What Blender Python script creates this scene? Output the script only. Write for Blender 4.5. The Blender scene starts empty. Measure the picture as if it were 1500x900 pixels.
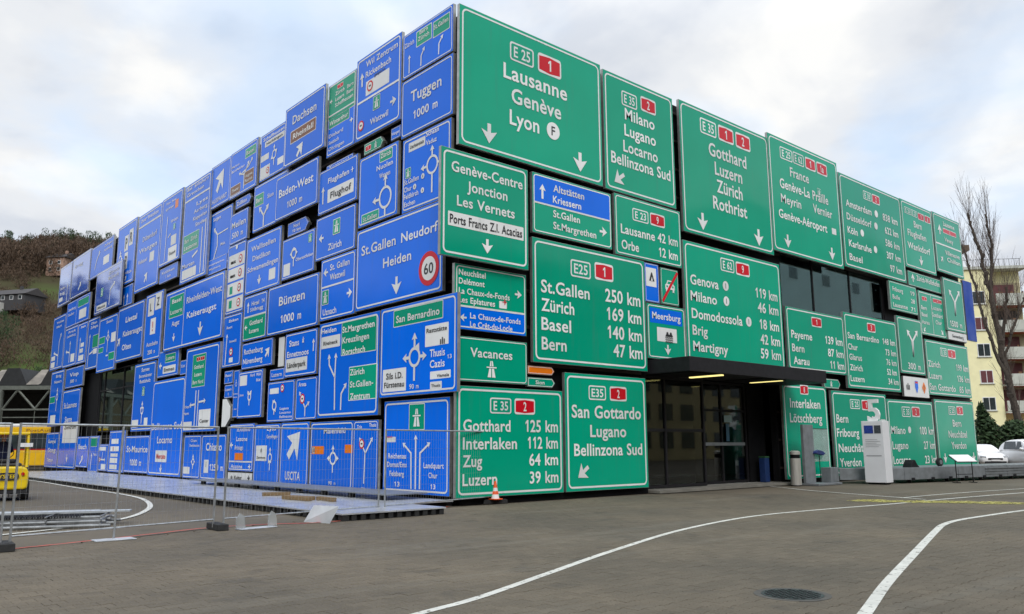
import bpy, bmesh, math, random
from mathutils import Vector, Matrix, noise
random.seed(7)
S = bpy.context.scene
C = S.collection
R = math.radians

# ------------------------------------------------------------------ camera, light, exposure
# world frame: origin at the foot of the building's near corner, +X along the green facade, +Y along the blue facade
CAM = Vector((-13.46, -17.74, 1.6))
HEAD, PITCH, ROLL = 0.852814, 0.1689, 0.00476
cd = bpy.data.cameras.new('camera'); cam = bpy.data.objects.new('camera', cd); C.objects.link(cam)
cd.sensor_width = 36.0; cd.lens = 36.0 * 1187.53 / 1500.0; cd.clip_start = 0.1; cd.clip_end = 3000
dR = Vector((math.sin(HEAD), math.cos(HEAD), 0)); dL = Vector((-math.cos(HEAD), math.sin(HEAD), 0))
def loc2(v): return Vector((v.dot(dR), v.dot(dL), v.z))
fw = Vector((0, math.cos(PITCH), math.sin(PITCH))); up = Vector((0, -math.sin(PITCH), math.cos(PITCH))); rt = Vector((1, 0, 0))
cr, sr = math.cos(ROLL), math.sin(ROLL)
rt2 = rt * cr - up * sr; up2 = rt * sr + up * cr
a, b, c = loc2(rt2), loc2(up2), loc2(-fw)
cam.matrix_world = Matrix(((a.x, b.x, c.x, CAM.x), (a.y, b.y, c.y, CAM.y), (a.z, b.z, c.z, CAM.z), (0, 0, 0, 1)))
S.camera = cam
S.render.resolution_x, S.render.resolution_y = 1024, 614
S.view_settings.view_transform = 'Standard'; S.view_settings.look = 'None'
S.view_settings.exposure = 0.32; S.view_settings.gamma = 1.0

SUN_EL, SUN_DIR = R(42), Vector((-0.50, -0.86, 0)).normalized()     # low cloud cover, glow from behind the camera
w = bpy.data.worlds.new('World'); S.world = w; w.use_nodes = True
nt = w.node_tree; N = nt.nodes; L = nt.links; N.clear()
def nd(t, **k):
    n = N.new(t)
    for a_, v in k.items(): setattr(n, a_, v)
    return n
out = nd('ShaderNodeOutputWorld'); bg = nd('ShaderNodeBackground'); bg.inputs[1].default_value = 0.1
sky = nd('ShaderNodeTexSky', sky_type='NISHITA'); sky.sun_disc = False; sky.sun_elevation = SUN_EL
sky.sun_rotation = math.atan2(SUN_DIR.x, SUN_DIR.y)
geo = nd('ShaderNodeTexCoord'); sep = nd('ShaderNodeSeparateXYZ'); L.new(geo.outputs['Generated'], sep.inputs[0])
# project the view direction on a flat cloud layer
den = nd('ShaderNodeMath', operation='MAXIMUM'); den.inputs[1].default_value = 0.02; L.new(sep.outputs[2], den.inputs[0])
add = nd('ShaderNodeMath', operation='ADD'); add.inputs[1].default_value = 0.30; L.new(den.outputs[0], add.inputs[0])
dx = nd('ShaderNodeMath', operation='DIVIDE'); dy = nd('ShaderNodeMath', operation='DIVIDE')
L.new(sep.outputs[0], dx.inputs[0]); L.new(add.outputs[0], dx.inputs[1]); L.new(sep.outputs[1], dy.inputs[0]); L.new(add.outputs[0], dy.inputs[1])
cmb = nd('ShaderNodeCombineXYZ'); L.new(dx.outputs[0], cmb.inputs[0]); L.new(dy.outputs[0], cmb.inputs[1])
def wn(scale, det, rough, dist, off):
    m = nd('ShaderNodeMapping'); m.inputs['Location'].default_value = off; L.new(cmb.outputs[0], m.inputs[0])
    n = nd('ShaderNodeTexNoise'); n.inputs['Scale'].default_value = scale; n.inputs['Detail'].default_value = det
    n.inputs['Roughness'].default_value = rough; n.inputs['Distortion'].default_value = dist
    L.new(m.outputs[0], n.inputs['Vector']); return n
n1 = wn(2.3, 6, 0.5, 0.3, (3.1, 1.7, 0)); n2 = wn(3.6, 5, 0.5, 0.2, (8.2, 4.4, 0))
r1 = nd('ShaderNodeValToRGB'); r1.color_ramp.elements[0].position = 0.38; r1.color_ramp.elements[1].position = 0.56
r1.color_ramp.elements[0].color = (0.50, 0.50, 0.50, 1); r1.color_ramp.elements[1].color = (1, 1, 1, 1)
L.new(n1.outputs['Fac'], r1.inputs[0])
r2 = nd('ShaderNodeValToRGB'); r2.color_ramp.interpolation = 'EASE'
e = r2.color_ramp.elements; e[0].position = 0.33; e[0].color = (5.5, 5.85, 6.45, 1); e[1].position = 0.66; e[1].color = (8.0, 8.0, 7.9, 1)
m_ = e.new(0.5); m_.color = (6.7, 6.9, 7.2, 1)
L.new(n2.outputs['Fac'], r2.inputs[0])
# blue that shows through the thin places
nis = nd('ShaderNodeVectorMath', operation='SCALE'); nis.inputs[3].default_value = 1.0
L.new(sky.outputs[0], nis.inputs[0])
flo = nd('ShaderNodeVectorMath', operation='ADD'); flo.inputs[1].default_value = (2.9, 3.9, 5.0); L.new(nis.outputs[0], flo.inputs[0])
mx = nd('ShaderNodeMixRGB'); L.new(r1.outputs[0], mx.inputs[0]); L.new(flo.outputs[0], mx.inputs[1]); L.new(r2.outputs[0], mx.inputs[2])
# an overcast sky grows brighter towards the zenith
zen = nd('ShaderNodeMapRange'); zen.inputs['From Min'].default_value = 0.45; zen.inputs['From Max'].default_value = 1.0
zen.inputs['To Min'].default_value = 1.0; zen.inputs['To Max'].default_value = 2.3
L.new(sep.outputs[2], zen.inputs['Value'])
fin = nd('ShaderNodeVectorMath', operation='SCALE'); L.new(mx.outputs[0], fin.inputs[0]); L.new(zen.outputs[0], fin.inputs[3])
L.new(fin.outputs[0], bg.inputs[0]); L.new(bg.outputs[0], out.inputs[0])
sl = bpy.data.lights.new('sun', 'SUN'); sl.energy = 1.2; sl.angle = R(25); sl.color = (1, 0.97, 0.92)
sun = bpy.data.objects.new('sun', sl); C.objects.link(sun)
sv = Vector((SUN_DIR.x * math.cos(SUN_EL), SUN_DIR.y * math.cos(SUN_EL), math.sin(SUN_EL)))
sun.rotation_euler = sv.to_track_quat('Z', 'Y').to_euler()

# ------------------------------------------------------------------ materials
MATS = {}
def mat(name, col, rough=0.6, metal=0.0, nscale=None, namt=0.15, bump=0.0, spec=0.5, emit=None, trans=0.0, rnd=0.0, coord='Object', stretch=None, alpha=1.0):
    m = bpy.data.materials.new(name); m.use_nodes = True; t = m.node_tree; B = t.nodes['Principled BSDF']
    B.inputs['Base Color'].default_value = (*col, 1); B.inputs['Roughness'].default_value = rough
    B.inputs['Metallic'].default_value = metal; B.inputs['Specular IOR Level'].default_value = spec
    B.inputs['Transmission Weight'].default_value = trans; B.inputs['Alpha'].default_value = alpha
    if emit: B.inputs['Emission Color'].default_value = (*emit[0], 1); B.inputs['Emission Strength'].default_value = emit[1]
    if nscale:
        tc = t.nodes.new('ShaderNodeTexCoord'); no = t.nodes.new('ShaderNodeTexNoise')
        no.inputs['Scale'].default_value = nscale; no.inputs['Detail'].default_value = 6
        src = tc.outputs[coord]
        if stretch:
            mp = t.nodes.new('ShaderNodeMapping'); mp.inputs['Scale'].default_value = stretch; t.links.new(src, mp.inputs[0]); src = mp.outputs[0]
        t.links.new(src, no.inputs['Vector'])
        mr = t.nodes.new('ShaderNodeMapRange'); mr.inputs['From Min'].default_value = 0.3; mr.inputs['From Max'].default_value = 0.7
        mr.inputs['To Min'].default_value = 1 - namt; mr.inputs['To Max'].default_value = 1 + namt
        t.links.new(no.outputs['Fac'], mr.inputs[0])
        sc = t.nodes.new('ShaderNodeVectorMath'); sc.operation = 'SCALE'; sc.inputs[0].default_value = col
        val = mr.outputs[0]
        if rnd:
            oi = t.nodes.new('ShaderNodeObjectInfo'); m2 = t.nodes.new('ShaderNodeMapRange')
            m2.inputs['To Min'].default_value = 1 - rnd; m2.inputs['To Max'].default_value = 1 + rnd
            t.links.new(oi.outputs['Random'], m2.inputs[0]); mu = t.nodes.new('ShaderNodeMath'); mu.operation = 'MULTIPLY'
            t.links.new(val, mu.inputs[0]); t.links.new(m2.outputs[0], mu.inputs[1]); val = mu.outputs[0]
        t.links.new(val, sc.inputs[3]); t.links.new(sc.outputs[0], B.inputs['Base Color'])
        if bump:
            bu = t.nodes.new('ShaderNodeBump'); bu.inputs['Strength'].default_value = bump; bu.inputs['Distance'].default_value = 0.02
            t.links.new(no.outputs['Fac'], bu.inputs['Height']); t.links.new(bu.outputs[0], B.inputs['Normal'])
    MATS[name] = m; return m
def sheet(name, col, rough=0.11, spec=0.26):         # reflective sheeting on slightly buckled aluminium, a little dusty
    m = mat(name, col, rough=rough, nscale=0.5, namt=0.05, coord='Object', spec=spec, rnd=0.09)
    t = m.node_tree; B = t.nodes['Principled BSDF']; l = t.links.new
    tc = t.nodes.new('ShaderNodeTexCoord'); oi = t.nodes.new('ShaderNodeObjectInfo'); of = t.nodes.new('ShaderNodeVectorMath'); of.operation = 'ADD'
    sc = t.nodes.new('ShaderNodeMath'); sc.operation = 'MULTIPLY'; sc.inputs[1].default_value = 50; l(oi.outputs['Random'], sc.inputs[0]); l(tc.outputs['Object'], of.inputs[0]); l(sc.outputs[0], of.inputs[1])
    no = t.nodes.new('ShaderNodeTexNoise'); no.inputs['Scale'].default_value = 0.45; no.inputs['Detail'].default_value = 0.5; l(of.outputs[0], no.inputs['Vector'])
    bu = t.nodes.new('ShaderNodeBump'); bu.inputs['Strength'].default_value = 0.22; bu.inputs['Distance'].default_value = 0.06
    l(no.outputs['Fac'], bu.inputs['Height']); l(bu.outputs[0], B.inputs['Normal'])
    n3 = t.nodes.new('ShaderNodeTexNoise'); n3.inputs['Scale'].default_value = 1.2; n3.inputs['Detail'].default_value = 4; l(of.outputs[0], n3.inputs['Vector'])
    mr = t.nodes.new('ShaderNodeMapRange'); mr.inputs['From Min'].default_value = 0.35; mr.inputs['From Max'].default_value = 0.7
    mr.inputs['To Min'].default_value = rough * 0.8; mr.inputs['To Max'].default_value = rough * 1.4
    l(n3.outputs['Fac'], mr.inputs[0]); l(mr.outputs[0], B.inputs['Roughness'])
    mp = t.nodes.new('ShaderNodeMapping'); mp.inputs['Scale'].default_value = (5.0, 1, 0.30); l(of.outputs[0], mp.inputs[0])
    n4 = t.nodes.new('ShaderNodeTexNoise'); n4.inputs['Scale'].default_value = 1.0; n4.inputs['Detail'].default_value = 3; l(mp.outputs[0], n4.inputs['Vector'])
    m4 = t.nodes.new('ShaderNodeMapRange'); m4.inputs['From Min'].default_value = 0.56; m4.inputs['From Max'].default_value = 0.80; m4.inputs['To Min'].default_value = 0.0; m4.inputs['To Max'].default_value = 0.16
    l(n4.outputs['Fac'], m4.inputs[0]); src = B.inputs['Base Color'].links[0].from_socket
    mix = t.nodes.new('ShaderNodeMixRGB'); l(m4.outputs[0], mix.inputs[0]); l(src, mix.inputs[1]); mix.inputs[2].default_value = (0.08, 0.11, 0.13, 1); l(mix.outputs[0], B.inputs['Base Color'])
    return m
COL = {'b': sheet('blue_sheeting', (0.0, 0.158, 0.84)), 'g': sheet('green_sheeting', (0.0, 0.350, 0.205)), 'w': sheet('white_sheeting', (0.80, 0.80, 0.78), 0.35),
       'r': sheet('red_sheeting', (0.62, 0.008, 0.02)), 'o': sheet('orange_sheeting', (0.85, 0.20, 0.01)), 'n': sheet('brown_sheeting', (0.20, 0.075, 0.035)),
       'k': mat('black_print', (0.015, 0.015, 0.017), 0.4), 'B': sheet('dark_blue_sheeting', (0.0, 0.045, 0.34), 0.35, 0.15), 'c': sheet('fresh_blue_film', (0.0, 0.158, 0.84), 0.05, 1.0)}
COL['c'].node_tree.nodes['Principled BSDF'].inputs['Coat Weight'].default_value = 1.0; COL['c'].node_tree.nodes['Principled BSDF'].inputs['Coat IOR'].default_value = 1.9; COL['c'].node_tree.nodes['Principled BSDF'].inputs['Coat Roughness'].default_value = 0.04
ALU = mat('weathered_aluminium', (0.42, 0.42, 0.40), 0.45, 0.75, nscale=4, namt=0.2)
GALV = mat('galvanised_steel', (0.42, 0.44, 0.45), 0.42, 0.7, nscale=9, namt=0.25)
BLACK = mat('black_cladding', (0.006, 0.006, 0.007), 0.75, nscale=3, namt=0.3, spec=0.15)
STEEL = mat('dark_painted_steel', (0.013, 0.012, 0.014), 0.6, 0.0, nscale=5, namt=0.25, spec=.25)
RUST = mat('brown_primed_steel', (0.035, 0.022, 0.018), 0.6, 0.1, nscale=6, namt=0.3)
RUBBER = mat('black_rubber', (0.018, 0.018, 0.018), 0.85, nscale=12, namt=0.3, bump=0.4)
GLASS = mat('window_glass', (0.45, 0.55, 0.55), 0.02, trans=1.0)
CGLASS = mat('coated_window_glass', (0.30, 0.40, 0.42), 0.02, trans=1.0); CGLASS.node_tree.nodes['Principled BSDF'].inputs['IOR'].default_value = 2.9; CGLASS.node_tree.nodes['Principled BSDF'].inputs['Specular Tint'].default_value = (.62, .92, .90, 1)
WHITE = mat('white_paint', (0.78, 0.78, 0.77), 0.45, nscale=5, namt=0.05)
GREYP = mat('grey_metal_paint', (0.20, 0.215, 0.225), 0.5, 0.2, nscale=4, namt=0.18, bump=0.1)
CONC = mat('concrete', (0.28, 0.27, 0.24), 0.85, nscale=3, namt=0.2, bump=0.3)
YEL = mat('yellow_machine_paint', (0.78, 0.55, 0.01), 0.38, nscale=4, namt=0.1)
BUSY = mat('yellow_bus_paint', (0.80, 0.46, 0.01), 0.3, nscale=3, namt=0.06)
WOOD = mat('weathered_timber', (0.20, 0.13, 0.06), 0.8, nscale=8, namt=0.35, stretch=(1, 8, 8))
BARK = mat('grey_brown_bark', (0.075, 0.06, 0.048), 0.9, nscale=9, namt=0.45, bump=0.6)
TWIG = mat('brown_twigs', (0.095, 0.065, 0.05), 0.9, nscale=3, namt=0.35)
REDP = mat('red_plastic', (0.75, 0.03, 0.015), 0.4, nscale=8, namt=0.08)
LAMP = mat('warm_strip_lamp', (0.9, 0.8, 0.3), 0.4, emit=((1.0, 0.85, 0.30), 1.1))

# ------------------------------------------------------------------ mesh helpers
class MB:
    def __init__(s): s.v = []; s.f = []; s.m = []; s.mats = []
    def mi(s, m):
        if m not in s.mats: s.mats.append(m)
        return s.mats.index(m)
    def poly(s, pts, m): k = len(s.v); s.v += [tuple(p) for p in pts]; s.f.append(tuple(range(k, k + len(pts)))); s.m.append(s.mi(m))
    def raw(s, vs, fs, m): k = len(s.v); s.v += [tuple(p) for p in vs]; i = s.mi(m); s.f += [tuple(k + j for j in f) for f in fs]; s.m += [i] * len(fs)
    def box(s, x0, y0, z0, x1, y1, z1, m):
        v = [(x0, y0, z0), (x1, y0, z0), (x1, y1, z0), (x0, y1, z0), (x0, y0, z1), (x1, y0, z1), (x1, y1, z1), (x0, y1, z1)]
        s.raw(v, [(0, 3, 2, 1), (4, 5, 6, 7), (0, 1, 5, 4), (1, 2, 6, 5), (2, 3, 7, 6), (3, 0, 4, 7)], m)
    def tube(s, pts, r0, r1, m, n=8, cap=True):
        pts = [Vector(p) for p in pts]; rings = []; K = len(pts)
        vs = []; fs = []
        for i, p in enumerate(pts):
            d = (pts[min(i + 1, K - 1)] - pts[max(i - 1, 0)]).normalized()
            a_ = d.orthogonal().normalized() if i == 0 else (prev - d * prev.dot(d)).normalized()
            prev = a_; b_ = d.cross(a_); rr = r0 + (r1 - r0) * i / (K - 1)
            for j in range(n):
                t = 2 * math.pi * j / n; vs.append(p + (a_ * math.cos(t) + b_ * math.sin(t)) * rr)
        for i in range(K - 1):
            for j in range(n): fs.append((i * n + j, i * n + (j + 1) % n, (i + 1) * n + (j + 1) % n, (i + 1) * n + j))
        if cap: fs.append(tuple(range(n))[::-1]); fs.append(tuple((K - 1) * n + j for j in range(n)))
        s.raw(vs, fs, m)
    def cyl(s, c, r, h, m, n=24, axis='z', r2=None):
        r2 = r if r2 is None else r2; ax = {'x': Vector((1, 0, 0)), 'y': Vector((0, 1, 0)), 'z': Vector((0, 0, 1))}[axis]
        s.tube([Vector(c), Vector(c) + ax * h], r, r2, m, n)
    def prism(s, prof, y0, y1, m, y0s=None, y1s=None):   # profile in x,z extruded along y
        n = len(prof); vs = [(x, y0, z) for x, z in prof] + [(x, y1, z) for x, z in prof]
        fs = [tuple(range(n))] + [tuple(range(n, 2 * n))[::-1]] + [(i, i + n, (i + 1) % n + n, (i + 1) % n) for i in range(n)]
        s.raw(vs, fs, m)
    def build(s, name, parent=None, smooth=False, kind=None, bevel=0.0, wn=False):
        me = bpy.data.meshes.new(name); me.from_pydata(s.v, [], s.f); me.polygons.foreach_set('material_index', s.m)
        for m in s.mats: me.materials.append(m)
        if smooth: me.polygons.foreach_set('use_smooth', [True] * len(s.f))
        o = bpy.data.objects.new(name, me); C.objects.link(o)
        if parent: o.parent = parent
        if kind: o['kind'] = kind
        me.update()
        if smooth: 
            bm = bmesh.new(); bm.from_mesh(me); bmesh.ops.recalc_face_normals(bm, faces=bm.faces); bm.to_mesh(me); bm.free()
            try: me.set_sharp_from_angle(angle=R(40))
            except Exception: pass
        if bevel:
            bv = o.modifiers.new('bevel', 'BEVEL'); bv.width = bevel; bv.segments = 2; bv.limit_method = 'ANGLE'
        return o
def tag(o, label, cat, group=None):
    o['label'] = label; o['category'] = cat
    if group: o['group'] = group
    return o
def thing(name, label, cat, loc=(0, 0, 0), rz=0, group=None):
    o = bpy.data.objects.new(name, None); C.objects.link(o); o.empty_display_size = 0.2
    o.location = loc; o.rotation_euler = (0, 0, rz); return tag(o, label, cat, group)
def boxp(name, parent, b, m, bevel=0.0):
    k = MB(); k.box(*b, m); return k.build(name, parent, bevel=bevel)

# ------------------------------------------------------------------ table of road signs
# (facade R green / L blue, position along it, height of lower edge, width, height, how far it stands out (m), colour, label, contents as fractions of the sign)
SIGNS = [
 ('R', -0.05, 10.131, 6.075, 4.359, 0.1, 'g', 'largest green motorway sign, reading Lausanne Genève Lyon, at the top corner of the building', [('e', 'E 25', 0.322, 0.189, 0.487, 0.142), ('s', '1', 0.516, 0.189, 0.687, 0.152), ('t', 'Lausanne', 0.278, 0.357, 0.728, 0.111), ('t', 'Genève', 0.331, 0.524, 0.681, 0.11), ('t', 'Lyon', 0.318, 0.69, 0.52, 0.108), ('d', 0.621, 0.689, 0.132, 'F'), ('a', 0.185, 0.865, 0.142, 180), ('a', 0.82, 0.863, 0.151, 180)]),
 ('R', 6.192, 10.126, 3.834, 4.297, 0.06, 'g', 'green motorway sign reading Milano Lugano Locarno Bellinzona Sud, in the top row', [('e', 'E 35', 0.246, 0.18, 0.462, 0.127), ('s', '2', 0.516, 0.16, 0.738, 0.13), ('t', 'Milano', 0.284, 0.311, 0.709, 0.097), ('t', 'Lugano', 0.271, 0.452, 0.72, 0.097), ('t', 'Locarno', 0.25, 0.593, 0.739, 0.096), ('t', 'Bellinzona Sud', 0.081, 0.72, 0.923, 0.095), ('a', 0.184, 0.884, 0.144, 235)]),
 ('R', 10.377, 9.359, 6.113, 5.152, 0.1, 'g', 'green motorway sign reading Gotthard Luzern Zürich Rothrist, in the top row', [('e', 'E 35', 0.211, 0.131, 0.385, 0.123), ('s', '1', 0.407, 0.129, 0.58, 0.126), ('s', '2', 0.603, 0.129, 0.776, 0.129), ('t', 'Gotthard', 0.291, 0.296, 0.715, 0.102), ('t', 'Luzern', 0.348, 0.435, 0.655, 0.101), ('t', 'Zürich', 0.361, 0.572, 0.649, 0.1), ('t', 'Rothrist', 0.312, 0.711, 0.691, 0.099), ('a', 0.193, 0.891, 0.131, 180), ('a', 0.817, 0.889, 0.136, 180)]),
 ('R', 16.433, 9.593, 5.991, 5.161, 0.14, 'g', 'green motorway sign reading France, Genève-La Praille and Genève-Aéroport, in the top row', [('e', 'E 25', 0.156, 0.128, 0.325, 0.106), ('e', 'E 62', 0.335, 0.125, 0.49, 0.108), ('s', '1', 0.51, 0.125, 0.66, 0.11), ('s', '1a', 0.677, 0.124, 0.837, 0.112), ('t', 'France', 0.278, 0.269, 0.544, 0.082), ('M', 0.69, 0.355, 0.07), ('t', 'Genève-La Praille', 0.127, 0.402, 0.819, 0.082), ('t', 'Meyrin', 0.131, 0.533, 0.407, 0.073), ('t', 'Vernier', 0.58, 0.521, 0.867, 0.077), ('t', 'Genève-Aéroport', 0.09, 0.671, 0.772, 0.074), ('i', 0.848, 0.646, 0.915, 0.702, 'w'), ('a', 0.188, 0.895, 0.113, 180), ('a', 0.822, 0.891, 0.114, 180)]),
 ('R', 22.727, 9.813, 6.613, 4.602, 0.05, 'g', 'green distance sign listing Amsterdam Düsseldorf Köln Karlsruhe Basel, in the top row', [('e', 'E 35', 0.365, 0.136, 0.498, 0.096), ('s', '2', 0.509, 0.137, 0.634, 0.105), ('t', 'Amsterdam', 0.078, 0.305, 0.478, 0.074), ('t', 'Düsseldorf', 0.076, 0.45, 0.461, 0.073), ('t', 'Köln', 0.075, 0.596, 0.226, 0.072), ('t', 'Karlsruhe', 0.08, 0.736, 0.427, 0.072), ('t', 'Basel', 0.074, 0.883, 0.27, 0.071), ('t', '838 km', 0.664, 0.304, 0.919, 0.078), ('t', '622 km', 0.684, 0.451, 0.912, 0.077), ('t', '586 km', 0.675, 0.595, 0.917, 0.077), ('t', '307 km', 0.679, 0.735, 0.921, 0.076), ('t', '97 km', 0.72, 0.876, 0.923, 0.076), ('d', 0.557, 0.303, 0.08, ''), ('d', 0.535, 0.446, 0.079, ''), ('d', 0.3, 0.582, 0.077, ''), ('d', 0.495, 0.719, 0.078, '')]),
 ('R', 29.328, 10.744, 3.909, 3.685, 0.08, 'g', 'green one-arrow sign reading Bern Flughafen, second from the right in the top row', [('e', 'E 25', 0.099, 0.146, 0.313, 0.096), ('e', 'E 27', 0.324, 0.148, 0.51, 0.097), ('s', '1', 0.53, 0.158, 0.733, 0.109), ('s', '6', 0.756, 0.157, 0.947, 0.111), ('t', 'Bern', 0.369, 0.312, 0.623, 0.097), ('t', 'Flughafen', 0.145, 0.47, 0.738, 0.096), ('t', 'Wankdorf', 0.111, 0.664, 0.833, 0.096), ('a', 0.505, 0.85, 0.148, 180)]),
 ('R', 33.518, 11.094, 3.837, 3.428, 0.04, 'g', 'green two-field sign with an up arrow, rightmost in the top row', [('a', 0.216, 0.265, 0.17, 0), ('t', 'Lausanne', 0.366, 0.136, 0.776, 0.075), ('s', '12', 0.338, 0.259, 0.831, 0.087), ('t', 'Vevey', 0.361, 0.407, 0.681, 0.074), ('l', 0.52), ('t', 'Villeneuve', 0.339, 0.635, 0.877, 0.074), ('t', 'Chillon', 0.389, 0.751, 0.878, 0.073), ('a', 0.204, 0.772, 0.119, 45)]),
 ('R', -0.81, 6.73, 3.244, 3.103, 0.3, 'g', 'green sign reading Genève-Centre Jonction Les Vernets that juts past the building corner', [('t', 'Genève-Centre', 0.109, 0.163, 0.93, 0.097), ('t', 'Jonction', 0.282, 0.319, 0.744, 0.096), ('t', 'Les Vernets', 0.17, 0.475, 0.831, 0.095), ('i', 0.078, 0.59, 0.941, 0.721, 'w'), ('t', 'Ports Francs Z.I. Acacias', 0.096, 0.654, 0.921, 0.081, 'k'), ('a', 0.509, 0.848, 0.136, 180)]),
 ('R', 2.844, 8.034, 3.613, 1.93, 0.05, 'g', 'sign with blue Altstätten Kriessern above green St.Gallen St.Margrethen', [('i', 0.014, 0.044, 0.988, 0.495, 'b'), ('l', 0.495), ('p', [(0.116, 0.415), (0.118, 0.168)], 0.045, 1), ('t', 'Altstätten', 0.248, 0.182, 0.635, 0.119), ('t', 'Kriessern', 0.241, 0.371, 0.594, 0.118), ('t', 'St.Gallen', 0.243, 0.614, 0.574, 0.117), ('t', 'St.Margrethen', 0.242, 0.811, 0.784, 0.118), ('a', 0.881, 0.72, 0.183, 90)]),
 ('R', 6.6, 7.922, 3.614, 2.13, 0.07, 'g', 'small green distance sign reading Lausanne 42 km and Orbe 12 km', [('e', 'E 23', 0.255, 0.271, 0.491, 0.21), ('s', '9', 0.519, 0.267, 0.744, 0.215), ('t', 'Lausanne', 0.079, 0.562, 0.579, 0.15), ('t', '42 km', 0.622, 0.558, 0.938, 0.156), ('t', 'Orbe', 0.084, 0.817, 0.332, 0.148), ('t', '12 km', 0.636, 0.806, 0.929, 0.155)]),
 ('R', 2.754, 4.033, 5.259, 3.823, 0.12, 'g', 'large green distance sign listing St.Gallen 250 km, Zürich, Basel and Bern', [('e', 'E25', 0.311, 0.191, 0.485, 0.146), ('s', '1', 0.521, 0.176, 0.691, 0.15), ('t', 'St.Gallen', 0.065, 0.386, 0.47, 0.102), ('t', 'Zürich', 0.066, 0.536, 0.334, 0.101), ('t', 'Basel', 0.065, 0.688, 0.305, 0.1), ('t', 'Bern', 0.065, 0.845, 0.265, 0.099), ('t', '250 km', 0.611, 0.372, 0.945, 0.11), ('t', '169 km', 0.623, 0.531, 0.949, 0.109), ('t', '140 km', 0.627, 0.688, 0.949, 0.108), ('t', '47 km', 0.674, 0.842, 0.95, 0.107)]),
 ('R', 8.138, 6.486, 0.763, 1.376, 0.02, 'b', 'small blue camping sign with a black tent on white, beside the barred car sign', [('i', 0.086, 0.113, 0.82, 0.599, 'w'), ('k', 'tent', 0.48, 0.35, 0.26)]),
 ('R', 9.029, 6.504, 1.01, 1.314, 0.0, 'g', 'small green sign of a white car struck through by a red bar', [('k', 'car', 0.5, 0.5, 0.4), ('x', 0.06, 0.93, 0.94, 0.07)]),
 ('R', 8.159, 4.52, 2.134, 1.917, 0.04, 'g', 'green Meersburg ferry sign with blue name field and down arrow above the canopy', [('i', 0.074, 0.074, 0.915, 0.349, 'b'), ('t', 'Meersburg', 0.129, 0.209, 0.866, 0.121), ('i', 0.245, 0.418, 0.758, 0.675, 'w'), ('k', 'ferry', 0.55, 0.58, 0.22), ('a', 0.505, 0.82, 0.189, 180)]),
 ('R', 10.243, 4.424, 6.531, 4.575, 0.13, 'g', 'large green distance sign listing Genova, Milano, Domodossola, Brig and Martigny', [('e', 'E 62', 0.352, 0.126, 0.49, 0.114), ('s', '9', 0.508, 0.129, 0.653, 0.116), ('t', 'Genova', 0.051, 0.311, 0.32, 0.08), ('t', 'Milano', 0.048, 0.445, 0.296, 0.079), ('t', 'Domodossola', 0.051, 0.586, 0.546, 0.08), ('t', 'Brig', 0.053, 0.72, 0.192, 0.078), ('t', 'Martigny', 0.053, 0.849, 0.384, 0.078), ('t', '119 km', 0.708, 0.308, 0.951, 0.087), ('t', '46 km', 0.722, 0.436, 0.953, 0.087), ('t', '18 km', 0.734, 0.583, 0.949, 0.086), ('t', '42 km', 0.732, 0.716, 0.951, 0.086), ('t', '59 km', 0.727, 0.841, 0.953, 0.085), ('d', 0.392, 0.309, 0.083, 'I'), ('d', 0.392, 0.438, 0.082, 'I'), ('d', 0.614, 0.582, 0.084, 'I')]),
 ('R', 17.121, 4.645, 4.925, 2.65, 0.09, 'g', 'green distance sign listing Payerne, Bern and Aarau below the upper window', [('s', '1', 0.421, 0.174, 0.594, 0.161), ('t', 'Payerne', 0.066, 0.431, 0.409, 0.123), ('t', 'Bern', 0.065, 0.647, 0.264, 0.121), ('t', 'Aarau', 0.078, 0.846, 0.334, 0.121), ('t', '139 km', 0.642, 0.441, 0.951, 0.129), ('t', '87 km', 0.673, 0.649, 0.955, 0.128), ('t', '11 km', 0.702, 0.85, 0.952, 0.128)]),
 ('R', 22.014, 4.082, 5.394, 3.48, 0.13, 'g', 'green distance sign listing San Bernardino, Chur, Glarus, Zürich and Luzern', [('s', '3', 0.42, 0.147, 0.575, 0.125), ('t', 'San Bernardino', 0.049, 0.304, 0.624, 0.08), ('t', 'Chur', 0.042, 0.452, 0.211, 0.078), ('t', 'Glarus', 0.05, 0.587, 0.274, 0.078), ('t', 'Zürich', 0.05, 0.727, 0.272, 0.077), ('t', 'Luzern', 0.045, 0.87, 0.291, 0.077), ('t', '148 km', 0.699, 0.305, 0.945, 0.084), ('t', '73 km', 0.737, 0.455, 0.949, 0.083), ('t', '76 km', 0.739, 0.593, 0.94, 0.083), ('t', '52 km', 0.738, 0.729, 0.93, 0.082), ('t', '34 km', 0.749, 0.861, 0.949, 0.082)]),
 ('R', 27.614, 5.074, 2.928, 2.891, 0.1, 'g', 'green sign with a forked white arrow and 300 m above a white plate', [('p', [(0.554, 0.691), (0.543, 0.4), (0.359, 0.22)], 0.045, 1), ('p', [(0.554, 0.691), (0.585, 0.396), (0.806, 0.204)], 0.045, 1), ('t', '300 m', 0.301, 0.861, 0.819, 0.11)]),
 ('R', 27.852, 3.91, 2.948, 1.022, 0.08, 'w', 'small white plate with a blue shield and an orange diamond under the forked arrow sign', [('k', 'shield', 0.5, 0.5, 0.62), ('k', 'diamond', 0.8, 0.5, 0.6), ('k', 'bars', 0.16, 0.5, 0.4)]),
 ('R', 27.252, 8.247, 3.201, 1.486, 0.03, 'g', 'small green three-line distance sign right of the upper window', [('t', 'Fribourg', 0.108, 0.261, 0.477, 0.147), ('t', 'Bulle', 0.088, 0.536, 0.345, 0.146), ('t', 'Lausanne', 0.087, 0.808, 0.605, 0.146), ('t', '19', 0.758, 0.258, 0.912, 0.151), ('t', '28', 0.757, 0.535, 0.899, 0.15), ('t', '71', 0.729, 0.833, 0.884, 0.149)]),
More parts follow.
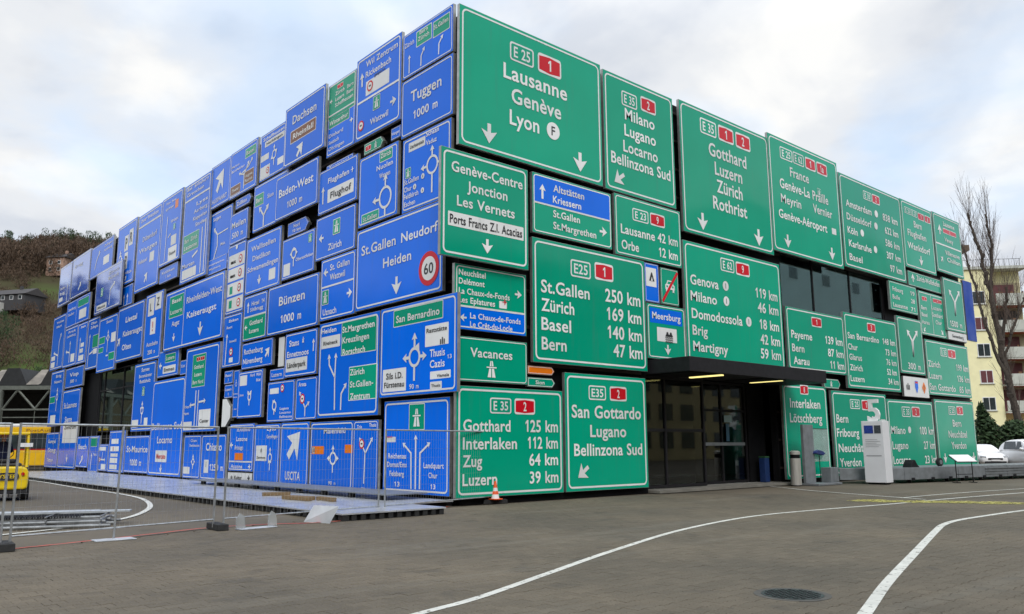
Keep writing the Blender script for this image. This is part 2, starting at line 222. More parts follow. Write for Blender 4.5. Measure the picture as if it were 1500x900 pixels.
 ('R', 29.672, 9.806, 4.183, 0.777, 0.0, 'g', 'low wide green sign with an up arrow and one text line', [('a', 0.135, 0.421, 0.586, 0), ('t', 'Zürich-Wollishofen', 0.243, 0.351, 0.953, 0.352)]),
 ('R', 30.722, 7.29, 3.302, 2.368, 0.0, 'g', 'green sign of two text columns with diagonal down arrows, between two forked arrow signs', [('v', 0.48), ('s', '1', 0.131, 0.165, 0.316, 0.097), ('s', '4', 0.559, 0.147, 0.917, 0.099), ('t', 'Bern', 0.073, 0.38, 0.282, 0.088), ('t', 'Basel', 0.063, 0.537, 0.284, 0.088), ('t', 'Aarau', 0.049, 0.71, 0.337, 0.087), ('t', 'Luzern', 0.477, 0.324, 0.888, 0.09), ('t', 'Gotthard', 0.463, 0.49, 0.89, 0.09), ('t', 'Chur', 0.587, 0.653, 0.834, 0.09), ('a', 0.126, 0.885, 0.142, 225), ('a', 0.825, 0.878, 0.147, 135)]),
 ('R', 33.878, 7.78, 2.71, 2.994, 0.12, 'g', 'green lane-split sign with a forked white arrow and 1500 m, at the right end', [('p', [(0.5, 0.694), (0.502, 0.419), (0.256, 0.209)], 0.045, 1), ('p', [(0.5, 0.694), (0.557, 0.413), (0.836, 0.184)], 0.045, 1), ('t', '1500 m', 0.172, 0.858, 0.8, 0.106)]),
 ('R', 34.014, 7.274, 2.632, 0.474, 0.1, 'w', 'thin white plate below the forked arrow sign at the right end', [('t', 'Sonnenberg', 0.2, 0.5, 0.8, 0.35, 'k')]),
 ('R', 37.687, 7.543, 1.385, 3.61, -0.2, 'B', 'plain blue sign edge standing out behind the right end of the facade', []),
 ('R', 30.896, 4.112, 5.78, 2.928, 0.05, 'g', 'green distance sign listing Zürich, Luzern and San Gottardo at the right end', [('e', 'E 35', 0.328, 0.187, 0.483, 0.156), ('s', '2', 0.503, 0.195, 0.687, 0.172), ('t', 'Zürich', 0.028, 0.437, 0.291, 0.114), ('t', 'Luzern', 0.027, 0.65, 0.307, 0.113), ('t', 'San Gottardo', 0.019, 0.852, 0.607, 0.114), ('t', '199 km', 0.668, 0.436, 0.96, 0.12), ('t', '136 km', 0.675, 0.649, 0.967, 0.119), ('t', '85 km', 0.698, 0.857, 0.963, 0.119)]),
 ('R', 31.453, 0.287, 5.342, 3.613, 0.02, 'g', 'green sign reading Bern Neuchâtel Yverdon at the bottom right end', [('e', 'E 25', 0.33, 0.154, 0.505, 0.123), ('s', '5', 0.539, 0.148, 0.708, 0.135), ('t', 'Bern', 0.407, 0.34, 0.625, 0.102), ('t', 'Neuchâtel', 0.279, 0.503, 0.746, 0.102), ('t', 'Yverdon', 0.325, 0.668, 0.703, 0.101), ('a', 0.147, 0.852, 0.136, 180), ('a', 0.879, 0.852, 0.145, 180)]),
 ('R', 25.865, 0.16, 5.246, 3.56, 0.05, 'g', 'green distance sign listing Milano, Lugano and Locarno behind the grey platform', [('e', 'E 35', 0.301, 0.161, 0.485, 0.142), ('s', '2', 0.516, 0.156, 0.694, 0.145), ('t', 'Milano', 0.045, 0.415, 0.339, 0.102), ('t', 'Lugano', 0.043, 0.62, 0.373, 0.101), ('t', 'Locarno', 0.04, 0.817, 0.405, 0.1), ('t', '100 km', 0.658, 0.416, 0.981, 0.107), ('t', '27 km', 0.718, 0.621, 0.974, 0.106), ('t', '23 km', 0.716, 0.822, 1.001, 0.106), ('d', 0.432, 0.41, 0.094, '')]),
 ('R', 20.456, 0.221, 5.241, 3.69, 0.1, 'g', 'green distance sign listing Bern, Fribourg, Neuchâtel and Yverdon behind the white pillar', [('e', 'E 25', 0.312, 0.148, 0.489, 0.117), ('s', '1', 0.523, 0.152, 0.686, 0.128), ('t', 'Bern', 0.054, 0.328, 0.257, 0.097), ('t', 'Fribourg', 0.046, 0.495, 0.433, 0.097), ('t', 'Neuchâtel', 0.059, 0.675, 0.576, 0.097), ('t', 'Yverdon', 0.063, 0.846, 0.435, 0.096), ('t', '38 km', 0.694, 0.339, 0.96, 0.104), ('t', '9 km', 0.725, 0.518, 0.951, 0.103), ('t', '27 km', 0.677, 0.696, 0.941, 0.102), ('t', '51 km', 0.683, 0.864, 0.933, 0.101)]),
 ('R', 16.606, 0.196, 3.573, 3.851, 0.02, 'g', 'narrow green sign reading Interlaken Lötschberg, just right of the entrance', [('s', '8', 0.388, 0.053, 0.574, 0.105), ('t', 'Interlaken', 0.144, 0.202, 0.828, 0.097), ('t', 'Lötschberg', 0.125, 0.359, 0.849, 0.096)]),
 ('R', 19.98, 3.996, 1.441, 0.416, 0.06, 'gp', 'small pointed green sign with the motorway symbol right of the canopy end', [('m', 0.42, 0.5, 0.62)]),
 ('R', -0.064, 0.205, 4.053, 3.014, 0.08, 'g', 'green distance sign listing Gotthard, Interlaken, Zug and Luzern behind the orange cone', [('e', 'E 35', 0.293, 0.17, 0.488, 0.147), ('s', '2', 0.519, 0.17, 0.716, 0.151), ('t', 'Gotthard', 0.059, 0.357, 0.479, 0.106), ('t', 'Interlaken', 0.056, 0.518, 0.538, 0.106), ('t', 'Zug', 0.057, 0.676, 0.222, 0.103), ('t', 'Luzern', 0.055, 0.841, 0.355, 0.103), ('t', '125 km', 0.622, 0.354, 0.944, 0.113), ('t', '112 km', 0.644, 0.514, 0.941, 0.112), ('t', '64 km', 0.655, 0.674, 0.941, 0.111), ('t', '39 km', 0.659, 0.842, 0.942, 0.11)]),
 ('R', 4.08, 0.209, 3.833, 3.592, 0.09, 'g', 'green sign reading San Gottardo Lugano Bellinzona Sud beside the entrance glass', [('e', 'E35', 0.273, 0.161, 0.48, 0.126), ('s', '2', 0.529, 0.16, 0.741, 0.129), ('t', 'San Gottardo', 0.071, 0.327, 0.919, 0.108), ('t', 'Lugano', 0.281, 0.493, 0.721, 0.102), ('t', 'Bellinzona Sud', 0.092, 0.653, 0.923, 0.101), ('a', 0.192, 0.842, 0.154, 235)]),
 ('R', -0.121, 4.791, 2.679, 1.843, 0.05, 'g', 'green and blue sign reading Neuchâtel Delémont over La Chaux-de-Fonds, beside the corner', [('i', 0.013, 0.649, 0.984, 1.0, 'b'), ('l', 0.648), ('t', 'Neuchâtel', 0.05, 0.127, 0.411, 0.091), ('t', 'Delémont', 0.051, 0.264, 0.397, 0.091), ('t', 'La Chaux-de-Fonds', 0.052, 0.415, 0.751, 0.092), ('t', 'Les Eplatures', 0.052, 0.55, 0.542, 0.091), ('i', 0.605, 0.489, 0.712, 0.603, 'w'), ('k', 'plane', 0.68, 0.5, 0.1), ('a', 0.879, 0.343, 0.145, 90), ('a', 0.112, 0.825, 0.125, 270), ('t', 'La Chaux-de-Fonds', 0.202, 0.78, 0.909, 0.086), ('t', 'Le Crêt-du-Locle', 0.202, 0.911, 0.789, 0.086)]),
 ('R', -0.121, 3.351, 2.723, 1.246, 0.02, 'g', 'green sign reading Vacances with the motorway symbol', [('t', 'Vacances', 0.213, 0.34, 0.783, 0.204), ('mb', 0.495, 0.696, 0.374)]),
 ('R', 2.642, 3.68, 1.096, 0.253, 0.0, 'op', 'small blank orange pointed sign above the green pointed one reading Sion', []),
 ('R', 2.621, 3.305, 1.13, 0.281, 0.01, 'gp', 'small green pointed sign reading Sion beside the Vacances sign', [('t', 'Sion', 0.28, 0.5, 0.6, 0.4)]),
 ('L', -2.894, 13.118, 2.668, 1.515, 0.04, 'b', 'blue three-lane sign with two green fields and three white arrows, topmost at the corner', [('i', 0.279, 0.099, 0.593, 0.447, 'g'), ('i', 0.617, 0.126, 0.942, 0.479, 'g'), ('t', 'Bern', 0.351, 0.157, 0.517, 0.092), ('t', 'Zürich', 0.318, 0.292, 0.546, 0.092), ('t', 'St.Gallen', 0.64, 0.257, 0.915, 0.097), ('t', 'Zürich', 0.041, 0.261, 0.239, 0.102), ('p', [(0.142, 0.926), (0.143, 0.513)], 0.035, 1), ('p', [(0.385, 0.918), (0.389, 0.695), (0.46, 0.534)], 0.035, 1), ('p', [(0.736, 0.901), (0.741, 0.671), (0.821, 0.522)], 0.035, 1)]),
 ('L', -2.95, 11.159, 2.717, 1.905, 0.02, 'b', 'blue sign reading Tuggen 1000 m near the building corner', [('t', 'Tuggen', 0.196, 0.346, 0.794, 0.183), ('t', '1000 m', 0.256, 0.688, 0.732, 0.14)]),
 ('L', -2.865, 8.7, 2.538, 2.38, 0.0, 'b', 'blue roundabout sign reading Schaan Vaduz, partly behind the green Genève-Centre sign', [('i', 0.133, 0.074, 0.485, 0.198, 'w'), ('t', 'Liechtenstein', 0.166, 0.135, 0.457, 0.047, 'k'), ('t', 'Schaan', 0.503, 0.066, 0.765, 0.064), ('t', 'Vaduz', 0.506, 0.184, 0.722, 0.064), ('o', 0.636, 0.502, 0.252, [(0, 1.05), (-90, 0.95), (90, 0.9), (180, 1.9)], 0.03), ('M', 0.131, 0.476, 0.141), ('t', 'St.Gallen', 0.047, 0.592, 0.365, 0.065), ('d', 0.447, 0.603, 0.073, 'A'), ('t', 'Chur', 0.05, 0.692, 0.215, 0.065), ('d', 0.279, 0.699, 0.074, 'A'), ('t', 'Feldkirch', 0.053, 0.79, 0.358, 0.065), ('d', 0.443, 0.79, 0.072, 'A'), ('t', 'Eschen', 0.056, 0.894, 0.294, 0.064)]),
 ('L', -5.461, 5.947, 4.835, 2.705, 0.05, 'b', 'large blue sign reading St.Gallen Neudorf Heiden with a round red-rimmed 60 limit', [('t', 'St.Gallen', 0.07, 0.27, 0.493, 0.117), ('t', 'Neudorf', 0.556, 0.274, 0.952, 0.11), ('t', 'Heiden', 0.348, 0.505, 0.673, 0.112), ('a', 0.511, 0.812, 0.207, 180), ('R', 0.863, 0.719, 0.378, '60')]),
 ('L', -3.678, 3.04, 3.914, 2.733, 0.16, 'b', 'large blue roundabout sign with a green San Bernardino field, at the corner', [('i', 0.185, 0.045, 0.833, 0.238, 'g'), ('t', 'San Bernardino', 0.226, 0.152, 0.791, 0.078), ('i', 0.614, 0.287, 0.901, 0.511, 'w'), ('t', 'Raststätte', 0.633, 0.343, 0.883, 0.046, 'k'), ('k', 'bars', 0.83, 0.47, 0.09), ('o', 0.482, 0.598, 0.219, [(0, 1.4), (-90, 1.05), (90, 1.05), (180, 1.3), (30, 0.55)], 0.032), ('t', 'Thusis', 0.679, 0.584, 0.862, 0.078), ('t', 'Cazis', 0.681, 0.697, 0.86, 0.077), ('t', '13', 0.891, 0.641, 0.942, 0.041), ('i', 0.049, 0.693, 0.372, 0.942, 'w'), ('t', 'Sils i.D.', 0.1, 0.77, 0.328, 0.067, 'k'), ('t', 'Fürstenau', 0.074, 0.866, 0.349, 0.06, 'k'), ('t', '90 m', 0.422, 0.907, 0.545, 0.05), ('i', 0.682, 0.775, 0.929, 0.855, 'w'), ('t', 'Viamala', 0.766, 0.823, 0.912, 0.031, 'k'), ('i', 0.683, 0.881, 0.825, 0.956, 'w'), ('t', 'Thusis', 0.701, 0.921, 0.809, 0.028, 'k')]),
 ('L', -3.574, 0.24, 3.33, 2.688, 0.03, 'b', 'blue three-arrow sign with a green motorway field, lowest at the building corner', [('i', 0.404, 0.047, 0.643, 0.33, 'g'), ('m', 0.526, 0.197, 0.189), ('i', 0.028, 0.396, 0.198, 0.454, 'w'), ('t', 'Steinbock', 0.045, 0.395, 0.15, 0.02, 'r'), ('p', [(0.52, 0.948), (0.517, 0.378)], 0.022, 1), ('p', [(0.456, 0.947), (0.447, 0.572), (0.315, 0.463)], 0.022, 1), ('p', [(0.584, 0.945), (0.584, 0.571), (0.733, 0.462)], 0.022, 1), ('t', 'Reichenau', 0.086, 0.603, 0.372, 0.055), ('t', 'Domat/Ems', 0.071, 0.695, 0.387, 0.055), ('t', 'Felsberg', 0.115, 0.792, 0.347, 0.055), ('t', 'Landquart', 0.639, 0.697, 0.928, 0.055), ('t', 'Chur', 0.712, 0.797, 0.84, 0.055), ('t', '13', 0.196, 0.905, 0.278, 0.051), ('t', '13', 0.745, 0.911, 0.813, 0.048)]),
 ('L', -5.763, 11.86, 2.805, 2.989, 0.06, 'b', 'blue two-field sign reading Wil Zentrum Rickenbach over Wattwil, in the top row', [('t', 'Wil Zentrum', 0.223, 0.116, 0.927, 0.071), ('t', 'Rickenbach', 0.221, 0.243, 0.788, 0.071), ('i', 0.226, 0.331, 0.75, 0.503, 'w'), ('R', 0.325, 0.407, 0.126, ''), ('t', 'gesperrt', 0.42, 0.31, 0.66, 0.035, 'k'), ('p', [(0.14, 0.361), (0.131, 0.19)], 0.03, 1), ('l', 0.545), ('M', 0.485, 0.653, 0.164), ('a', 0.85, 0.751, 0.119, 90), ('t', 'Wattwil', 0.35, 0.851, 0.748, 0.069), ('R', 0.137, 0.832, 0.125, '')]),
 ('L', -5.241, 11.273, 1.211, 0.39, 0.0, 'gp', 'small pointed green sign with a red number shield under the top row', [('s', '1', 0.08, 0.5, 0.38, 0.5), ('m', 0.62, 0.5, 0.6)]),
 ('L', -3.635, 11.329, 0.559, 0.403, -0.04, 'b', 'tiny blue sign in the dark gap beside Tuggen', [('t', 'Wangen', 0.1, 0.5, 0.9, 0.25)]),
 ('L', -5.437, 8.763, 2.369, 2.408, 0.04, 'b', 'blue roundabout sign with a green field at the top and another at the bottom left', [('i', 0.535, 0.046, 0.863, 0.196, 'g'), ('t', 'Zürich', 0.569, 0.108, 0.827, 0.063), ('t', 'Nuolen', 0.47, 0.258, 0.883, 0.068), ('t', 'Wangen', 0.546, 0.384, 0.821, 0.068), ('o', 0.705, 0.709, 0.315, [(0, 1.05), (-90, 1.0), (180, 0.7)], 0.035), ('i', 0.092, 0.828, 0.553, 0.964, 'g'), ('t', 'St.Gallen', 0.14, 0.905, 0.507, 0.063)]),
 ('L', -7.844, 11.891, 1.985, 2.764, 0.03, 'b', 'narrow green over blue sign with side arrows, right of Dachsen', [('i', 0.012, 0.01, 0.998, 0.492, 'g'), ('l', 0.44), ('s', '1', 0.33, 0.09, 0.55, 0.06), ('a', 0.12, 0.24, 0.07, 270), ('t', 'Zürich  Bern', 0.28, 0.17, 0.92, 0.05), ('t', 'Luzern  Basel', 0.28, 0.25, 0.92, 0.05), ('t', 'Schaffhausen', 0.28, 0.33, 0.92, 0.05), ('i', 0.06, 0.48, 0.8, 0.62, 'g'), ('t', 'Winterthur', 0.1, 0.55, 0.76, 0.06), ('t', 'Dinhard', 0.08, 0.72, 0.6, 0.05), ('t', 'Seuzach', 0.08, 0.81, 0.45, 0.05), ('t', 'Ohringen', 0.08, 0.9, 0.65, 0.05), ('a', 0.88, 0.66, 0.08, 90)]),
 ('L', -11.005, 12.296, 3.25, 2.429, 0.2, 'b', 'blue sign reading Dachsen with a brown Rheinfall field and diagonal arrow, in the top row', [('t', 'Dachsen', 0.203, 0.26, 0.8, 0.139), ('i', 0.16, 0.44, 0.8, 0.65, 'n'), ('t', 'Rheinfall', 0.23, 0.545, 0.74, 0.09), ('a', 0.42, 0.82, 0.27, 45)]),
 ('L', -13.666, 12.434, 2.355, 2.031, 0.02, 'b', 'blue roundabout sign with several white fields, half behind the Dachsen sign', [('t', 'Schaffhausen', 0.12, 0.12, 0.95, 0.07), ('i', 0.18, 0.18, 0.95, 0.3, 'w'), ('t', 'Herblingen', 0.25, 0.24, 0.88, 0.05, 'k'), ('o', 0.58, 0.56, 0.2, [(0, 1.1), (60, 0.6), (-120, 0.6), (180, 1.3)], 0.03), ('i', 0.04, 0.45, 0.36, 0.58, 'w'), ('i', 0.04, 0.7, 0.42, 0.95, 'w'), ('R', 0.34, 0.82, 0.14, ''), ('i', 0.72, 0.7, 0.95, 0.84, 'w')]),
 ('L', -16.702, 12.39, 2.831, 2.145, 0.06, 'b', 'blue junction sign with one green field above two brown fields', [('i', 0.55, 0.1, 0.94, 0.3, 'g'), ('t', 'Basel', 0.6, 0.2, 0.88, 0.08), ('t', 'Muttenz', 0.06, 0.32, 0.35, 0.05), ('t', 'Birsfelden', 0.06, 0.42, 0.55, 0.05), ('p', [(0.55, 0.92), (0.55, 0.62), (0.35, 0.54)], 0.035, 1), ('p', [(0.55, 0.62), (0.72, 0.38)], 0.035, 1), ('p', [(0.45, 0.58), (0.7, 0.5), (0.85, 0.36)], 0.03, 1), ('i', 0.55, 0.58, 0.9, 0.86, 'n'), ('t', 'Augusta', 0.6, 0.68, 0.86, 0.06), ('t', 'Raurica', 0.6, 0.78, 0.86, 0.06), ('i', 0.04, 0.74, 0.42, 0.94, 'n'), ('t', 'Theater', 0.1, 0.84, 0.38, 0.06)]),
 ('L', -19.021, 12.432, 2.296, 2.082, 0.05, 'b', 'blue sign with one big diagonal white arrow reading Ausfahrt, in the top row', [('a', 0.5, 0.42, 0.58, 38), ('t', 'AUSFAHRT', 0.12, 0.84, 0.88, 0.1)]),
 ('L', -22.256, 9.383, 3.425, 4.991, 0.12, 'b', 'tall blue sign with a green field and two vertical lane lines, in the top row', [('l', 0.17), ('t', 'Biel  Solothurn', 0.1, 0.05, 0.9, 0.035), ('t', 'Grenchen', 0.1, 0.11, 0.75, 0.035), ('t', 'Lyss', 0.5, 0.25, 0.92, 0.035), ('t', 'Aarberg', 0.42, 0.32, 0.92, 0.035), ('t', 'Kappelen', 0.4, 0.39, 0.92, 0.035), ('t', 'Studen', 0.5, 0.46, 0.92, 0.035), ('i', 0.06, 0.52, 0.66, 0.7, 'g'), ('t', 'Bern  Zürich', 0.12, 0.58, 0.6, 0.04), ('t', 'Lausanne', 0.12, 0.65, 0.6, 0.04), ('p', [(0.78, 0.96), (0.78, 0.52)], 0.02, 0), ('p', [(0.9, 0.96), (0.9, 0.45)], 0.02, 0), ('p', [(0.45, 0.77), (0.65, 0.73)], 0.02, 0), ('t', 'Murten', 0.08, 0.83, 0.55, 0.04), ('i', 0.08, 0.87, 0.62, 0.96, 'w')]),
 ('L', -25.745, 10.839, 3.048, 3.679, 0.08, 'b', 'tall blue top row sign with a small orange spot above white boxes', [('t', 'Olten  Aarau', 0.2, 0.1, 0.7, 0.035), ('t', 'Egerkingen', 0.2, 0.18, 0.6, 0.035), ('i', 0.65, 0.12, 0.8, 0.24, 'o'), ('t', 'Härkingen', 0.5, 0.4, 0.85, 0.04), ('M', 0.68, 0.5, 0.09), ('p', [(0.28, 0.95), (0.32, 0.3)], 0.02, 0), ('p', [(0.4, 0.62), (0.52, 0.58)], 0.02, 0), ('i', 0.55, 0.62, 0.8, 0.76, 'w'), ('i', 0.45, 0.78, 0.85, 0.97, 'w'), ('t', 'Gäupark', 0.5, 0.87, 0.82, 0.04, 'k')]),
 ('L', -29.876, 10.049, 3.983, 4.464, 0.04, 'b', 'tall blue sign reading Dübendorf Wangen with a small diagonal arrow, in the top row', [('l', 0.16), ('t', 'Uster Wetzikon', 0.1, 0.08, 0.85, 0.045), ('t', 'Dübendorf', 0.25, 0.34, 0.85, 0.06), ('t', 'Wangen', 0.12, 0.48, 0.88, 0.06), ('t', 'Volketswil', 0.12, 0.62, 0.5, 0.05), ('i', 0.6, 0.56, 0.78, 0.68, 'w'), ('a', 0.5, 0.85, 0.15, 40)]),
 ('L', -33.966, 10.905, 3.605, 3.767, 0.0, 'b', 'blue lane sign with large white parking boxes, in the top row left of Dübendorf', [('i', 0.4, 0.2, 0.6, 0.45, 'w'), ('i', 0.64, 0.14, 0.84, 0.4, 'w'), ('i', 0.45, 0.48, 0.62, 0.75, 'w'), ('t', 'P', 0.44, 0.325, 0.56, 0.16, 'k'), ('t', 'R', 0.68, 0.27, 0.8, 0.16, 'k'), ('t', 'P', 0.48, 0.615, 0.59, 0.16, 'k'), ('o', 0.22, 0.55, 0.16, [(0, 1), (90, 0.6), (180, 1)], 0.03), ('t', 'Park+Ride', 0.3, 0.82, 0.9, 0.05), ('a', 0.6, 0.9, 0.1, 45)]),
 ('L', -39.852, 12.396, 5.022, 2.108, 0.02, 'b', 'blue top row sign with a curved white arrow and a white box', [('p', [(0.22, 0.75), (0.28, 0.5), (0.42, 0.22)], 0.05, 1), ('i', 0.6, 0.5, 0.85, 0.75, 'w'), ('t', 'Zofingen', 0.6, 0.16, 0.95, 0.07), ('t', 'Aarburg', 0.6, 0.3, 0.95, 0.07)]),
 ('L', -44.538, 11.713, 4.641, 2.89, 0.06, 'c', 'pale reflecting blue sign, second from the far left end of the top row', [('p', [(0.45, 0.85), (0.6, 0.68)], 0.05, 1), ('t', 'Brugg', 0.15, 0.22, 0.6, 0.08)]),
 ('L', -48.162, 11.633, 3.464, 2.948, 0.06, 'c', 'pale reflecting blue sign at the far left end of the top row', [('t', 'Baden', 0.15, 0.55, 0.55, 0.07), ('t', 'Brugg', 0.15, 0.68, 0.55, 0.07), ('p', [(0.75, 0.95), (0.75, 0.5)], 0.04, 1), ('i', 0.1, 0.78, 0.4, 0.88, 'w')]),
 ('L', -37.148, 9.706, 5.375, 2.659, 0.24, 'c', 'glossy blue sign standing proud of the others with a green symbol and white strip', [('t', 'Zürich', 0.5, 0.15, 0.9, 0.07), ('t', 'Bülach', 0.5, 0.27, 0.9, 0.07), ('M', 0.28, 0.52, 0.2), ('p', [(0.6, 0.9), (0.62, 0.55), (0.78, 0.42)], 0.04, 1), ('i', 0.1, 0.8, 0.5, 0.93, 'w'), ('t', 'Messe', 0.15, 0.865, 0.45, 0.06, 'k')]),
 ('L', -45.326, 9.793, 5.93, 1.799, 0.0, 'b', 'small blue sign with a green patch and a white box near the far left', [('v', 0.45), ('i', 0.5, 0.1, 0.95, 0.38, 'g'), ('i', 0.58, 0.5, 0.88, 0.85, 'w'), ('t', 'Lenzburg', 0.08, 0.3, 0.4, 0.1), ('t', 'Suhr', 0.08, 0.5, 0.36, 0.1)]),
 ('L', -48.938, 7.065, 3.697, 3.886, 0.04, 'b', 'tall blue lane sign at the far left end of the middle row', [('t', 'Wohlen', 0.3, 0.12, 0.85, 0.04), ('t', 'Muri', 0.3, 0.2, 0.7, 0.04), ('p', [(0.6, 0.94), (0.62, 0.5), (0.75, 0.34)], 0.03, 1), ('p', [(0.6, 0.75), (0.25, 0.68)], 0.03, 1), ('i', 0.08, 0.74, 0.38, 0.82, 'w'), ('i', 0.08, 0.85, 0.38, 0.95, 'w')]),
 ('L', -45.184, 7.0, 3.507, 2.728, 0.03, 'b', 'blue junction sign with one white box, second from the far left in the middle row', [('t', 'Frick', 0.3, 0.12, 0.85, 0.06), ('t', 'Laufenburg', 0.2, 0.22, 0.85, 0.06), ('p', [(0.5, 0.9), (0.5, 0.35)], 0.04, 1), ('p', [(0.5, 0.65), (0.2, 0.6)], 0.04, 1), ('i', 0.6, 0.7, 0.88, 0.9, 'w')]),
 ('L', -41.72, 6.996, 2.303, 2.699, 0.0, 'b', 'narrow blue sign with a stack of small white symbols in the middle row', [('t', 'Stein', 0.3, 0.1, 0.8, 0.06), ('p', [(0.3, 0.85), (0.35, 0.35)], 0.035, 1), ('i', 0.4, 0.5, 0.75, 0.6, 'w'), ('i', 0.35, 0.64, 0.7, 0.74, 'w'), ('i', 0.25, 0.8, 0.8, 0.93, 'w')]),
 ('L', -39.17, 6.421, 2.763, 3.262, 0.02, 'b', 'blue lane sign with a green field at its right, in the middle row', [('t', 'Olten', 0.25, 0.1, 0.75, 0.05), ('t', 'Zofingen', 0.25, 0.18, 0.85, 0.05), ('p', [(0.2, 0.95), (0.25, 0.3)], 0.03, 1), ('i', 0.5, 0.35, 0.95, 0.6, 'g'), ('p', [(0.3, 0.7), (0.6, 0.66)], 0.03, 1), ('i', 0.6, 0.62, 0.9, 0.72, 'w')]),
 ('L', -36.353, 6.047, 3.792, 3.319, 0.05, 'b', 'blue roundabout sign with white, green fields, left of the Liestal sign', [('t', 'Sissach', 0.4, 0.1, 0.75, 0.05), ('o', 0.55, 0.4, 0.13, [(0, 1.3), (90, 0.6), (-90, 0.7), (180, 3)], 0.03), ('i', 0.05, 0.35, 0.38, 0.48, 'g'), ('i', 0.05, 0.54, 0.32, 0.64, 'g'), ('i', 0.72, 0.33, 0.95, 0.5, 'w'), ('i', 0.65, 0.68, 0.95, 0.82, 'g'), ('p', [(0.5, 0.72), (0.62, 0.72)], 0.025, 0)]),
 ('L', -32.252, 6.354, 4.717, 3.108, 0.1, 'b', 'blue sign reading Liestal Augst Olten with a diagonal arrow, above the left window', [('t', 'Liestal', 0.32, 0.25, 0.75, 0.1), ('t', 'Kaiseraugst', 0.25, 0.5, 0.97, 0.1), ('t', 'Olten', 0.25, 0.75, 0.6, 0.1), ('a', 0.1, 0.62, 0.2, 45)]),
 ('L', -27.381, 6.033, 2.738, 3.538, 0.07, 'b', 'narrow blue sign with two tall white fields at its top and one in the middle', [('i', 0.15, 0.06, 0.5, 0.33, 'w'), ('i', 0.55, 0.03, 0.9, 0.27, 'w'), ('i', 0.35, 0.38, 0.65, 0.62, 'w'), ('t', '!', 0.44, 0.5, 0.54, 0.14, 'r'), ('t', 'Zoll', 0.3, 0.42, 0.34, 0.02, 'k'), ('t', 'Autobahn', 0.2, 0.76, 0.85, 0.06), ('t', '200 m', 0.3, 0.88, 0.75, 0.06), ('t', 'L', 0.25, 0.2, 0.38, 0.12, 'k'), ('t', 'Z', 0.64, 0.15, 0.8, 0.12, 'k')]),
 ('L', -23.999, 6.244, 7.498, 2.948, 0.14, 'b', 'large blue sign reading Rheinfelden-West Kaiseraugst with a green field at its left', [('i', 0.08, 0.09, 0.34, 0.46, 'g'), ('t', 'Basel', 0.13, 0.18, 0.3, 0.07), ('t', 'Luzern', 0.11, 0.36, 0.32, 0.07), ('v', 0.36), ('t', 'Augst', 0.15, 0.56, 0.29, 0.08), ('a', 0.2, 0.8, 0.14, 180), ('t', 'Rheinfelden-West', 0.4, 0.25, 0.97, 0.1), ('t', 'Kaiseraugst', 0.42, 0.5, 0.9, 0.1), ('a', 0.66, 0.78, 0.22, 180)]),
 ('L', -25.727, 9.961, 2.689, 0.798, 0.0, 'b', 'small blue sign of two text lines hanging under the tall ones', [('t', 'Kölliken', 0.15, 0.35, 0.85, 0.16), ('t', '2 km', 0.35, 0.68, 0.65, 0.16)]),
 ('L', -19.216, 9.323, 2.469, 0.703, 0.0, 'b', 'small blue sign of two faint lines above Rheinfelden-West', [('t', 'Autobahnanschluss', 0.1, 0.35, 0.9, 0.13), ('t', 'Muttenz', 0.2, 0.65, 0.75, 0.13)]),
 ('L', -19.031, 9.568, 2.579, 2.673, -0.03, 'b', 'blue roundabout sign with a bent white route line, under the big diagonal arrow sign', [('t', 'Sargans', 0.15, 0.12, 0.5, 0.06), ('p', [(0.22, 0.9), (0.4, 0.62), (0.38, 0.42), (0.2, 0.28)], 0.035, 1), ('p', [(0.38, 0.42), (0.85, 0.4)], 0.02, 0), ('t', 'Mels', 0.55, 0.62, 0.75, 0.05)]),
 ('L', -16.406, 10.259, 1.853, 1.36, 0.05, 'b', 'small blue sign reading Meilen 500 m', [('t', 'Meilen', 0.1, 0.38, 0.9, 0.2), ('t', '500 m', 0.15, 0.72, 0.8, 0.18)]),
 ('L', -16.081, 11.822, 1.633, 0.428, 0.0, 'bp', 'tiny pointed blue sign above Meilen', [('t', 'Zollikon', 0.1, 0.5, 0.75, 0.4)]),
 ('L', -11.664, 10.299, 3.484, 1.758, 0.16, 'b', 'blue sign reading Baden-West 1000 m', [('t', 'Baden-West', 0.089, 0.397, 0.904, 0.18), ('t', '1000 m', 0.308, 0.74, 0.672, 0.148)]),
 ('L', -14.039, 10.343, 3.204, 1.986, 0.04, 'b', 'blue forked-lane sign with a green field, half behind the Baden-West sign', [('i', 0.04, 0.2, 0.3, 0.46, 'g'), ('t', 'Bern', 0.08, 0.33, 0.26, 0.1), ('t', 'Sion', 0.42, 0.35, 0.6, 0.09), ('p', [(0.33, 0.95), (0.33, 0.72), (0.18, 0.5)], 0.05, 1), ('p', [(0.33, 0.72), (0.47, 0.52)], 0.05, 1)]),
 ('L', -8.251, 9.812, 2.725, 1.619, 0.07, 'b', 'blue airport sign reading Flughafen with an up arrow and a white field', [('t', 'Flughafen', 0.26, 0.3, 0.8, 0.12), ('k', 'plane2', 0.88, 0.3, 0.14), ('i', 0.25, 0.5, 0.92, 0.8, 'w'), ('t', 'Flughof', 0.33, 0.65, 0.86, 0.14, 'k'), ('p', [(0.13, 0.78), (0.13, 0.38)], 0.05, 1)]),
 ('L', -7.944, 11.28, 1.885, 0.35, -0.05, 'b', 'blue strip sign peeping out above the airport sign', [('t', 'Terminal', 0.1, 0.35, 0.85, 0.3)]),
 ('L', -8.405, 8.146, 2.779, 1.564, 0.03, 'b', 'blue sign with a green motorway square, a left arrow and Zürich', [('M', 0.54, 0.35, 0.36), ('a', 0.15, 0.5, 0.22, 270), ('t', 'Zürich', 0.34, 0.77, 0.68, 0.15)]),
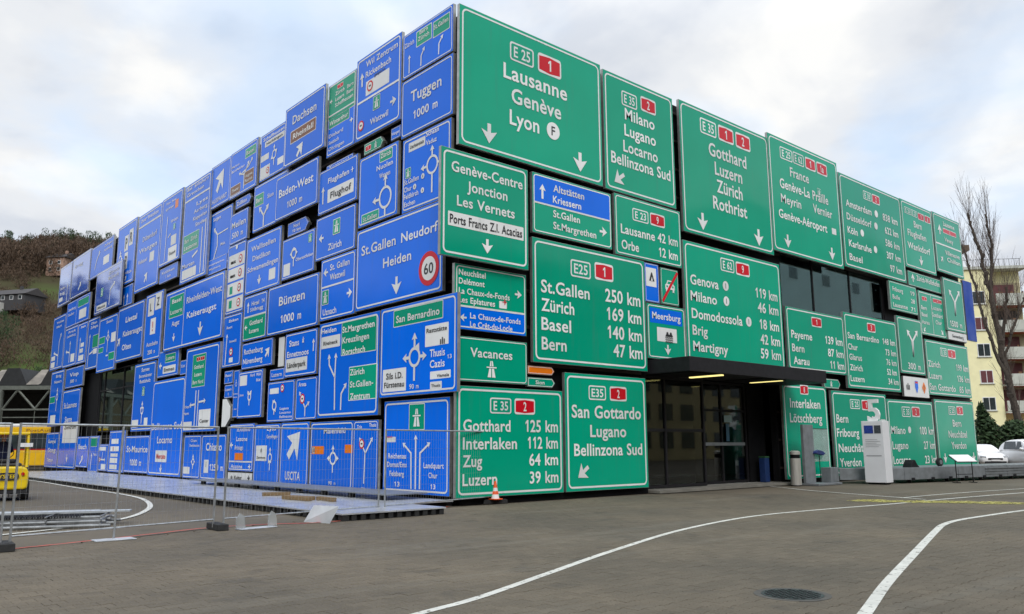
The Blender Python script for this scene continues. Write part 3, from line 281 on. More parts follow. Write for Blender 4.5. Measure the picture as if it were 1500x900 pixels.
 ('L', -10.798, 9.531, 1.688, 0.537, 0.0, 'bp', 'small pointed blue sign in the gap beneath Baden-West', [('t', 'Nord', 0.3, 0.35, 0.6, 0.25), ('t', '10 km', 0.25, 0.7, 0.65, 0.22)]),
 ('L', -11.078, 7.859, 2.617, 1.574, 0.05, 'b', 'blue roundabout sign with green square top right and white field lower left', [('M', 0.87, 0.2, 0.2), ('o', 0.38, 0.42, 0.28, [(90, 0.45), (-90, 0.45), (180, 1.3), (0, 0.15)], 0.045), ('t', 'Oberentfelden', 0.45, 0.6, 0.97, 0.08), ('i', 0.06, 0.62, 0.27, 0.92, 'w')]),
 ('L', -14.46, 7.754, 3.232, 2.356, 0.06, 'b', 'blue sign reading Wallisellen Dietlikon Schwamendingen with a down arrow', [('t', 'Wallisellen', 0.15, 0.2, 0.86, 0.09), ('t', 'Dietlikon', 0.2, 0.38, 0.72, 0.09), ('t', 'Schwamendingen', 0.06, 0.56, 0.95, 0.09), ('a', 0.43, 0.8, 0.17, 180), ('i', 0.7, 0.68, 0.88, 0.87, 'w')]),
 ('L', -16.573, 7.172, 1.915, 3.062, 0.02, 'b', 'narrow blue sign of four white boxes with red rings, stacked one above the other', [('d', 0.5, 0.05, 0.07, ''), ('i', 0.08, 0.15, 0.95, 0.32999999999999996, 'w'), ('i', 0.08, 0.35, 0.95, 0.53, 'w'), ('i', 0.08, 0.56, 0.95, 0.74, 'w'), ('i', 0.08, 0.77, 0.95, 0.95, 'w'), ('R', 0.74, 0.24, 0.12, ''), ('R', 0.74, 0.43999999999999995, 0.12, ''), ('R', 0.74, 0.65, 0.12, ''), ('R', 0.74, 0.86, 0.12, ''), ('i', 0.2, 0.24, 0.48, 0.28, 'k'), ('i', 0.2, 0.44, 0.48, 0.48, 'k'), ('i', 0.2, 0.6, 0.38, 0.72, 'g'), ('i', 0.2, 0.8, 0.38, 0.92, 'g')]),
 ('L', -12.045, 5.804, 4.108, 1.89, 0.1, 'b', 'blue sign reading Bünzen 1000 m', [('t', 'Bünzen', 0.24, 0.344, 0.754, 0.18), ('t', '1000 m', 0.292, 0.721, 0.71, 0.157)]),
 ('L', -7.9, 5.91, 2.375, 2.176, 0.04, 'b', 'blue two-field sign reading St.Gallen Wattwil over Uznach', [('a', 0.15, 0.22, 0.15, 270), ('t', 'St. Gallen', 0.28, 0.16, 0.84, 0.1), ('t', 'Wattwil', 0.28, 0.32, 0.72, 0.1), ('l', 0.46), ('M', 0.16, 0.63, 0.24), ('a', 0.86, 0.66, 0.16, 90), ('t', 'Uznach', 0.1, 0.87, 0.5, 0.1)]),
 ('L', -14.523, 5.835, 2.22, 1.867, 0.03, 'b', 'small two-field sign, blue above and green below, left of Bünzen', [('i', 0.03, 0.48, 0.97, 0.97, 'g'), ('l', 0.47), ('p', [(0.2, 0.38), (0.2, 0.14)], 0.04, 1), ('t', 'Hirzel  14', 0.35, 0.2, 0.9, 0.09), ('t', 'Sihlbrugg', 0.3, 0.33, 0.85, 0.08), ('a', 0.14, 0.7, 0.14, 270), ('t', 'Gotthard', 0.3, 0.62, 0.85, 0.1), ('t', 'Luzern', 0.3, 0.8, 0.7, 0.09)]),
 ('L', -16.59, 4.912, 1.939, 2.228, 0.03, 'b', 'narrow blue sign with a vertical line and a red-white cross symbol', [('t', 'Ebikon', 0.3, 0.12, 0.8, 0.05), ('t', 'Root', 0.2, 0.24, 0.5, 0.05), ('t', 'Inwil', 0.4, 0.52, 0.75, 0.05), ('p', [(0.2, 0.95), (0.24, 0.36)], 0.03, 1), ('R', 0.5, 0.72, 0.16, ''), ('i', 0.4, 0.83, 0.6, 0.92, 'w')]),
 ('L', -14.458, 4.686, 2.86, 1.05, 0.04, 'b', 'small blue two-line sign starting Rothenburg with a diagonal arrow', [('t', 'Rothenburg', 0.08, 0.33, 0.7, 0.2), ('t', 'Nürensberg', 0.06, 0.7, 0.7, 0.2), ('a', 0.85, 0.5, 0.45, 45)]),
 ('L', -10.378, 4.088, 2.476, 1.605, 0.1, 'b', 'blue sign reading Stans Ennetmoos with a white field and an up arrow', [('t', 'Stans', 0.14, 0.23, 0.45, 0.14), ('m', 0.58, 0.2, 0.13), ('t', 'Ennetmoos', 0.08, 0.48, 0.76, 0.13), ('i', 0.05, 0.58, 0.72, 0.88, 'w'), ('t', 'Länderpark', 0.1, 0.73, 0.68, 0.12, 'k'), ('p', [(0.9, 0.5), (0.9, 0.22)], 0.04, 1)]),
 ('L', -7.702, 2.532, 3.905, 3.244, 0.12, 'b', 'large blue lane sign reading Heiden with green St.Margrethen and Zürich fields', [('i', 0.394, 0.028, 0.956, 0.382, 'g'), ('t', 'St.Margrethen', 0.411, 0.114, 0.925, 0.062), ('t', 'Kreuzlingen', 0.417, 0.224, 0.845, 0.062), ('t', 'Rorschach', 0.423, 0.345, 0.787, 0.062), ('t', 'Heiden', 0.041, 0.086, 0.303, 0.051), ('i', 0.039, 0.147, 0.372, 0.273, 'w'), ('t', 'Rheineck', 0.08, 0.218, 0.334, 0.04, 'k'), ('i', 0.538, 0.506, 0.983, 0.844, 'g'), ('t', 'Zürich', 0.557, 0.562, 0.786, 0.061), ('t', 'St.Gallen-', 0.563, 0.683, 0.926, 0.06), ('t', 'Zentrum', 0.569, 0.803, 0.879, 0.06), ('p', [(0.313, 0.925), (0.301, 0.59), (0.198, 0.454), (0.191, 0.339)], 0.022, 1), ('p', [(0.301, 0.597), (0.311, 0.337)], 0.022, 1), ('p', [(0.417, 0.929), (0.42, 0.765), (0.506, 0.661)], 0.022, 1)]),
 ('L', -11.159, 4.556, 0.492, 1.124, 0.0, 'w', 'white sign edge showing between the small arrow sign and Stans', []),
 ('L', -11.815, 4.069, 1.214, 0.429, 0.0, 'b', 'tiny blue sign of one line below the white sign edge', [('t', 'Luzern', 0.15, 0.5, 0.85, 0.35)]),
 ('L', -11.794, 2.495, 2.232, 1.506, 0.06, 'b', 'blue roundabout sign with a white box and a red-rimmed disc at its top', [('i', 0.08, 0.16, 0.42, 0.3, 'w'), ('R', 0.56, 0.18, 0.2, ''), ('o', 0.28, 0.6, 0.24, [(0, 0.4), (150, 0.5), (-30, 0.5), (180, 0.8)], 0.04), ('t', 'Lugano', 0.5, 0.68, 0.82, 0.06), ('t', 'Locarno', 0.5, 0.78, 0.9, 0.06), ('t', 'Bellinzona', 0.5, 0.88, 0.95, 0.06)]),
 ('L', -9.538, 2.52, 1.601, 1.491, 0.02, 'b', 'blue sign reading Arosa with a forked route line crossed by a red-rimmed disc', [('t', 'Arosa', 0.14, 0.15, 0.5, 0.1), ('p', [(0.48, 0.92), (0.48, 0.72), (0.35, 0.55), (0.18, 0.32)], 0.04, 1), ('p', [(0.48, 0.72), (0.68, 0.58)], 0.04, 1), ('R', 0.34, 0.5, 0.24, '')]),
 ('L', -14.586, 2.717, 2.299, 1.864, 0.07, 'b', 'blue roundabout sign with two forked arms and a white box', [('i', 0.06, 0.08, 0.36, 0.3, 'w'), ('t', 'Hard', 0.5, 0.1, 0.68, 0.06), ('t', 'Wald', 0.74, 0.1, 0.92, 0.06), ('t', 'Rüti', 0.76, 0.22, 0.92, 0.06), ('o', 0.5, 0.56, 0.17, [(-35, 1.0), (35, 1.0), (180, 1.1)], 0.035), ('t', 'Jona', 0.08, 0.5, 0.25, 0.05)]),
 ('L', -16.273, 4.201, 0.893, 0.551, 0.0, 'b', 'tiny blue sign, upper of two beside the roundabout sign with forked arms', [('t', 'Basel', 0.15, 0.35, 0.85, 0.2), ('t', '3', 0.4, 0.7, 0.6, 0.2)]),
 ('L', -16.19, 3.604, 0.888, 0.553, 0.0, 'b', 'tiny blue sign, lower of two beside the roundabout sign with forked arms', [('t', 'Luzern', 0.15, 0.35, 0.85, 0.2), ('t', '8', 0.4, 0.7, 0.6, 0.2)]),
 ('L', -15.227, 2.766, 0.558, 1.95, 0.01, 'b', 'very narrow blue strip sign with a tiny roundabout', [('o', 0.5, 0.3, 0.09, [(0, 1.3)], 0.012), ('t', 'Kriens', 0.1, 0.5, 0.9, 0.03), ('t', 'Horw', 0.1, 0.57, 0.8, 0.03), ('t', '2 km', 0.1, 0.82, 0.8, 0.03)]),
 ('L', -16.235, 2.411, 0.865, 1.165, 0.04, 'wo', 'white rounded plate sign behind the fence rail, left of the narrow strip sign', []),
 ('L', -20.558, 2.257, 3.978, 3.812, 0.15, 'b', 'tall blue sign with a green Gotthard Luzern Bern Nord field and two vertical lane lines', [('i', 0.22, 0.09, 0.62, 0.48, 'g'), ('s', '2', 0.46, 0.15, 0.58, 0.05), ('s', '8', 0.34, 0.15, 0.45, 0.05), ('t', 'Gotthard', 0.28, 0.24, 0.56, 0.045), ('t', 'Luzern', 0.3, 0.33, 0.52, 0.045), ('t', 'Bern Nord', 0.26, 0.42, 0.58, 0.045), ('p', [(0.38, 0.94), (0.38, 0.52)], 0.022, 0), ('p', [(0.46, 0.94), (0.46, 0.52)], 0.022, 0), ('p', [(0.38, 0.68), (0.2, 0.69)], 0.022, 1), ('p', [(0.46, 0.66), (0.68, 0.65)], 0.022, 1), ('i', 0.5, 0.75, 0.84, 0.97, 'w'), ('t', 'Center', 0.54, 0.88, 0.8, 0.04, 'k'), ('i', 0.04, 0.88, 0.3, 0.98, 'w'), ('t', 'Kriens', 0.03, 0.7, 0.2, 0.035), ('t', 'Horw', 0.03, 0.78, 0.2, 0.035)]),
 ('L', -24.884, 5.013, 3.0, 1.303, 0.05, 'b', 'small blue sign with a green field and a left arrow, above Bellinzona Sud', [('i', 0.36, 0.15, 0.85, 0.48, 'g'), ('t', 'Luzern', 0.42, 0.31, 0.8, 0.14), ('i', 0.28, 0.6, 0.88, 0.88, 'w'), ('t', 'Emmen', 0.34, 0.74, 0.82, 0.14, 'k'), ('a', 0.15, 0.55, 0.3, 270)]),
 ('L', -21.734, 4.959, 0.815, 0.689, 0.0, 'b', 'tiny blue sign in the gap left of the tall one with the Gotthard field', [('t', 'Uri', 0.2, 0.4, 0.8, 0.2)]),
 ('L', -25.212, 0.234, 4.556, 4.624, 0.08, 'b', 'tall blue sign reading Bellinzona Sud Locarno with a white field and a down arrow', [('t', 'Bellinzona Sud', 0.05, 0.49, 0.97, 0.07), ('t', 'Locarno', 0.25, 0.63, 0.72, 0.07), ('i', 0.22, 0.74, 0.58, 0.86, 'w'), ('t', 'Mercato', 0.26, 0.8, 0.54, 0.05, 'r'), ('a', 0.42, 0.93, 0.09, 180)]),
 ('L', -28.637, 2.405, 3.47, 3.561, 0.04, 'b', 'narrow blue sign with four white arms of a roundabout, left of Bellinzona Sud', [('t', 'Sursee', 0.35, 0.1, 0.72, 0.055), ('t', 'Beromünster', 0.25, 0.19, 0.85, 0.05), ('t', 'Buttisholz', 0.3, 0.27, 0.8, 0.05), ('M', 0.5, 0.42, 0.13), ('o', 0.5, 0.7, 0.12, [(0, 1.3), (60, 0.5), (-60, 0.5), (180, 2.2)], 0.025), ('i', 0.05, 0.83, 0.35, 0.94, 'w'), ('i', 0.62, 0.81, 0.78, 0.93, 'w')]),
 ('L', -29.38, 0.281, 3.987, 1.902, 0.03, 'b', 'blue sign reading St-Maurice 1000 m in the bottom row', [('t', 'St-Maurice', 0.08, 0.36, 0.95, 0.17), ('t', '1000 m', 0.26, 0.72, 0.75, 0.17)]),
 ('L', -32.461, 0.234, 2.951, 2.276, 0.02, 'b', 'blue sign with a column of five small white boxes in the bottom row', [('i', 0.15, 0.2, 0.6, 0.32, 'w'), ('i', 0.1, 0.38, 0.65, 0.5, 'w'), ('R', 0.3, 0.44, 0.1, ''), ('i', 0.15, 0.55, 0.6, 0.63, 'w'), ('i', 0.12, 0.66, 0.6, 0.78, 'w'), ('i', 0.12, 0.82, 0.6, 0.93, 'w')]),
 ('L', -34.659, 0.261, 2.019, 1.509, 0.0, 'b', 'small blue sign with a red-ringed junction in the bottom row', [('i', 0.1, 0.1, 0.8, 0.24, 'w'), ('R', 0.25, 0.58, 0.2, ''), ('p', [(0.3, 0.58), (0.8, 0.58)], 0.05, 1), ('p', [(0.45, 0.55), (0.5, 0.3)], 0.04, 0), ('i', 0.4, 0.74, 0.85, 0.94, 'w')]),
 ('L', -36.48, 0.119, 2.104, 2.15, 0.05, 'b', 'small blue sign with a green top field and a vertical line in the bottom row', [('i', 0.15, 0.05, 0.8, 0.3, 'g'), ('p', [(0.3, 0.92), (0.35, 0.45)], 0.05, 1), ('t', 'Yens', 0.5, 0.5, 0.85, 0.07)]),
 ('L', -39.437, 0.38, 2.721, 1.878, 0.03, 'b', 'small blue sign with a curved white arrow in the bottom row', [('t', 'Ibach', 0.15, 0.33, 0.85, 0.16), ('p', [(0.35, 0.9), (0.5, 0.78), (0.6, 0.6)], 0.07, 1)]),
 ('L', -44.04, 0.241, 4.543, 5.132, 0.07, 'b', 'tall blue sign partly covered by a large white plate, near the bottom left corner', [('t', 'St.Laurens', 0.12, 0.2, 0.85, 0.07), ('t', 'Sierre', 0.25, 0.38, 0.65, 0.07), ('i', 0.18, 0.42, 1.0, 0.68, 'w'), ('t', 'Zentrum', 0.25, 0.48, 0.92, 0.05, 'k'), ('a', 0.55, 0.87, 0.1, 180)]),
 ('L', -43.86, 5.511, 4.47, 1.324, 0.04, 'b', 'small blue sign of two lines left of the left window', [('t', 'Visp', 0.25, 0.35, 0.75, 0.18), ('t', '300 m', 0.3, 0.68, 0.7, 0.16)]),
 ('L', -48.057, 3.049, 3.722, 3.867, 0.05, 'b', 'blue roundabout sign with a green strip, leftmost of the row above the fence rail', [('t', 'Brig', 0.4, 0.1, 0.8, 0.05), ('t', 'Naters', 0.3, 0.2, 0.85, 0.05), ('i', 0.03, 0.46, 0.45, 0.58, 'g'), ('o', 0.6, 0.48, 0.14, [(0, 1.5), (180, 2.6)], 0.03), ('i', 0.2, 0.8, 0.6, 0.97, 'w')]),
 ('L', -48.004, 0.233, 3.674, 2.384, 0.04, 'b', 'small blue sign of three lines at the bottom left corner', [('t', 'Gampel', 0.2, 0.25, 0.8, 0.1), ('t', 'Steg', 0.25, 0.5, 0.85, 0.12), ('t', 'Turtmann', 0.25, 0.78, 0.7, 0.1)]),
 ('L', -18.297, 0.212, 2.683, 1.899, 0.04, 'b', 'blue sign reading Chiasso with a white field, behind the double fence post', [('t', 'Chiasso', 0.2, 0.27, 0.85, 0.17), ('i', 0.14, 0.56, 0.34, 0.85, 'w'), ('t', 'i', 0.2, 0.66, 0.28, 0.12, 'k'), ('t', '1250 m', 0.4, 0.72, 0.95, 0.14)]),
 ('L', -20.5, 0.215, 2.096, 1.906, 0.03, 'b', 'small blue roundabout sign right of Bellinzona Sud in the bottom row', [('t', 'Cham', 0.4, 0.13, 0.75, 0.06), ('t', 'Steinhausen', 0.35, 0.24, 0.92, 0.06), ('o', 0.6, 0.62, 0.17, [(0, 1.1), (90, 0.5), (-90, 0.5), (180, 0.9)], 0.035), ('i', 0.05, 0.74, 0.42, 0.9, 'w')]),
 ('L', -15.239, 0.637, 2.357, 1.862, 0.05, 'b', 'blue bottom row sign with an orange field beside the double fence post', [('t', 'St.Antonino', 0.3, 0.12, 0.85, 0.08), ('t', 'Losone', 0.3, 0.32, 0.75, 0.09), ('t', 'Brissago', 0.25, 0.5, 0.6, 0.09), ('a', 0.1, 0.45, 0.16, 270), ('i', 0.25, 0.62, 0.6, 0.77, 'o'), ('l', 0.8), ('t', 'Ascona', 0.12, 0.9, 0.6, 0.08), ('a', 0.88, 0.9, 0.12, 90)]),
 ('L', -15.279, 0.193, 2.354, 0.39, 0.04, 'w', 'white strip sign with small symbols under the blue sign with the orange field', [('t', 'Kultur', 0.3, 0.5, 0.6, 0.35, 'k'), ('k', 'bars', 0.18, 0.5, 0.45), ('a', 0.88, 0.5, 0.6, 90)]),
 ('L', -12.784, 0.212, 2.184, 2.222, 0.06, 'b', 'blue roundabout sign with a square white field at its left, in the bottom row', [('t', 'Lyss', 0.5, 0.08, 0.85, 0.06), ('t', 'Gerolfingen', 0.5, 0.21, 0.92, 0.06), ('o', 0.66, 0.56, 0.15, [(0, 1.3), (150, 0.5), (-150, 0.6), (180, 1.8)], 0.025), ('i', 0.08, 0.36, 0.52, 0.62, 'w'), ('t', 'Zentrum', 0.12, 0.56, 0.48, 0.04, 'k'), ('k', 'tent', 0.3, 0.44, 0.08)]),
 ('L', -10.559, 0.211, 2.19, 2.239, 0.04, 'b', 'blue sign with one big diagonal white arrow reading USCITA, in the bottom row', [('a', 0.5, 0.35, 0.56, 45), ('t', 'USCITA', 0.22, 0.84, 0.75, 0.13)]),
 ('L', -8.224, 0.21, 2.886, 2.205, 0.05, 'b', 'blue four-arm roundabout sign with two orange fields, in the bottom row', [('t', 'Maienfeld', 0.33, 0.14, 0.83, 0.08), ('o', 0.56, 0.55, 0.2, [(0, 1.0), (-90, 0.75), (90, 0.75), (180, 1.1)], 0.03), ('i', 0.04, 0.37, 0.34, 0.49, 'o'), ('i', 0.04, 0.38, 0.12, 0.48, 'w'), ('i', 0.82, 0.35, 0.99, 0.47, 'o'), ('t', '90 m', 0.47, 0.91, 0.65, 0.05)]),
 ('L', -5.327, 0.184, 1.47, 2.213, 0.05, 'b', 'narrow blue sign with a tall forked route line and small red disc', [('t', 'Trin', 0.15, 0.09, 0.35, 0.05), ('t', 'Thusis', 0.65, 0.07, 0.92, 0.05), ('p', [(0.48, 0.88), (0.5, 0.45), (0.25, 0.24)], 0.025, 1), ('p', [(0.5, 0.47), (0.8, 0.24)], 0.025, 1), ('R', 0.36, 0.33, 0.14, ''), ('t', '400 m', 0.35, 0.95, 0.65, 0.04)]),
 ('L', -32.987, 9.614, 2.558, 1.2, -0.05, 'b', 'pale blue sign half hidden behind the Liestal sign, with two white uprights', [('p', [(0.4, 0.95), (0.4, 0.4)], 0.08, 1), ('p', [(0.65, 0.95), (0.65, 0.4)], 0.08, 1)]),
]

# ------------------------------------------------------------------ glyphs from the built-in font
CHARS = sorted(set(''.join(it[1] for s_ in SIGNS for it in s_[8] if it[0] in 'tse' and isinstance(it[1], str)) + ''.join(it[4] for s_ in SIGNS for it in s_[8] if it[0] in 'dR') + '0123456789HxAF5HYSTERPostAuto') - {' '})
GL = {}
def load_glyphs():
    tmp = []
    for ch in CHARS:
        pair = []
        for body in (ch, 'H' + ch + 'H'):
            cu = bpy.data.curves.new('t', 'FONT'); cu.body = body; cu.resolution_u = 3; cu.dimensions = '2D'; cu.fill_mode = 'FRONT'; cu.offset = 0.017; cu.size = 1
            o = bpy.data.objects.new('t', cu); C.objects.link(o); pair.append(o)
        tmp.append((ch, pair))
    cu = bpy.data.curves.new('t', 'FONT'); cu.body = 'HH'; cu.dimensions = '2D'; cu.offset = 0.017; hh = bpy.data.objects.new('t', cu); C.objects.link(hh)
    bpy.context.view_layer.update(); dg = bpy.context.evaluated_depsgraph_get()
    def grab(o):
        me = bpy.data.meshes.new_from_object(o.evaluated_get(dg)); v = [(p.co.x, p.co.y) for p in me.vertices]; f = [tuple(p.vertices) for p in me.polygons]
        bpy.data.meshes.remove(me); return v, f
    vh, _ = grab(hh); wHH = max(p[0] for p in vh) - min(p[0] for p in vh)
    for ch, (o1, o2) in tmp:
        v, f = grab(o1); v2, _ = grab(o2); adv = max(p[0] for p in v2) - min(p[0] for p in v2) - wHH
        # left side bearing: keep the pen position of the glyph itself
        if len(f) == 0: continue
        GL[ch] = (v, f, adv)
    st_ = .062; ad = GL['2'][2]; cp = max(p[1] for p in GL['H'][0]); xm = ad * .58
    GL['1'] = ([(xm - st_, 0), (xm + st_, 0), (xm + st_, cp), (xm - st_ * .6, cp), (xm - .19, cp * .80), (xm - .19, cp * .63), (xm - st_, cp * .76)], [(0, 1, 2, 3, 6), (3, 4, 5, 6)], ad)
    GL['_cap'] = max(p[1] for p in GL['H'][0])
    for ch, pr in tmp:
        for o in pr: cu = o.data; bpy.data.objects.remove(o); bpy.data.curves.remove(cu)
    cu = hh.data; bpy.data.objects.remove(hh); bpy.data.curves.remove(cu)
load_glyphs()
def text_pts(t):
    pen = 0; vs = []; fs = []
    for ch in t:
        if ch == ' ': pen += 0.34; continue
        g = GL.get(ch)
        if not g: continue
        k = len(vs); vs += [(x + pen, y) for x, y in g[0]]; fs += [tuple(k + i for i in f) for f in g[1]]; pen += g[2] + 0.02
    return vs, fs
def put_text(mb, t, x0, x1, zc, h, y, m):
    vs, fs = text_pts(t)
    if not vs: return
    a0 = min(v[0] for v in vs); a1 = max(v[0] for v in vs); sz = h / GL['_cap']; sx = (x1 - x0) / max(a1 - a0, 1e-4)
    if len(t) <= 1: sx = min(sx, sz * 0.95); x0 = (x0 + x1) / 2 - sx * (a1 - a0) / 2
    mb.raw([(x0 + (v[0] - a0) * sx, y, zc - h / 2 + v[1] * sz) for v in vs], fs, m)

def put_words(t, x0, x1, zc, h, y, m, root):       # every word of a line is a part of its own
    ws = [w_ for w_ in t.split(' ') if w_]
    if len(ws) == 1: mb = MB(); put_text(mb, t, x0, x1, zc, h, y, m); mb.build('lettering', root); return
    ext = []; pos = 0
    for w_ in ws:
        pre = t[:t.index(w_, pos)]; pos = len(pre) + len(w_); a_ = text_pts(t[:pos])[0]; k = len(text_pts(pre)[0]); xs = [v[0] for v in a_[k:]]; ext.append((min(xs), max(xs)))
    lo, hi = ext[0][0], ext[-1][1]; sc = (x1 - x0) / (hi - lo)
    for w_, (a_, b_) in zip(ws, ext): mb = MB(); put_text(mb, w_, x0 + (a_ - lo) * sc, x0 + (b_ - lo) * sc, zc, h, y, m); mb.build('lettering', root)

def rrect(x0, z0, x1, z1, r, n=5):
    r = min(r, abs(x1 - x0) * 0.45, abs(z1 - z0) * 0.45); pts = []
    for cx, cz, a0 in ((x1 - r, z1 - r, 0), (x0 + r, z1 - r, 90), (x0 + r, z0 + r, 180), (x1 - r, z0 + r, 270)):
        for i in range(n + 1):
            t = R(a0 + 90 * i / n); pts.append((cx + r * math.cos(t), cz + r * math.sin(t)))
    return pts
def face(mb, pts, y, m): mb.poly([(x, y, z) for x, z in reversed(pts)], m)
def ring(mb, A, B, y, m):
    n = len(A); vs = [(x, y, z) for x, z in A] + [(x, y, z) for x, z in B]
    mb.raw(vs, [(i, i + n, (i + 1) % n + n, (i + 1) % n) for i in range(n)], m)
def circ(x, z, r, n=28): return [(x + r * math.cos(2 * math.pi * i / n), z + r * math.sin(2 * math.pi * i / n)) for i in range(n)]
ARW = [(-.11, -.5), (.11, -.5), (.11, -.05), (.49, -.16), (0, .5), (-.49, -.16), (-.11, -.05)]
def arrow_pts(x, z, h, ang):
    t = -R(ang); c_, s_ = math.cos(t), math.sin(t)
    return [(x + (px * c_ - pz * s_) * h, z + (px * s_ + pz * c_) * h) for px, pz in ARW]
def stroke(mb, pts, w, y, m, head):
    pts = [Vector(p) for p in pts]; n = len(pts); L_ = []; R_ = []
    if head:
        d = (pts[-1] - pts[-2]).normalized(); tip = pts[-1].copy(); pts[-1] = tip - d * w * 2.0; nrm = Vector((-d.y, d.x))
        face(mb, [tuple(tip), tuple(pts[-1] + nrm * w * 1.55 - d * w * .35), tuple(pts[-1]), tuple(pts[-1] - nrm * w * 1.55 - d * w * .35)], y - .001, m)
    for i, p in enumerate(pts):
        d0 = (p - pts[i - 1]).normalized() if i else (pts[1] - p).normalized(); d1 = (pts[i + 1] - p).normalized() if i < n - 1 else d0
        d = (d0 + d1).normalized(); nrm = Vector((-d.y, d.x)) * (w / 2) / max(.5, d.dot(d0)); L_.append(p + nrm); R_.append(p - nrm)
    for i in range(n - 1): mb.poly([(q.x, y, q.y) for q in (L_[i], L_[i + 1], R_[i + 1], R_[i])], m)

# ------------------------------------------------------------------ road signs
W_ = COL['w']
def motorway(mb, x, z, h, y, m):
    s = h / 2
    for k in (-1, 1):
        face(mb, [(x + k * .08 * s, z - s), (x + k * .62 * s, z - s), (x + k * .36 * s, z + .08 * s), (x + k * .06 * s, z + .08 * s)], y, m)
        face(mb, [(x + k * .05 * s, z + .36 * s), (x + k * .30 * s, z + .36 * s), (x + k * .18 * s, z + s), (x + k * .03 * s, z + s)], y, m)
    face(mb, [(x - .78 * s, z + .14 * s), (x + .78 * s, z + .14 * s), (x + .78 * s, z + .29 * s), (x - .78 * s, z + .29 * s)], y, m)
def icon(mb, k, x, z, h, y, K, G):
    s = h / 2
    if k in ('tent',):
        face(mb, [(x - .8 * s, z - .8 * s), (x - .12 * s, z + .9 * s), (x + .12 * s, z + .9 * s), (x + .8 * s, z - .8 * s)], y, K); face(mb, [(x - .28 * s, z - .8 * s), (x, z + .1 * s), (x + .28 * s, z - .8 * s)], y - .002, W_)
    elif k == 'car':
        face(mb, [(x - s, z - .4 * s), (x + s, z - .4 * s), (x + s, z + .2 * s), (x + .75 * s, z + .35 * s), (x + .5 * s, z + .85 * s), (x - .5 * s, z + .85 * s), (x - .75 * s, z + .35 * s), (x - s, z + .2 * s)], y, W_)
        face(mb, [(x - .58 * s, z + .35 * s), (x + .58 * s, z + .35 * s), (x + .4 * s, z + .7 * s), (x - .4 * s, z + .7 * s)], y - .002, COL['g'])
        for q in (-1, 1): face(mb, circ(x + q * .62 * s, z, .17 * s, 10), y - .002, COL['g']); face(mb, [(x + q * .9 * s, z - .75 * s), (x + q * .9 * s, z - .4 * s), (x + q * .55 * s, z - .4 * s), (x + q * .55 * s, z - .75 * s)], y, W_)
    elif k == 'ferry':
        face(mb, [(x - s, z + .05 * s), (x + s, z + .05 * s), (x + .85 * s, z + .4 * s), (x - .85 * s, z + .4 * s)], y, K)
        for q in (-.45, .45): face(mb, [(x + (q - .33) * s, z + .4 * s), (x + (q + .33) * s, z + .4 * s), (x + (q + .2) * s, z + .8 * s), (x + (q - .2) * s, z + .8 * s)], y - .001, K)
        for q in (-.15, -.5, -.85):
            P = [(x + (-1 + 2 * i / 16) * s, z + (q + .1 * math.sin(i * 1.55)) * s) for i in range(17)]; stroke(mb, P, .13 * s, y, K, 0)
    elif k.startswith('plane'):
        c_ = COL['r'] if k == 'plane' else W_
        face(mb, [(x - s, z - .1 * s), (x + .7 * s, z - .1 * s), (x + s, z), (x + .7 * s, z + .1 * s), (x - s, z + .1 * s)], y, c_); face(mb, [(x - .15 * s, z - .9 * s), (x + .1 * s, z - .9 * s), (x + .45 * s, z), (x + .1 * s, z + .9 * s), (x - .15 * s, z + .9 * s)], y - .001, c_)
    elif k == 'shield': face(mb, [(x - .55 * s, z + s), (x + .55 * s, z + s), (x + .6 * s, z), (x, z - s), (x - .6 * s, z)], y, COL['b']); face(mb, [(x - .5 * s, z + .9 * s), (x + .5 * s, z + .9 * s), (x + .5 * s, z + .6 * s), (x - .5 * s, z + .6 * s)], y - .002, COL['r'])
    elif k == 'diamond': face(mb, [(x, z + s), (x + .8 * s, z), (x, z - s), (x - .8 * s, z)], y, COL['o']); stroke(mb, [(x, z - .5 * s), (x, z + .5 * s)], .16 * s, y - .002, K, 1)
    elif k == 'bars':
        for q in (-.7, 0, .7): face(mb, [(x + (q - .2) * s, z - .8 * s), (x + (q + .2) * s, z - .8 * s), (x + (q + .2) * s, z + (.8 - abs(q) * .6) * s), (x + (q - .2) * s, z + (.8 - abs(q) * .6) * s)], y, K)

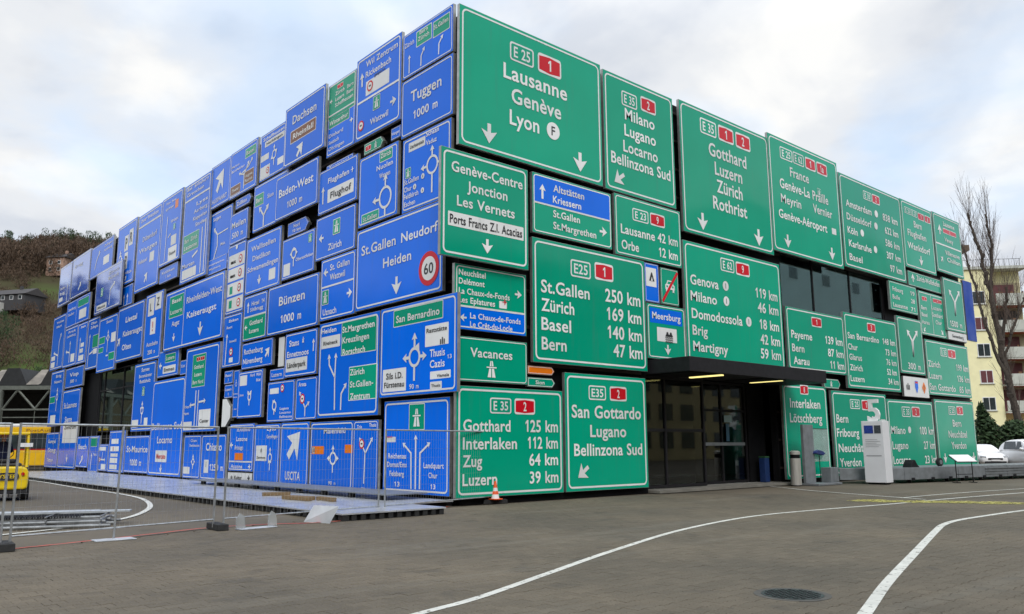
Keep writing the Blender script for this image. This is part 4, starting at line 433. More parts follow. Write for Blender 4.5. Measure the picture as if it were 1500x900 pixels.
def make_sign(side, u0, z0, W, H, p, base, label, items):
    if side == 'R': root = thing('road_sign', label, 'road sign', (u0, -p, z0), 0, 'road signs covering the facades')
    else: root = thing('road_sign', label, 'road sign', (-p, -u0, z0), -math.pi / 2, 'road signs covering the facades')
    c0 = base[0]; M = COL[c0]; shape = base[1:]
    T = 0.11
    if shape == 'p': out_ = [(0, 0), (W - H * .45, 0), (W, H / 2), (W - H * .45, H), (0, H)]
    elif shape == 'o': out_ = [(0, 0), (W * .45, 0), (W, H * .3), (W, H * .7), (W * .45, H), (0, H)]
    else: out_ = [(0, 0), (W, 0), (W, H), (0, H)]
    def inset_poly(pts, d):
        cx = sum(x for x, z in pts) / len(pts); cz = sum(z for x, z in pts) / len(pts)
        return [(x + math.copysign(min(d, abs(cx - x)), cx - x) if abs(cx - x) > 1e-6 else x, z + math.copysign(min(d, abs(cz - z)), cz - z) if abs(cz - z) > .02 else z) for x, z in pts]
    # panel: a sheet standing 3 mm proud of its aluminium edge frame
    mb = MB(); P = inset_poly(out_, .012); n = len(P)
    face(mb, P[::-1] if False else P, 0, M)
    mb.raw([(x, 0, z) for x, z in P] + [(x, .02, z) for x, z in P], [(i, (i + 1) % n, (i + 1) % n + n, i + n) for i in range(n)], M)
    mb.build('sign_panel', root)
    mb = MB(); n = len(out_)
    mb.raw([(x, .006, z) for x, z in out_] + [(x, T, z) for x, z in out_], [tuple(range(n))[::-1], tuple(range(n, 2 * n))] + [(i, i + n, (i + 1) % n + n, (i + 1) % n) for i in range(n)][::1], ALU)
    mb.build('edge_frame', root)
    mb = MB()                                               # two channels that carry the sign
    for zz in ((H * .25, H * .75) if H > 1 else (H * .5,)):
        mb.box(W * .08, T + .002, zz - .04, W * .92, T + .10, zz + .04, GALV)
    mb.build('support_channel', root)
    g = min(W, H)
    light = c0 in 'bgoc'
    if light and base != 'B' and g > .2:
        bw = max(.016, min(.055, g * .018)); mg = max(.025, min(.09, g * .022 + .01)); mb = MB()
        if shape == 'p':
            A_ = [(mg, mg), (W - H * .45 - mg * .3, mg), (W - mg * 1.5, H / 2), (W - H * .45 - mg * .3, H - mg), (mg, H - mg)]
            ring(mb, A_, [(mg + bw, mg + bw), (W - H * .45 - mg * .5, mg + bw), (W - mg * 1.5 - bw * 1.4, H / 2), (W - H * .45 - mg * .5, H - mg - bw), (mg + bw, H - mg - bw)], -.007, W_)
        else:
            rr = g * .035 + .045
            ring(mb, rrect(mg, mg, W - mg, H - mg, rr), rrect(mg + bw, mg + bw, W - mg - bw, H - mg - bw, rr - bw), -.007, W_)
        mb.build('border_line', root)
    X = lambda u: u * W; Z = lambda v: (1 - v) * H
    for it in items:
        k = it[0]
        if k == 't':
            _, s_, a0, v, a1, h = it[:6]; cc = it[6] if len(it) > 6 else 'w'
            put_words(s_, X(a0), X(a1), Z(v), h * H, -.013, COL[cc], root)
        elif k == 'i':
            _, a0, v0, a1, v1, cc = it; mb = MB(); x0, x1, zb, zt = X(a0), X(a1), Z(v1), Z(v0)
            q = min(.025, (x1 - x0) * .04)
            if cc == 'g' and base[0] in 'bc' or cc == 'n':
                face(mb, rrect(x0, zb, x1, zt, .03, 2), -.003, W_); face(mb, rrect(x0 + q, zb + q, x1 - q, zt - q, .02, 2), -.005, COL[cc])
            else: face(mb, rrect(x0, zb, x1, zt, .015, 1), -.004, COL[cc])
            mb.build('inset_panel', root)
        elif k in 'se' :
            _, s_, a0, v, a1, h = it; mb = MB(); x0, x1, hh_ = X(a0), X(a1), h * H; zb = Z(v) - hh_ / 2; zt = zb + hh_; q = hh_ * .09
            if k == 's':
                bul = lambda x0, zb, x1, zt, d: [(x0, zb + d), ((x0 + x1) / 2, zb - d * .2), (x1, zb + d), (x1, zt - d), ((x0 + x1) / 2, zt + d * .2), (x0, zt - d)]
                face(mb, rrect(x0, zb, x1, zt, hh_ * .16, 3), -.008, W_); face(mb, bul(x0 + q, zb + q, x1 - q, zt - q, hh_ * .06), -.010, COL['r'])
                cx = (x0 + x1) / 2; tw = min((x1 - x0) * .5, len(s_) * hh_ * .26); put_text(mb, s_, cx - tw / 2, cx + tw / 2, Z(v), hh_ * .56, -.013, W_)
            else:
                face(mb, rrect(x0, zb, x1, zt, hh_ * .16, 3), -.008, W_); face(mb, rrect(x0 + q, zb + q, x1 - q, zt - q, hh_ * .1, 3), -.010, COL['g'])
                put_text(mb, s_, x0 + (x1 - x0) * .16, x1 - (x1 - x0) * .16, Z(v), hh_ * .56, -.013, W_)
            mb.build('route_shield', root)
        elif k == 'a':
            _, u, v, h, ang = it; mb = MB(); face(mb, arrow_pts(X(u), Z(v), h * H, ang), -.012, W_ if base[0] != 'w' else COL['k']); mb.build('arrow', root)
        elif k == 'p':
            _, pts, wd, head = it; mb = MB(); stroke(mb, [(X(u), Z(v)) for u, v in pts], wd * H, -.011, W_, head); mb.build('route_line', root)
        elif k == 'o':
            _, u, v, d, arms, wd = it; mb = MB(); x, z = X(u), Z(v); rr = min(d * H / 2, W * .42); ww = wd * H
            ring(mb, circ(x, z, rr), circ(x, z, rr - ww), -.011, W_)
            for ang, ln in arms:
                t = R(ang); dx_, dz_ = math.sin(t), math.cos(t); L0 = rr - ww * .3; L1 = rr * (1 + ln)
                x1_ = max(.12 * g, min(W - .08 * g, x + dx_ * L1)); 
                stroke(mb, [(x + dx_ * L0, z + dz_ * L0), (x1_, z + dz_ * L1)], ww, -.014, W_, 0 if ang in (180,) else 1)
            mb.build('roundabout_diagram', root)
        elif k == 'd':
            _, u, v, h, s_ = it; mb = MB(); hh_ = h * H; face(mb, circ(X(u), Z(v), hh_ / 2, 24), -.012, W_)
            if s_: put_text(mb, s_, X(u) - hh_ * .17, X(u) + hh_ * .17, Z(v), hh_ * .52, -.015, COL['k'])
            mb.build('country_disc', root)
        elif k == 'R':
            _, u, v, h, s_ = it; mb = MB(); rr = h * H / 2; face(mb, circ(X(u), Z(v), rr, 32), -.012, COL['r']); face(mb, circ(X(u), Z(v), rr * .70, 32), -.015, W_)
            if s_: put_text(mb, s_, X(u) - rr * .46, X(u) + rr * .46, Z(v), rr * .62, -.018, COL['k'])
            else: face(mb, [(X(u) - rr * .35, Z(v) - rr * .14), (X(u) + rr * .35, Z(v) - rr * .14), (X(u) + rr * .35, Z(v) + rr * .16), (X(u) - rr * .35, Z(v) + rr * .16)], -.018, COL['k'])
            mb.build('limit_disc', root)
        elif k in ('m', 'mb'):
            mb = MB(); motorway(mb, X(it[1]), Z(it[2]), it[3] * H, -.013, W_); mb.build('motorway_symbol', root)
        elif k == 'M':
            mb = MB(); hh_ = it[3] * H; x, z = X(it[1]), Z(it[2]); ww = min(hh_ * .45, W * .2)
            face(mb, rrect(x - ww, z - hh_ / 2, x + ww, z + hh_ / 2, .03, 2), -.009, W_); face(mb, rrect(x - ww * .92, z - hh_ * .46, x + ww * .92, z + hh_ * .46, .03, 2), -.0115, COL['g'])
            motorway(mb, x, z, hh_ * .75, -.014, W_); mb.build('motorway_symbol', root)
        elif k == 'l':
            mb = MB(); zz = Z(it[1]); q = g * .010 + .008; face(mb, [(g * .04, zz - q), (W - g * .04, zz - q), (W - g * .04, zz + q), (g * .04, zz + q)], -.009, W_); mb.build('divider_line', root)
        elif k == 'v':
            mb = MB(); xx = X(it[1]); q = g * .006 + .008; face(mb, [(xx - q, g * .04), (xx + q, g * .04), (xx + q, H - g * .04), (xx - q, H - g * .04)], -.009, W_); mb.build('divider_line', root)
        elif k == 'x':
            mb = MB(); stroke(mb, [(X(it[1]), Z(it[2])), (X(it[3]), Z(it[4]))], .11 * W, -.022, COL['r'], 0); mb.build('red_bar', root)
        elif k == 'k':
            mb = MB(); hh_ = it[4] * H; icon(mb, it[1], X(it[2]), Z(it[3]), min(hh_, W * .9), -.014, COL['k'], M); mb.build('pictogram', root)
    return root
for i_, s_ in enumerate(SIGNS): make_sign(*s_)

# ------------------------------------------------------------------ the building behind the signs
LX, LY, HT = 37.4, 48.6, 14.35
bld = thing('museum_hall', 'large black clad exhibition hall hidden behind the blue and green road signs', 'building', (0, 0, 0))
def clad(rects, axis):
    mb = MB()
    for a0, z0, a1, z1 in rects:
        if axis == 'R': mb.box(a0, .32, z0, a1, .60, z1, BLACK)
        else: mb.box(.32, a0, z0, .60, a1, z1, BLACK)
    return mb.build('cladding', bld)
# openings: entrance X 8.2..16.6, upper window X 17.2..29.2; left window Y 28.8..41.5
clad([(.60, 0, 8.2, HT), (8.2, 4.45, 16.62, HT), (16.62, 0, 17.6, HT), (17.6, 0, LX, 7.0), (17.6, 9.95, LX, HT), (28.9, 7.0, LX, 9.95)], 'R')
clad([(.32, 0, 29.3, HT), (29.3, 0, 40.4, 2.3), (29.3, 6.5, 40.4, HT), (40.4, 0, LY, HT)], 'L')
mb = MB(); mb.box(LX - .3, .62, 0, LX, LY, HT, BLACK); mb.box(.62, LY - .3, 0, LX - .32, LY, HT, BLACK); mb.build('rear_wall', bld)
mb = MB(); mb.box(.33, .33, HT + .002, LX - .01, LY - .01, HT + .12, BLACK); mb.build('roof', bld)
mb = MB(); mb.box(.62, 6.5, .05, LX - .32, 6.7, HT - .1, BLACK); mb.box(6.5, 6.8, .05, 6.7, LY - .32, HT - .1, BLACK); mb.box(.62, .62, 6.6, LX - .32, 6.48, 6.8, BLACK); mb.build('inner_wall', bld)
boxp('floor_slab', bld, (.62, .62, .02, LX - .32, 6.4, .10), CONC)
for k in range(13):                                         # rails the signs hang on
    z = .6 + k * 1.12
    mb = MB(); mb.box(.30, .235, z, 8.1 if z < 4.4 else (LX if not 7 < z < 10 else 17.5), .318, z + .09, RUST); mb.build('sign_rail', bld)
    if z < 4.4: boxp('sign_rail', bld, (16.7, .235, z, LX, .318, z + .09), RUST)
    elif 7 < z < 10: boxp('sign_rail', bld, (29, .235, z, LX, .318, z + .09), RUST)
    mb = MB(); mb.box(.235, .33, z, .318, 29.2 if 2 < z < 6.6 else LY, z + .09, RUST); mb.build('sign_rail', bld)
for k in range(33):                                         # slatted black plinth under the blue facade
    boxp('plinth_slat', bld, (.02, .10 + k * .30, .17, .12, .22 + k * .30, .32), STEEL)
mb = MB()
for k in range(33, 160): mb.box(.02, .10 + k * .30, .17, .12, .22 + k * .30, .32, STEEL)
mb.build('plinth_slat', bld, kind='stuff')
mb = MB(); mb.box(.10, .3, 0, .30, LY, .22, BLACK); mb.box(.3, .10, 0, 8.1, .30, .22, BLACK); mb.box(16.8, .1, 0, LX, .30, .22, BLACK); mb.build('plinth', bld)

def window(name, axis, a0, a1, z0, z1, muls, hb, setb, fw_=.07, gl=None):
    """glazing band with frame, mullions and one pane object per field"""
    f = MB()
    def bx(p0, p1, q0, q1, d0=0.0, d1=.10):
        if axis == 'R': f.box(p0, setb + d0, q0, p1, setb + d1, q1, STEEL)
        else: f.box(setb + d0, p0, q0, setb + d1, p1, q1, STEEL)
    bx(a0, a1, z1 - fw_, z1); bx(a0, a1, z0, z0 + fw_)
    xs = [a0] + muls + [a1]
    for x in (a0, a1 - fw_): bx(x, x + fw_, z0 + fw_, z1 - fw_)
    for x in muls: bx(x - fw_ / 2, x + fw_ / 2, z0 + fw_, z1 - fw_)
    for h_ in hb: bx(a0 + fw_, a1 - fw_, h_ - fw_ / 2, h_ + fw_ / 2, .012, .088)
    fr = f.build(name, bld)
    zz = [z0 + fw_] + sorted(hb) + [z1 - fw_]
    for i in range(len(xs) - 1):
        for j in range(len(zz) - 1):
            p0, p1, q0, q1 = xs[i] + fw_ * .6, xs[i + 1] - fw_ * .6, zz[j] + .02, zz[j + 1] - .02
            mb = MB()
            if axis == 'R': mb.box(p0, setb + .045, q0, p1, setb + .06, q1, gl or GLASS)
            else: mb.box(setb + .045, p0, q0, setb + .06, p1, q1, gl or GLASS)
            mb.build('pane', fr)
    return fr
window('window_frame', 'R', 17.6, 27.4, 7.0, 9.9, [20.5, 24.0], [], .42, gl=CGLASS)
boxp('lintel', bld, (17.5, .15, 9.82, 29.0, .40, 9.97), RUST)
boxp('window_side_panel', bld, (27.45, .40, 7.0, 28.9, .55, 9.9), STEEL)
window('window_frame', 'L', 29.6, 37.0, 2.5, 6.2, [32.2, 36.0], [5.0], .42, gl=CGLASS)
boxp('window_side_panel', bld, (.40, 37.05, 2.3, .55, 40.4, 6.3), BLACK)
# entrance: fixed glazing, recessed doors, black side wall
window('entrance_glazing', 'R', 8.25, 11.9, .12, 4.0, [9.6], [2.1], .45, .10)
drs = window('entrance_glazing', 'R', 12.0, 15.4, .12, 4.0, [13.7], [2.9], .95, .09)
boxp('door_notice', bld, (13.85, .93, 2.45, 14.35, .945, 2.72), mat('pale_blue_notice', (.35, .50, .52), .5)); boxp('door_notice', bld, (13.95, .93, 1.72, 14.15, .945, 2.40), mat('blue_notice', (.05, .13, .20), .5))
boxp('door_bar', bld, (12.3, .86, 1.55, 15.1, .93, 1.67), GREYP)
boxp('entrance_wall', bld, (11.95, .56, .1, 12.0, 1.0, 4.1), STEEL)
boxp('entrance_wall', bld, (15.42, .9, .1, 16.62, 1.1, 4.44), BLACK)
boxp('entrance_ceiling', bld, (8.2, .33, 4.05, 16.6, 1.3, 4.2), BLACK)
boxp('threshold', bld, (8.15, -.35, .012, 16.7, .60, .10), mat('weathered_concrete', (.17, .16, .135), .85, nscale=2, namt=.2, bump=.3))
can = thing('entrance_canopy', 'flat black box canopy jutting out over the entrance with yellow strip lamps beneath', 'canopy', (0, 0, 0))
boxp('canopy_box', can, (8.16, -1.75, 3.96, 17.0, .30, 4.44), STEEL, .015)
for lx in (10.25, 14.05): boxp('strip_lamp', can, (lx - .07, -1.55, 3.915, lx + .07, -.2, 3.957), LAMP)
for x0 in (8.3, 12.6):                                     # soffit boards
    boxp('soffit_panel', can, (x0, -1.65, 3.935, x0 + 1.55, .2, 3.956), BLACK)
binb = thing('recycling_bin', 'blue and green waste bin standing just inside the glazed entrance', 'bin', (15.85, .52, .10)); binb.scale = (.72, .8, 1)
boxp('bin_body', binb, (-.22, -.17, 0, .22, .17, .95), mat('blue_plastic', (.008, .03, .12), .5, nscale=5), .03)
boxp('bin_lid', binb, (-.235, -.185, .953, .235, .185, 1.02), mat('green_plastic', (.02, .08, .03), .5, nscale=5), .015)

# ------------------------------------------------------------------ ground
def ground_material():
    m = bpy.data.materials.new('asphalt'); m.use_nodes = True; t = m.node_tree; B = t.nodes['Principled BSDF']; l = t.links.new
    tc = t.nodes.new('ShaderNodeTexCoord')
    n1 = t.nodes.new('ShaderNodeTexNoise'); n1.inputs['Scale'].default_value = .25; n1.inputs['Detail'].default_value = 5
    n2 = t.nodes.new('ShaderNodeTexNoise'); n2.inputs['Scale'].default_value = 60; n2.inputs['Detail'].default_value = 3
    l(tc.outputs['Object'], n1.inputs['Vector']); l(tc.outputs['Object'], n2.inputs['Vector'])
    r = t.nodes.new('ShaderNodeValToRGB'); r.color_ramp.elements[0].position = .35; r.color_ramp.elements[1].position = .68
    r.color_ramp.elements[0].color = (0.0976, 0.0824, 0.0587, 1); r.color_ramp.elements[1].color = (0.1370, 0.1124, 0.0782, 1)
    l(n1.outputs['Fac'], r.inputs[0]); mr = t.nodes.new('ShaderNodeMapRange'); mr.inputs['From Min'].default_value = .3; mr.inputs['From Max'].default_value = .7; mr.inputs['To Min'].default_value = .82; mr.inputs['To Max'].default_value = 1.18
    l(n2.outputs['Fac'], mr.inputs[0]); s = t.nodes.new('ShaderNodeVectorMath'); s.operation = 'SCALE'; l(r.outputs[0], s.inputs[0]); l(mr.outputs[0], s.inputs[3])
    l(s.outputs[0], B.inputs['Base Color']); B.inputs['Roughness'].default_value = .8; B.inputs['Specular IOR Level'].default_value = .3
    b_ = t.nodes.new('ShaderNodeBump'); b_.inputs['Strength'].default_value = .3; b_.inputs['Distance'].default_value = .01; l(n2.outputs['Fac'], b_.inputs['Height']); l(b_.outputs[0], B.inputs['Normal'])
    return m
def stains(m):
    t = m.node_tree; B = t.nodes['Principled BSDF']; l = t.links.new; ge = t.nodes.new('ShaderNodeNewGeometry'); src = B.inputs['Base Color'].links[0].from_socket
    for sc_, lo, hi, amt, tint, st_ in ((.16, .50, .72, .30, (.05, .046, .038), (1, 1, 1)), (1.3, .60, .70, .38, (.045, .042, .036), (1, 1, 1)), (.5, .58, .66, .16, (.20, .185, .15), (.25, 2.0, 1)), (6.0, .66, .74, .35, (.04, .038, .034), (1, 1, 1))):
        mp = t.nodes.new('ShaderNodeMapping'); mp.inputs['Scale'].default_value = st_; mp.inputs['Rotation'].default_value = (0, 0, .5); l(ge.outputs['Position'], mp.inputs[0])
        n = t.nodes.new('ShaderNodeTexNoise'); n.inputs['Scale'].default_value = sc_; n.inputs['Detail'].default_value = 6; n.inputs['Distortion'].default_value = .6; l(mp.outputs[0], n.inputs['Vector'])
        r = t.nodes.new('ShaderNodeMapRange'); r.inputs['From Min'].default_value = lo; r.inputs['From Max'].default_value = hi; r.inputs['To Max'].default_value = amt; l(n.outputs['Fac'], r.inputs[0])
        x = t.nodes.new('ShaderNodeMixRGB'); l(r.outputs[0], x.inputs[0]); l(src, x.inputs[1]); x.inputs[2].default_value = (*tint, 1); src = x.outputs[0]
    l(src, B.inputs['Base Color'])
ASPH = ground_material(); stains(ASPH)
g = MB(); g.poly([(-900, -900, -.014), (900, -900, -.014), (900, 900, -.014), (-900, 900, -.014)], ASPH); gr = g.build('ground'); gr['kind'] = 'structure'

def paver_material(stuff):
    m = bpy.data.materials.new('concrete_paver' + ('_field' if stuff else '')); m.use_nodes = True; t = m.node_tree; B = t.nodes['Principled BSDF']; l = t.links.new
    tc = t.nodes.new('ShaderNodeTexCoord'); ge = t.nodes.new('ShaderNodeNewGeometry')
    n1 = t.nodes.new('ShaderNodeTexNoise'); n1.inputs['Scale'].default_value = .35; n1.inputs['Detail'].default_value = 5; l(ge.outputs['Position'], n1.inputs['Vector'])
    n2 = t.nodes.new('ShaderNodeTexNoise'); n2.inputs['Scale'].default_value = 45; n2.inputs['Detail'].default_value = 4; l(ge.outputs['Position'], n2.inputs['Vector'])
    r = t.nodes.new('ShaderNodeValToRGB'); r.color_ramp.elements[0].position = .33; r.color_ramp.elements[1].position = .70
    r.color_ramp.elements[0].color = (0.0942, 0.0800, 0.0587, 1); r.color_ramp.elements[1].color = (0.1404, 0.1141, 0.0790, 1); l(n1.outputs['Fac'], r.inputs[0])
    mr = t.nodes.new('ShaderNodeMapRange'); mr.inputs['From Min'].default_value = .3; mr.inputs['From Max'].default_value = .7; mr.inputs['To Min'].default_value = .80; mr.inputs['To Max'].default_value = 1.2; l(n2.outputs['Fac'], mr.inputs[0])
    m2 = t.nodes.new('ShaderNodeMapRange'); m2.inputs['To Min'].default_value = .91; m2.inputs['To Max'].default_value = 1.09
    if stuff: l(ge.outputs['Random Per Island'], m2.inputs[0])
    else: oi = t.nodes.new('ShaderNodeObjectInfo'); l(oi.outputs['Random'], m2.inputs[0])
    mu = t.nodes.new('ShaderNodeMath'); mu.operation = 'MULTIPLY'; l(mr.outputs[0], mu.inputs[0]); l(m2.outputs[0], mu.inputs[1])
    s = t.nodes.new('ShaderNodeVectorMath'); s.operation = 'SCALE'; l(r.outputs[0], s.inputs[0]); l(mu.outputs[0], s.inputs[3]); l(s.outputs[0], B.inputs['Base Color'])
    B.inputs['Roughness'].default_value = .82; B.inputs['Specular IOR Level'].default_value = .3
    b_ = t.nodes.new('ShaderNodeBump'); b_.inputs['Strength'].default_value = .35; b_.inputs['Distance'].default_value = .004; l(n2.outputs['Fac'], b_.inputs['Height']); l(b_.outputs[0], B.inputs['Normal'])
    return m
PAV, PAVF = paver_material(False), paver_material(True); stains(PAV); stains(PAVF)
PL, PW, PD, GAP = .22, .17, .013, .003
def paver_geo():
    a_, b_ = PW / 2 + PD - GAP / 2, PW / 2 - PD - GAP / 2; L0, L1 = GAP / 2, PL - GAP / 2
    half = [(L0, a_), (.2 * PL, a_), (.3 * PL, b_), (.7 * PL, b_), (.8 * PL, a_), (L1, a_)]
    o = [(x, -y) for x, y in half] + [(x, y) for x, y in reversed(half)]; n = len(o)
    cx = PL / 2; inn = [(cx + (x - cx) * .965, y * .93) for x, y in o]
    vs = [(x, y, -.02) for x, y in o] + [(x, y, -.0025) for x, y in o] + [(x, y, 0) for x, y in inn]
    fs = [(i, (i + 1) % n, (i + 1) % n + n, i + n) for i in range(n)] + [(i + n, (i + 1) % n + n, (i + 1) % n + 2 * n, i + 2 * n) for i in range(n)] + [tuple(range(2 * n, 3 * n))]
    return vs, fs
pv, pf = paver_geo()
pme = bpy.data.meshes.new('paver'); pme.from_pydata(pv, [], pf); pme.materials.append(PAV)
pave = bpy.data.objects.new('pavement', None); C.objects.link(pave); pave['kind'] = 'structure'
FW = Vector((0.654, 0.756)); RT = Vector((0.756, -0.654)); cells = []
MHC, MHR = Vector((-5.19, -12.84)), .36
fence_line = [(-10.78, -2.41), (-9.05, -2.24), (-7.05, -1.6), (-2.84, -.84), (1.41, .04)]
def inside_pave(x, y):                                     # pavers lie outside the site fence, asphalt inside it
    if x > 8: return y < -.45
    if x > 1.41: return y < -.2
    if y > -.2 : return False
    for (xa, ya), (xb, yb) in zip(fence_line, fence_line[1:]):
        if xa <= x <= xb: return y < ya + (yb - ya) * (x - xa) / (xb - xa) + .15
    return y < -2.3
for i in range(-120, 130):
    y = -20 + i * PW
    for j in range(-140, 180):
        x = j * PL + (PL / 2 if i % 2 else 0) - 2
        d = Vector((x + PL / 2 - CAM.x, y - CAM.y)); f_ = d.dot(FW); s_ = d.dot(RT)
        if f_ < 7.0 or f_ > 27 or abs(s_) > f_ * .66 + 1.0: continue
        if not inside_pave(x, y): continue
        if (Vector((x + PL / 2, y)) - MHC).length < .27: continue
        cells.append((f_ * f_ + s_ * s_ * .3 if f_ > 7.7 else 999 + f_, x, y))
cells.sort()
rnd = random.Random(3)
fv = []; ff = []; nv = len(pv)
for k, (d_, x, y) in enumerate(cells):
    dz = rnd.uniform(-.0016, .0016)
    if k < 298:
        o = bpy.data.objects.new('paver', pme); o.location = (x, y, dz); o.parent = pave; o.rotation_euler = (rnd.uniform(-.006, .006), rnd.uniform(-.006, .006), 0); C.objects.link(o)
    else:
        tx_, ty_ = rnd.uniform(-.008, .008), rnd.uniform(-.008, .008); b0 = len(fv)
        fv += [(x + a_, y + b_, c_ + dz + a_ * tx_ + b_ * ty_) for a_, b_, c_ in pv]; ff += [tuple(b0 + i for i in f) for f in pf]
me = bpy.data.meshes.new('paver_field'); me.from_pydata(fv, [], ff); me.materials.append(PAVF)
o = bpy.data.objects.new('paver_field', me); C.objects.link(o); o.parent = pave; o['kind'] = 'stuff'

def spline(pts, n=10):
    P = [Vector(p) for p in pts]; P = [P[0] * 2 - P[1]] + P + [P[-1] * 2 - P[-2]]; out_ = []
    for i in range(1, len(P) - 2):
        for k in range(n):
            t = k / n; a_, b_, c_, d_ = P[i - 1], P[i], P[i + 1], P[i + 2]
            out_.append(.5 * ((2 * b_) + (-a_ + c_) * t + (2 * a_ - 5 * b_ + 4 * c_ - d_) * t * t + (-a_ + 3 * b_ - 3 * c_ + d_) * t ** 3))
    out_.append(P[-2]); return out_
def worn_paint(name, col, wear):
    m = mat(name, col, .7, nscale=2.5, namt=.12); t = m.node_tree; B = t.nodes['Principled BSDF']; l = t.links.new
    ge = t.nodes.new('ShaderNodeNewGeometry'); n = t.nodes.new('ShaderNodeTexNoise'); n.inputs['Scale'].default_value = 9; n.inputs['Detail'].default_value = 8; n.inputs['Roughness'].default_value = .65
    l(ge.outputs['Position'], n.inputs['Vector']); r = t.nodes.new('ShaderNodeValToRGB'); r.color_ramp.elements[0].position = wear; r.color_ramp.elements[1].position = wear + .09
    l(n.outputs['Fac'], r.inputs[0]); l(r.outputs[0], B.inputs['Alpha']); return m
LINE = worn_paint('worn_white_road_paint', (.58, .57, .51), .34)
YLINE = worn_paint('worn_yellow_road_paint', (.42, .37, .09), .44)
REDT = mat('red_tape', (.50, .05, .02), .5, nscale=3, namt=.25)
def paint(name, pts, w_, m, label=None, z=.0035, wob=0.0, smooth_=True):
    P = spline(pts) if smooth_ else [Vector(p) for p in pts]; mb = MB(); vs = []
    for i, p in enumerate(P):
        d = (P[min(i + 1, len(P) - 1)] - P[max(i - 1, 0)]).normalized(); n = Vector((-d.y, d.x)) * w_ / 2; o_ = Vector((rnd.uniform(-wob, wob), rnd.uniform(-wob, wob)))
        vs += [(p.x + n.x + o_.x, p.y + n.y + o_.y, z), (p.x - n.x + o_.x, p.y - n.y + o_.y, z)]
    mb.raw(vs, [(2 * i, 2 * i + 1, 2 * i + 3, 2 * i + 2) for i in range(len(P) - 1)], m); o = mb.build(name); o['kind'] = 'structure'; return o
paint('lane_marking', [(-10.4, -11.45), (-8.77, -10.96), (-7.8, -10.69), (-6.15, -10.01), (-3.76, -9.02), (-.53, -7.86), (2.85, -7.17), (5.71, -7.26), (8.68, -7.59), (12.52, -7.86), (16.85, -8.33), (24, -9.3)], .11, LINE)
paint('lane_marking', [(15.1, .1), (14.2, -1.4), (13.07, -3.27), (11.56, -6.89), (11.3, -7.5)], .10, LINE, z=.004)
paint('lane_marking', [(11.5, -6.7), (15, -6.9), (20, -7.6), (26, -8.6)], .09, LINE, z=.0045)
paint('lane_marking', [(-8.2, -14.7), (-5.62, -13.84), (-3.65, -13.17), (-.77, -12.27), (2.62, -11.22), (4.0, -10.83), (5.2, -10.66), (6.8, -10.66), (8.94, -10.74), (14, -11.1), (22, -11.6)], .13, LINE)
paint('lane_marking', [(-4.6, 33), (-4.49, 26.49), (-4.75, 18.75), (-4.75, 13.77), (-5.02, 9.91), (-5.79, 6.47), (-6.7, 4.06), (-7.7, 2.3), (-9.0, 1.0), (-10.5, .2)], .14, LINE)
ym = MB()
for k in range(60):
    t = k / 59; x = 9.6 + 3.0 * t + rnd.uniform(-.25, .25); y = -6.6 - 5.2 * t + rnd.uniform(-.35, .35); r_ = rnd.uniform(.25, .6)
    ym.poly([(x + r_ * rnd.uniform(.6, 1) * math.cos(a_ * .7854), y + r_ * rnd.uniform(.6, 1.1) * math.sin(a_ * .7854), .006 + k * .00012) for a_ in range(8)], YLINE)
o = ym.build('yellow_marking'); o['kind'] = 'structure'
o = paint('red_tape', [(-11.6, -2.75), (-10.71, -2.42), (-9.14, -1.95), (-7.22, -1.25), (-5.9, -1.35), (-4.9, -1.75), (-3.2, -1.45), (-1.6, -.75), (-.25, -.02)], .08, REDT, z=.012, wob=.02)
del o['kind']; tag(o, 'thin red tape lying on the ground along the foot of the fence', 'tape')

CONC2 = mat('manhole_surround', (.075, .070, .060), .85, nscale=6, namt=.3, bump=.3)
mh = thing('manhole_cover', 'round dark cast iron manhole cover set in the pavers', 'manhole cover', (MHC.x, MHC.y, 0))
IRON = mat('cast_iron', (.035, .04, .04), .5, .4, nscale=25, namt=.4, bump=.5)
mb = MB(); mb.tube([(0, 0, -.02), (0, 0, .0035)], .40, .40, CONC2, 40); mb.build('collar', mh)
mb = MB(); mb.tube([(0, 0, -.02), (0, 0, .006)], .325, .325, IRON, 40); mb.build('lid', mh)
for k in range(-5, 6):
    for j in range(-5, 6):
        if math.hypot(k, j) * .054 < .28: boxp('stud', mh, (k * .054 - .016, j * .054 - .016, .0062, k * .054 + .016, j * .054 + .016, .013), IRON)

# ------------------------------------------------------------------ deck of glossy plates along the blue facade
PLATE = mat('wet_white_plate', (.40, .41, .42), .26, 0, nscale=1.3, namt=.16, rnd=.10, bump=.08)
deck = thing('plate_deck', 'low deck of pale glossy plates on black blocks along the foot of the blue facade', 'deck', (0, 0, 0))
ys = [-1.85 + k * 1.25 for k in range(33)]
for k, y0 in enumerate(ys):
    for x0, x1 in ((-4.45, -3.07), (-3.055, -1.68)):
        boxp('deck_plate', deck, (x0, y0, .135, x1, y0 + 1.235, .165 + rnd.uniform(0, .004)), PLATE)
    if y0 > -.7: boxp('deck_plate', deck, (-1.665, max(y0, -.1), .135, -.15, y0 + 1.235, .168), PLATE)
for y0 in [ -1.83 + k * .33 for k in range(110)]:
    boxp('support_block', deck, (-4.42, y0, 0, -4.26, y0 + .20, .132), RUBBER)
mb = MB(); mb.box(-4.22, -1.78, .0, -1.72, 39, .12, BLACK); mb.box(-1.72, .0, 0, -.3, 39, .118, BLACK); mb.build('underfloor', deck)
for k in range(11): boxp('support_block', deck, (-4.2 + k * .235, -1.83, 0, -4.08 + k * .235, -1.79, .132), RUBBER)
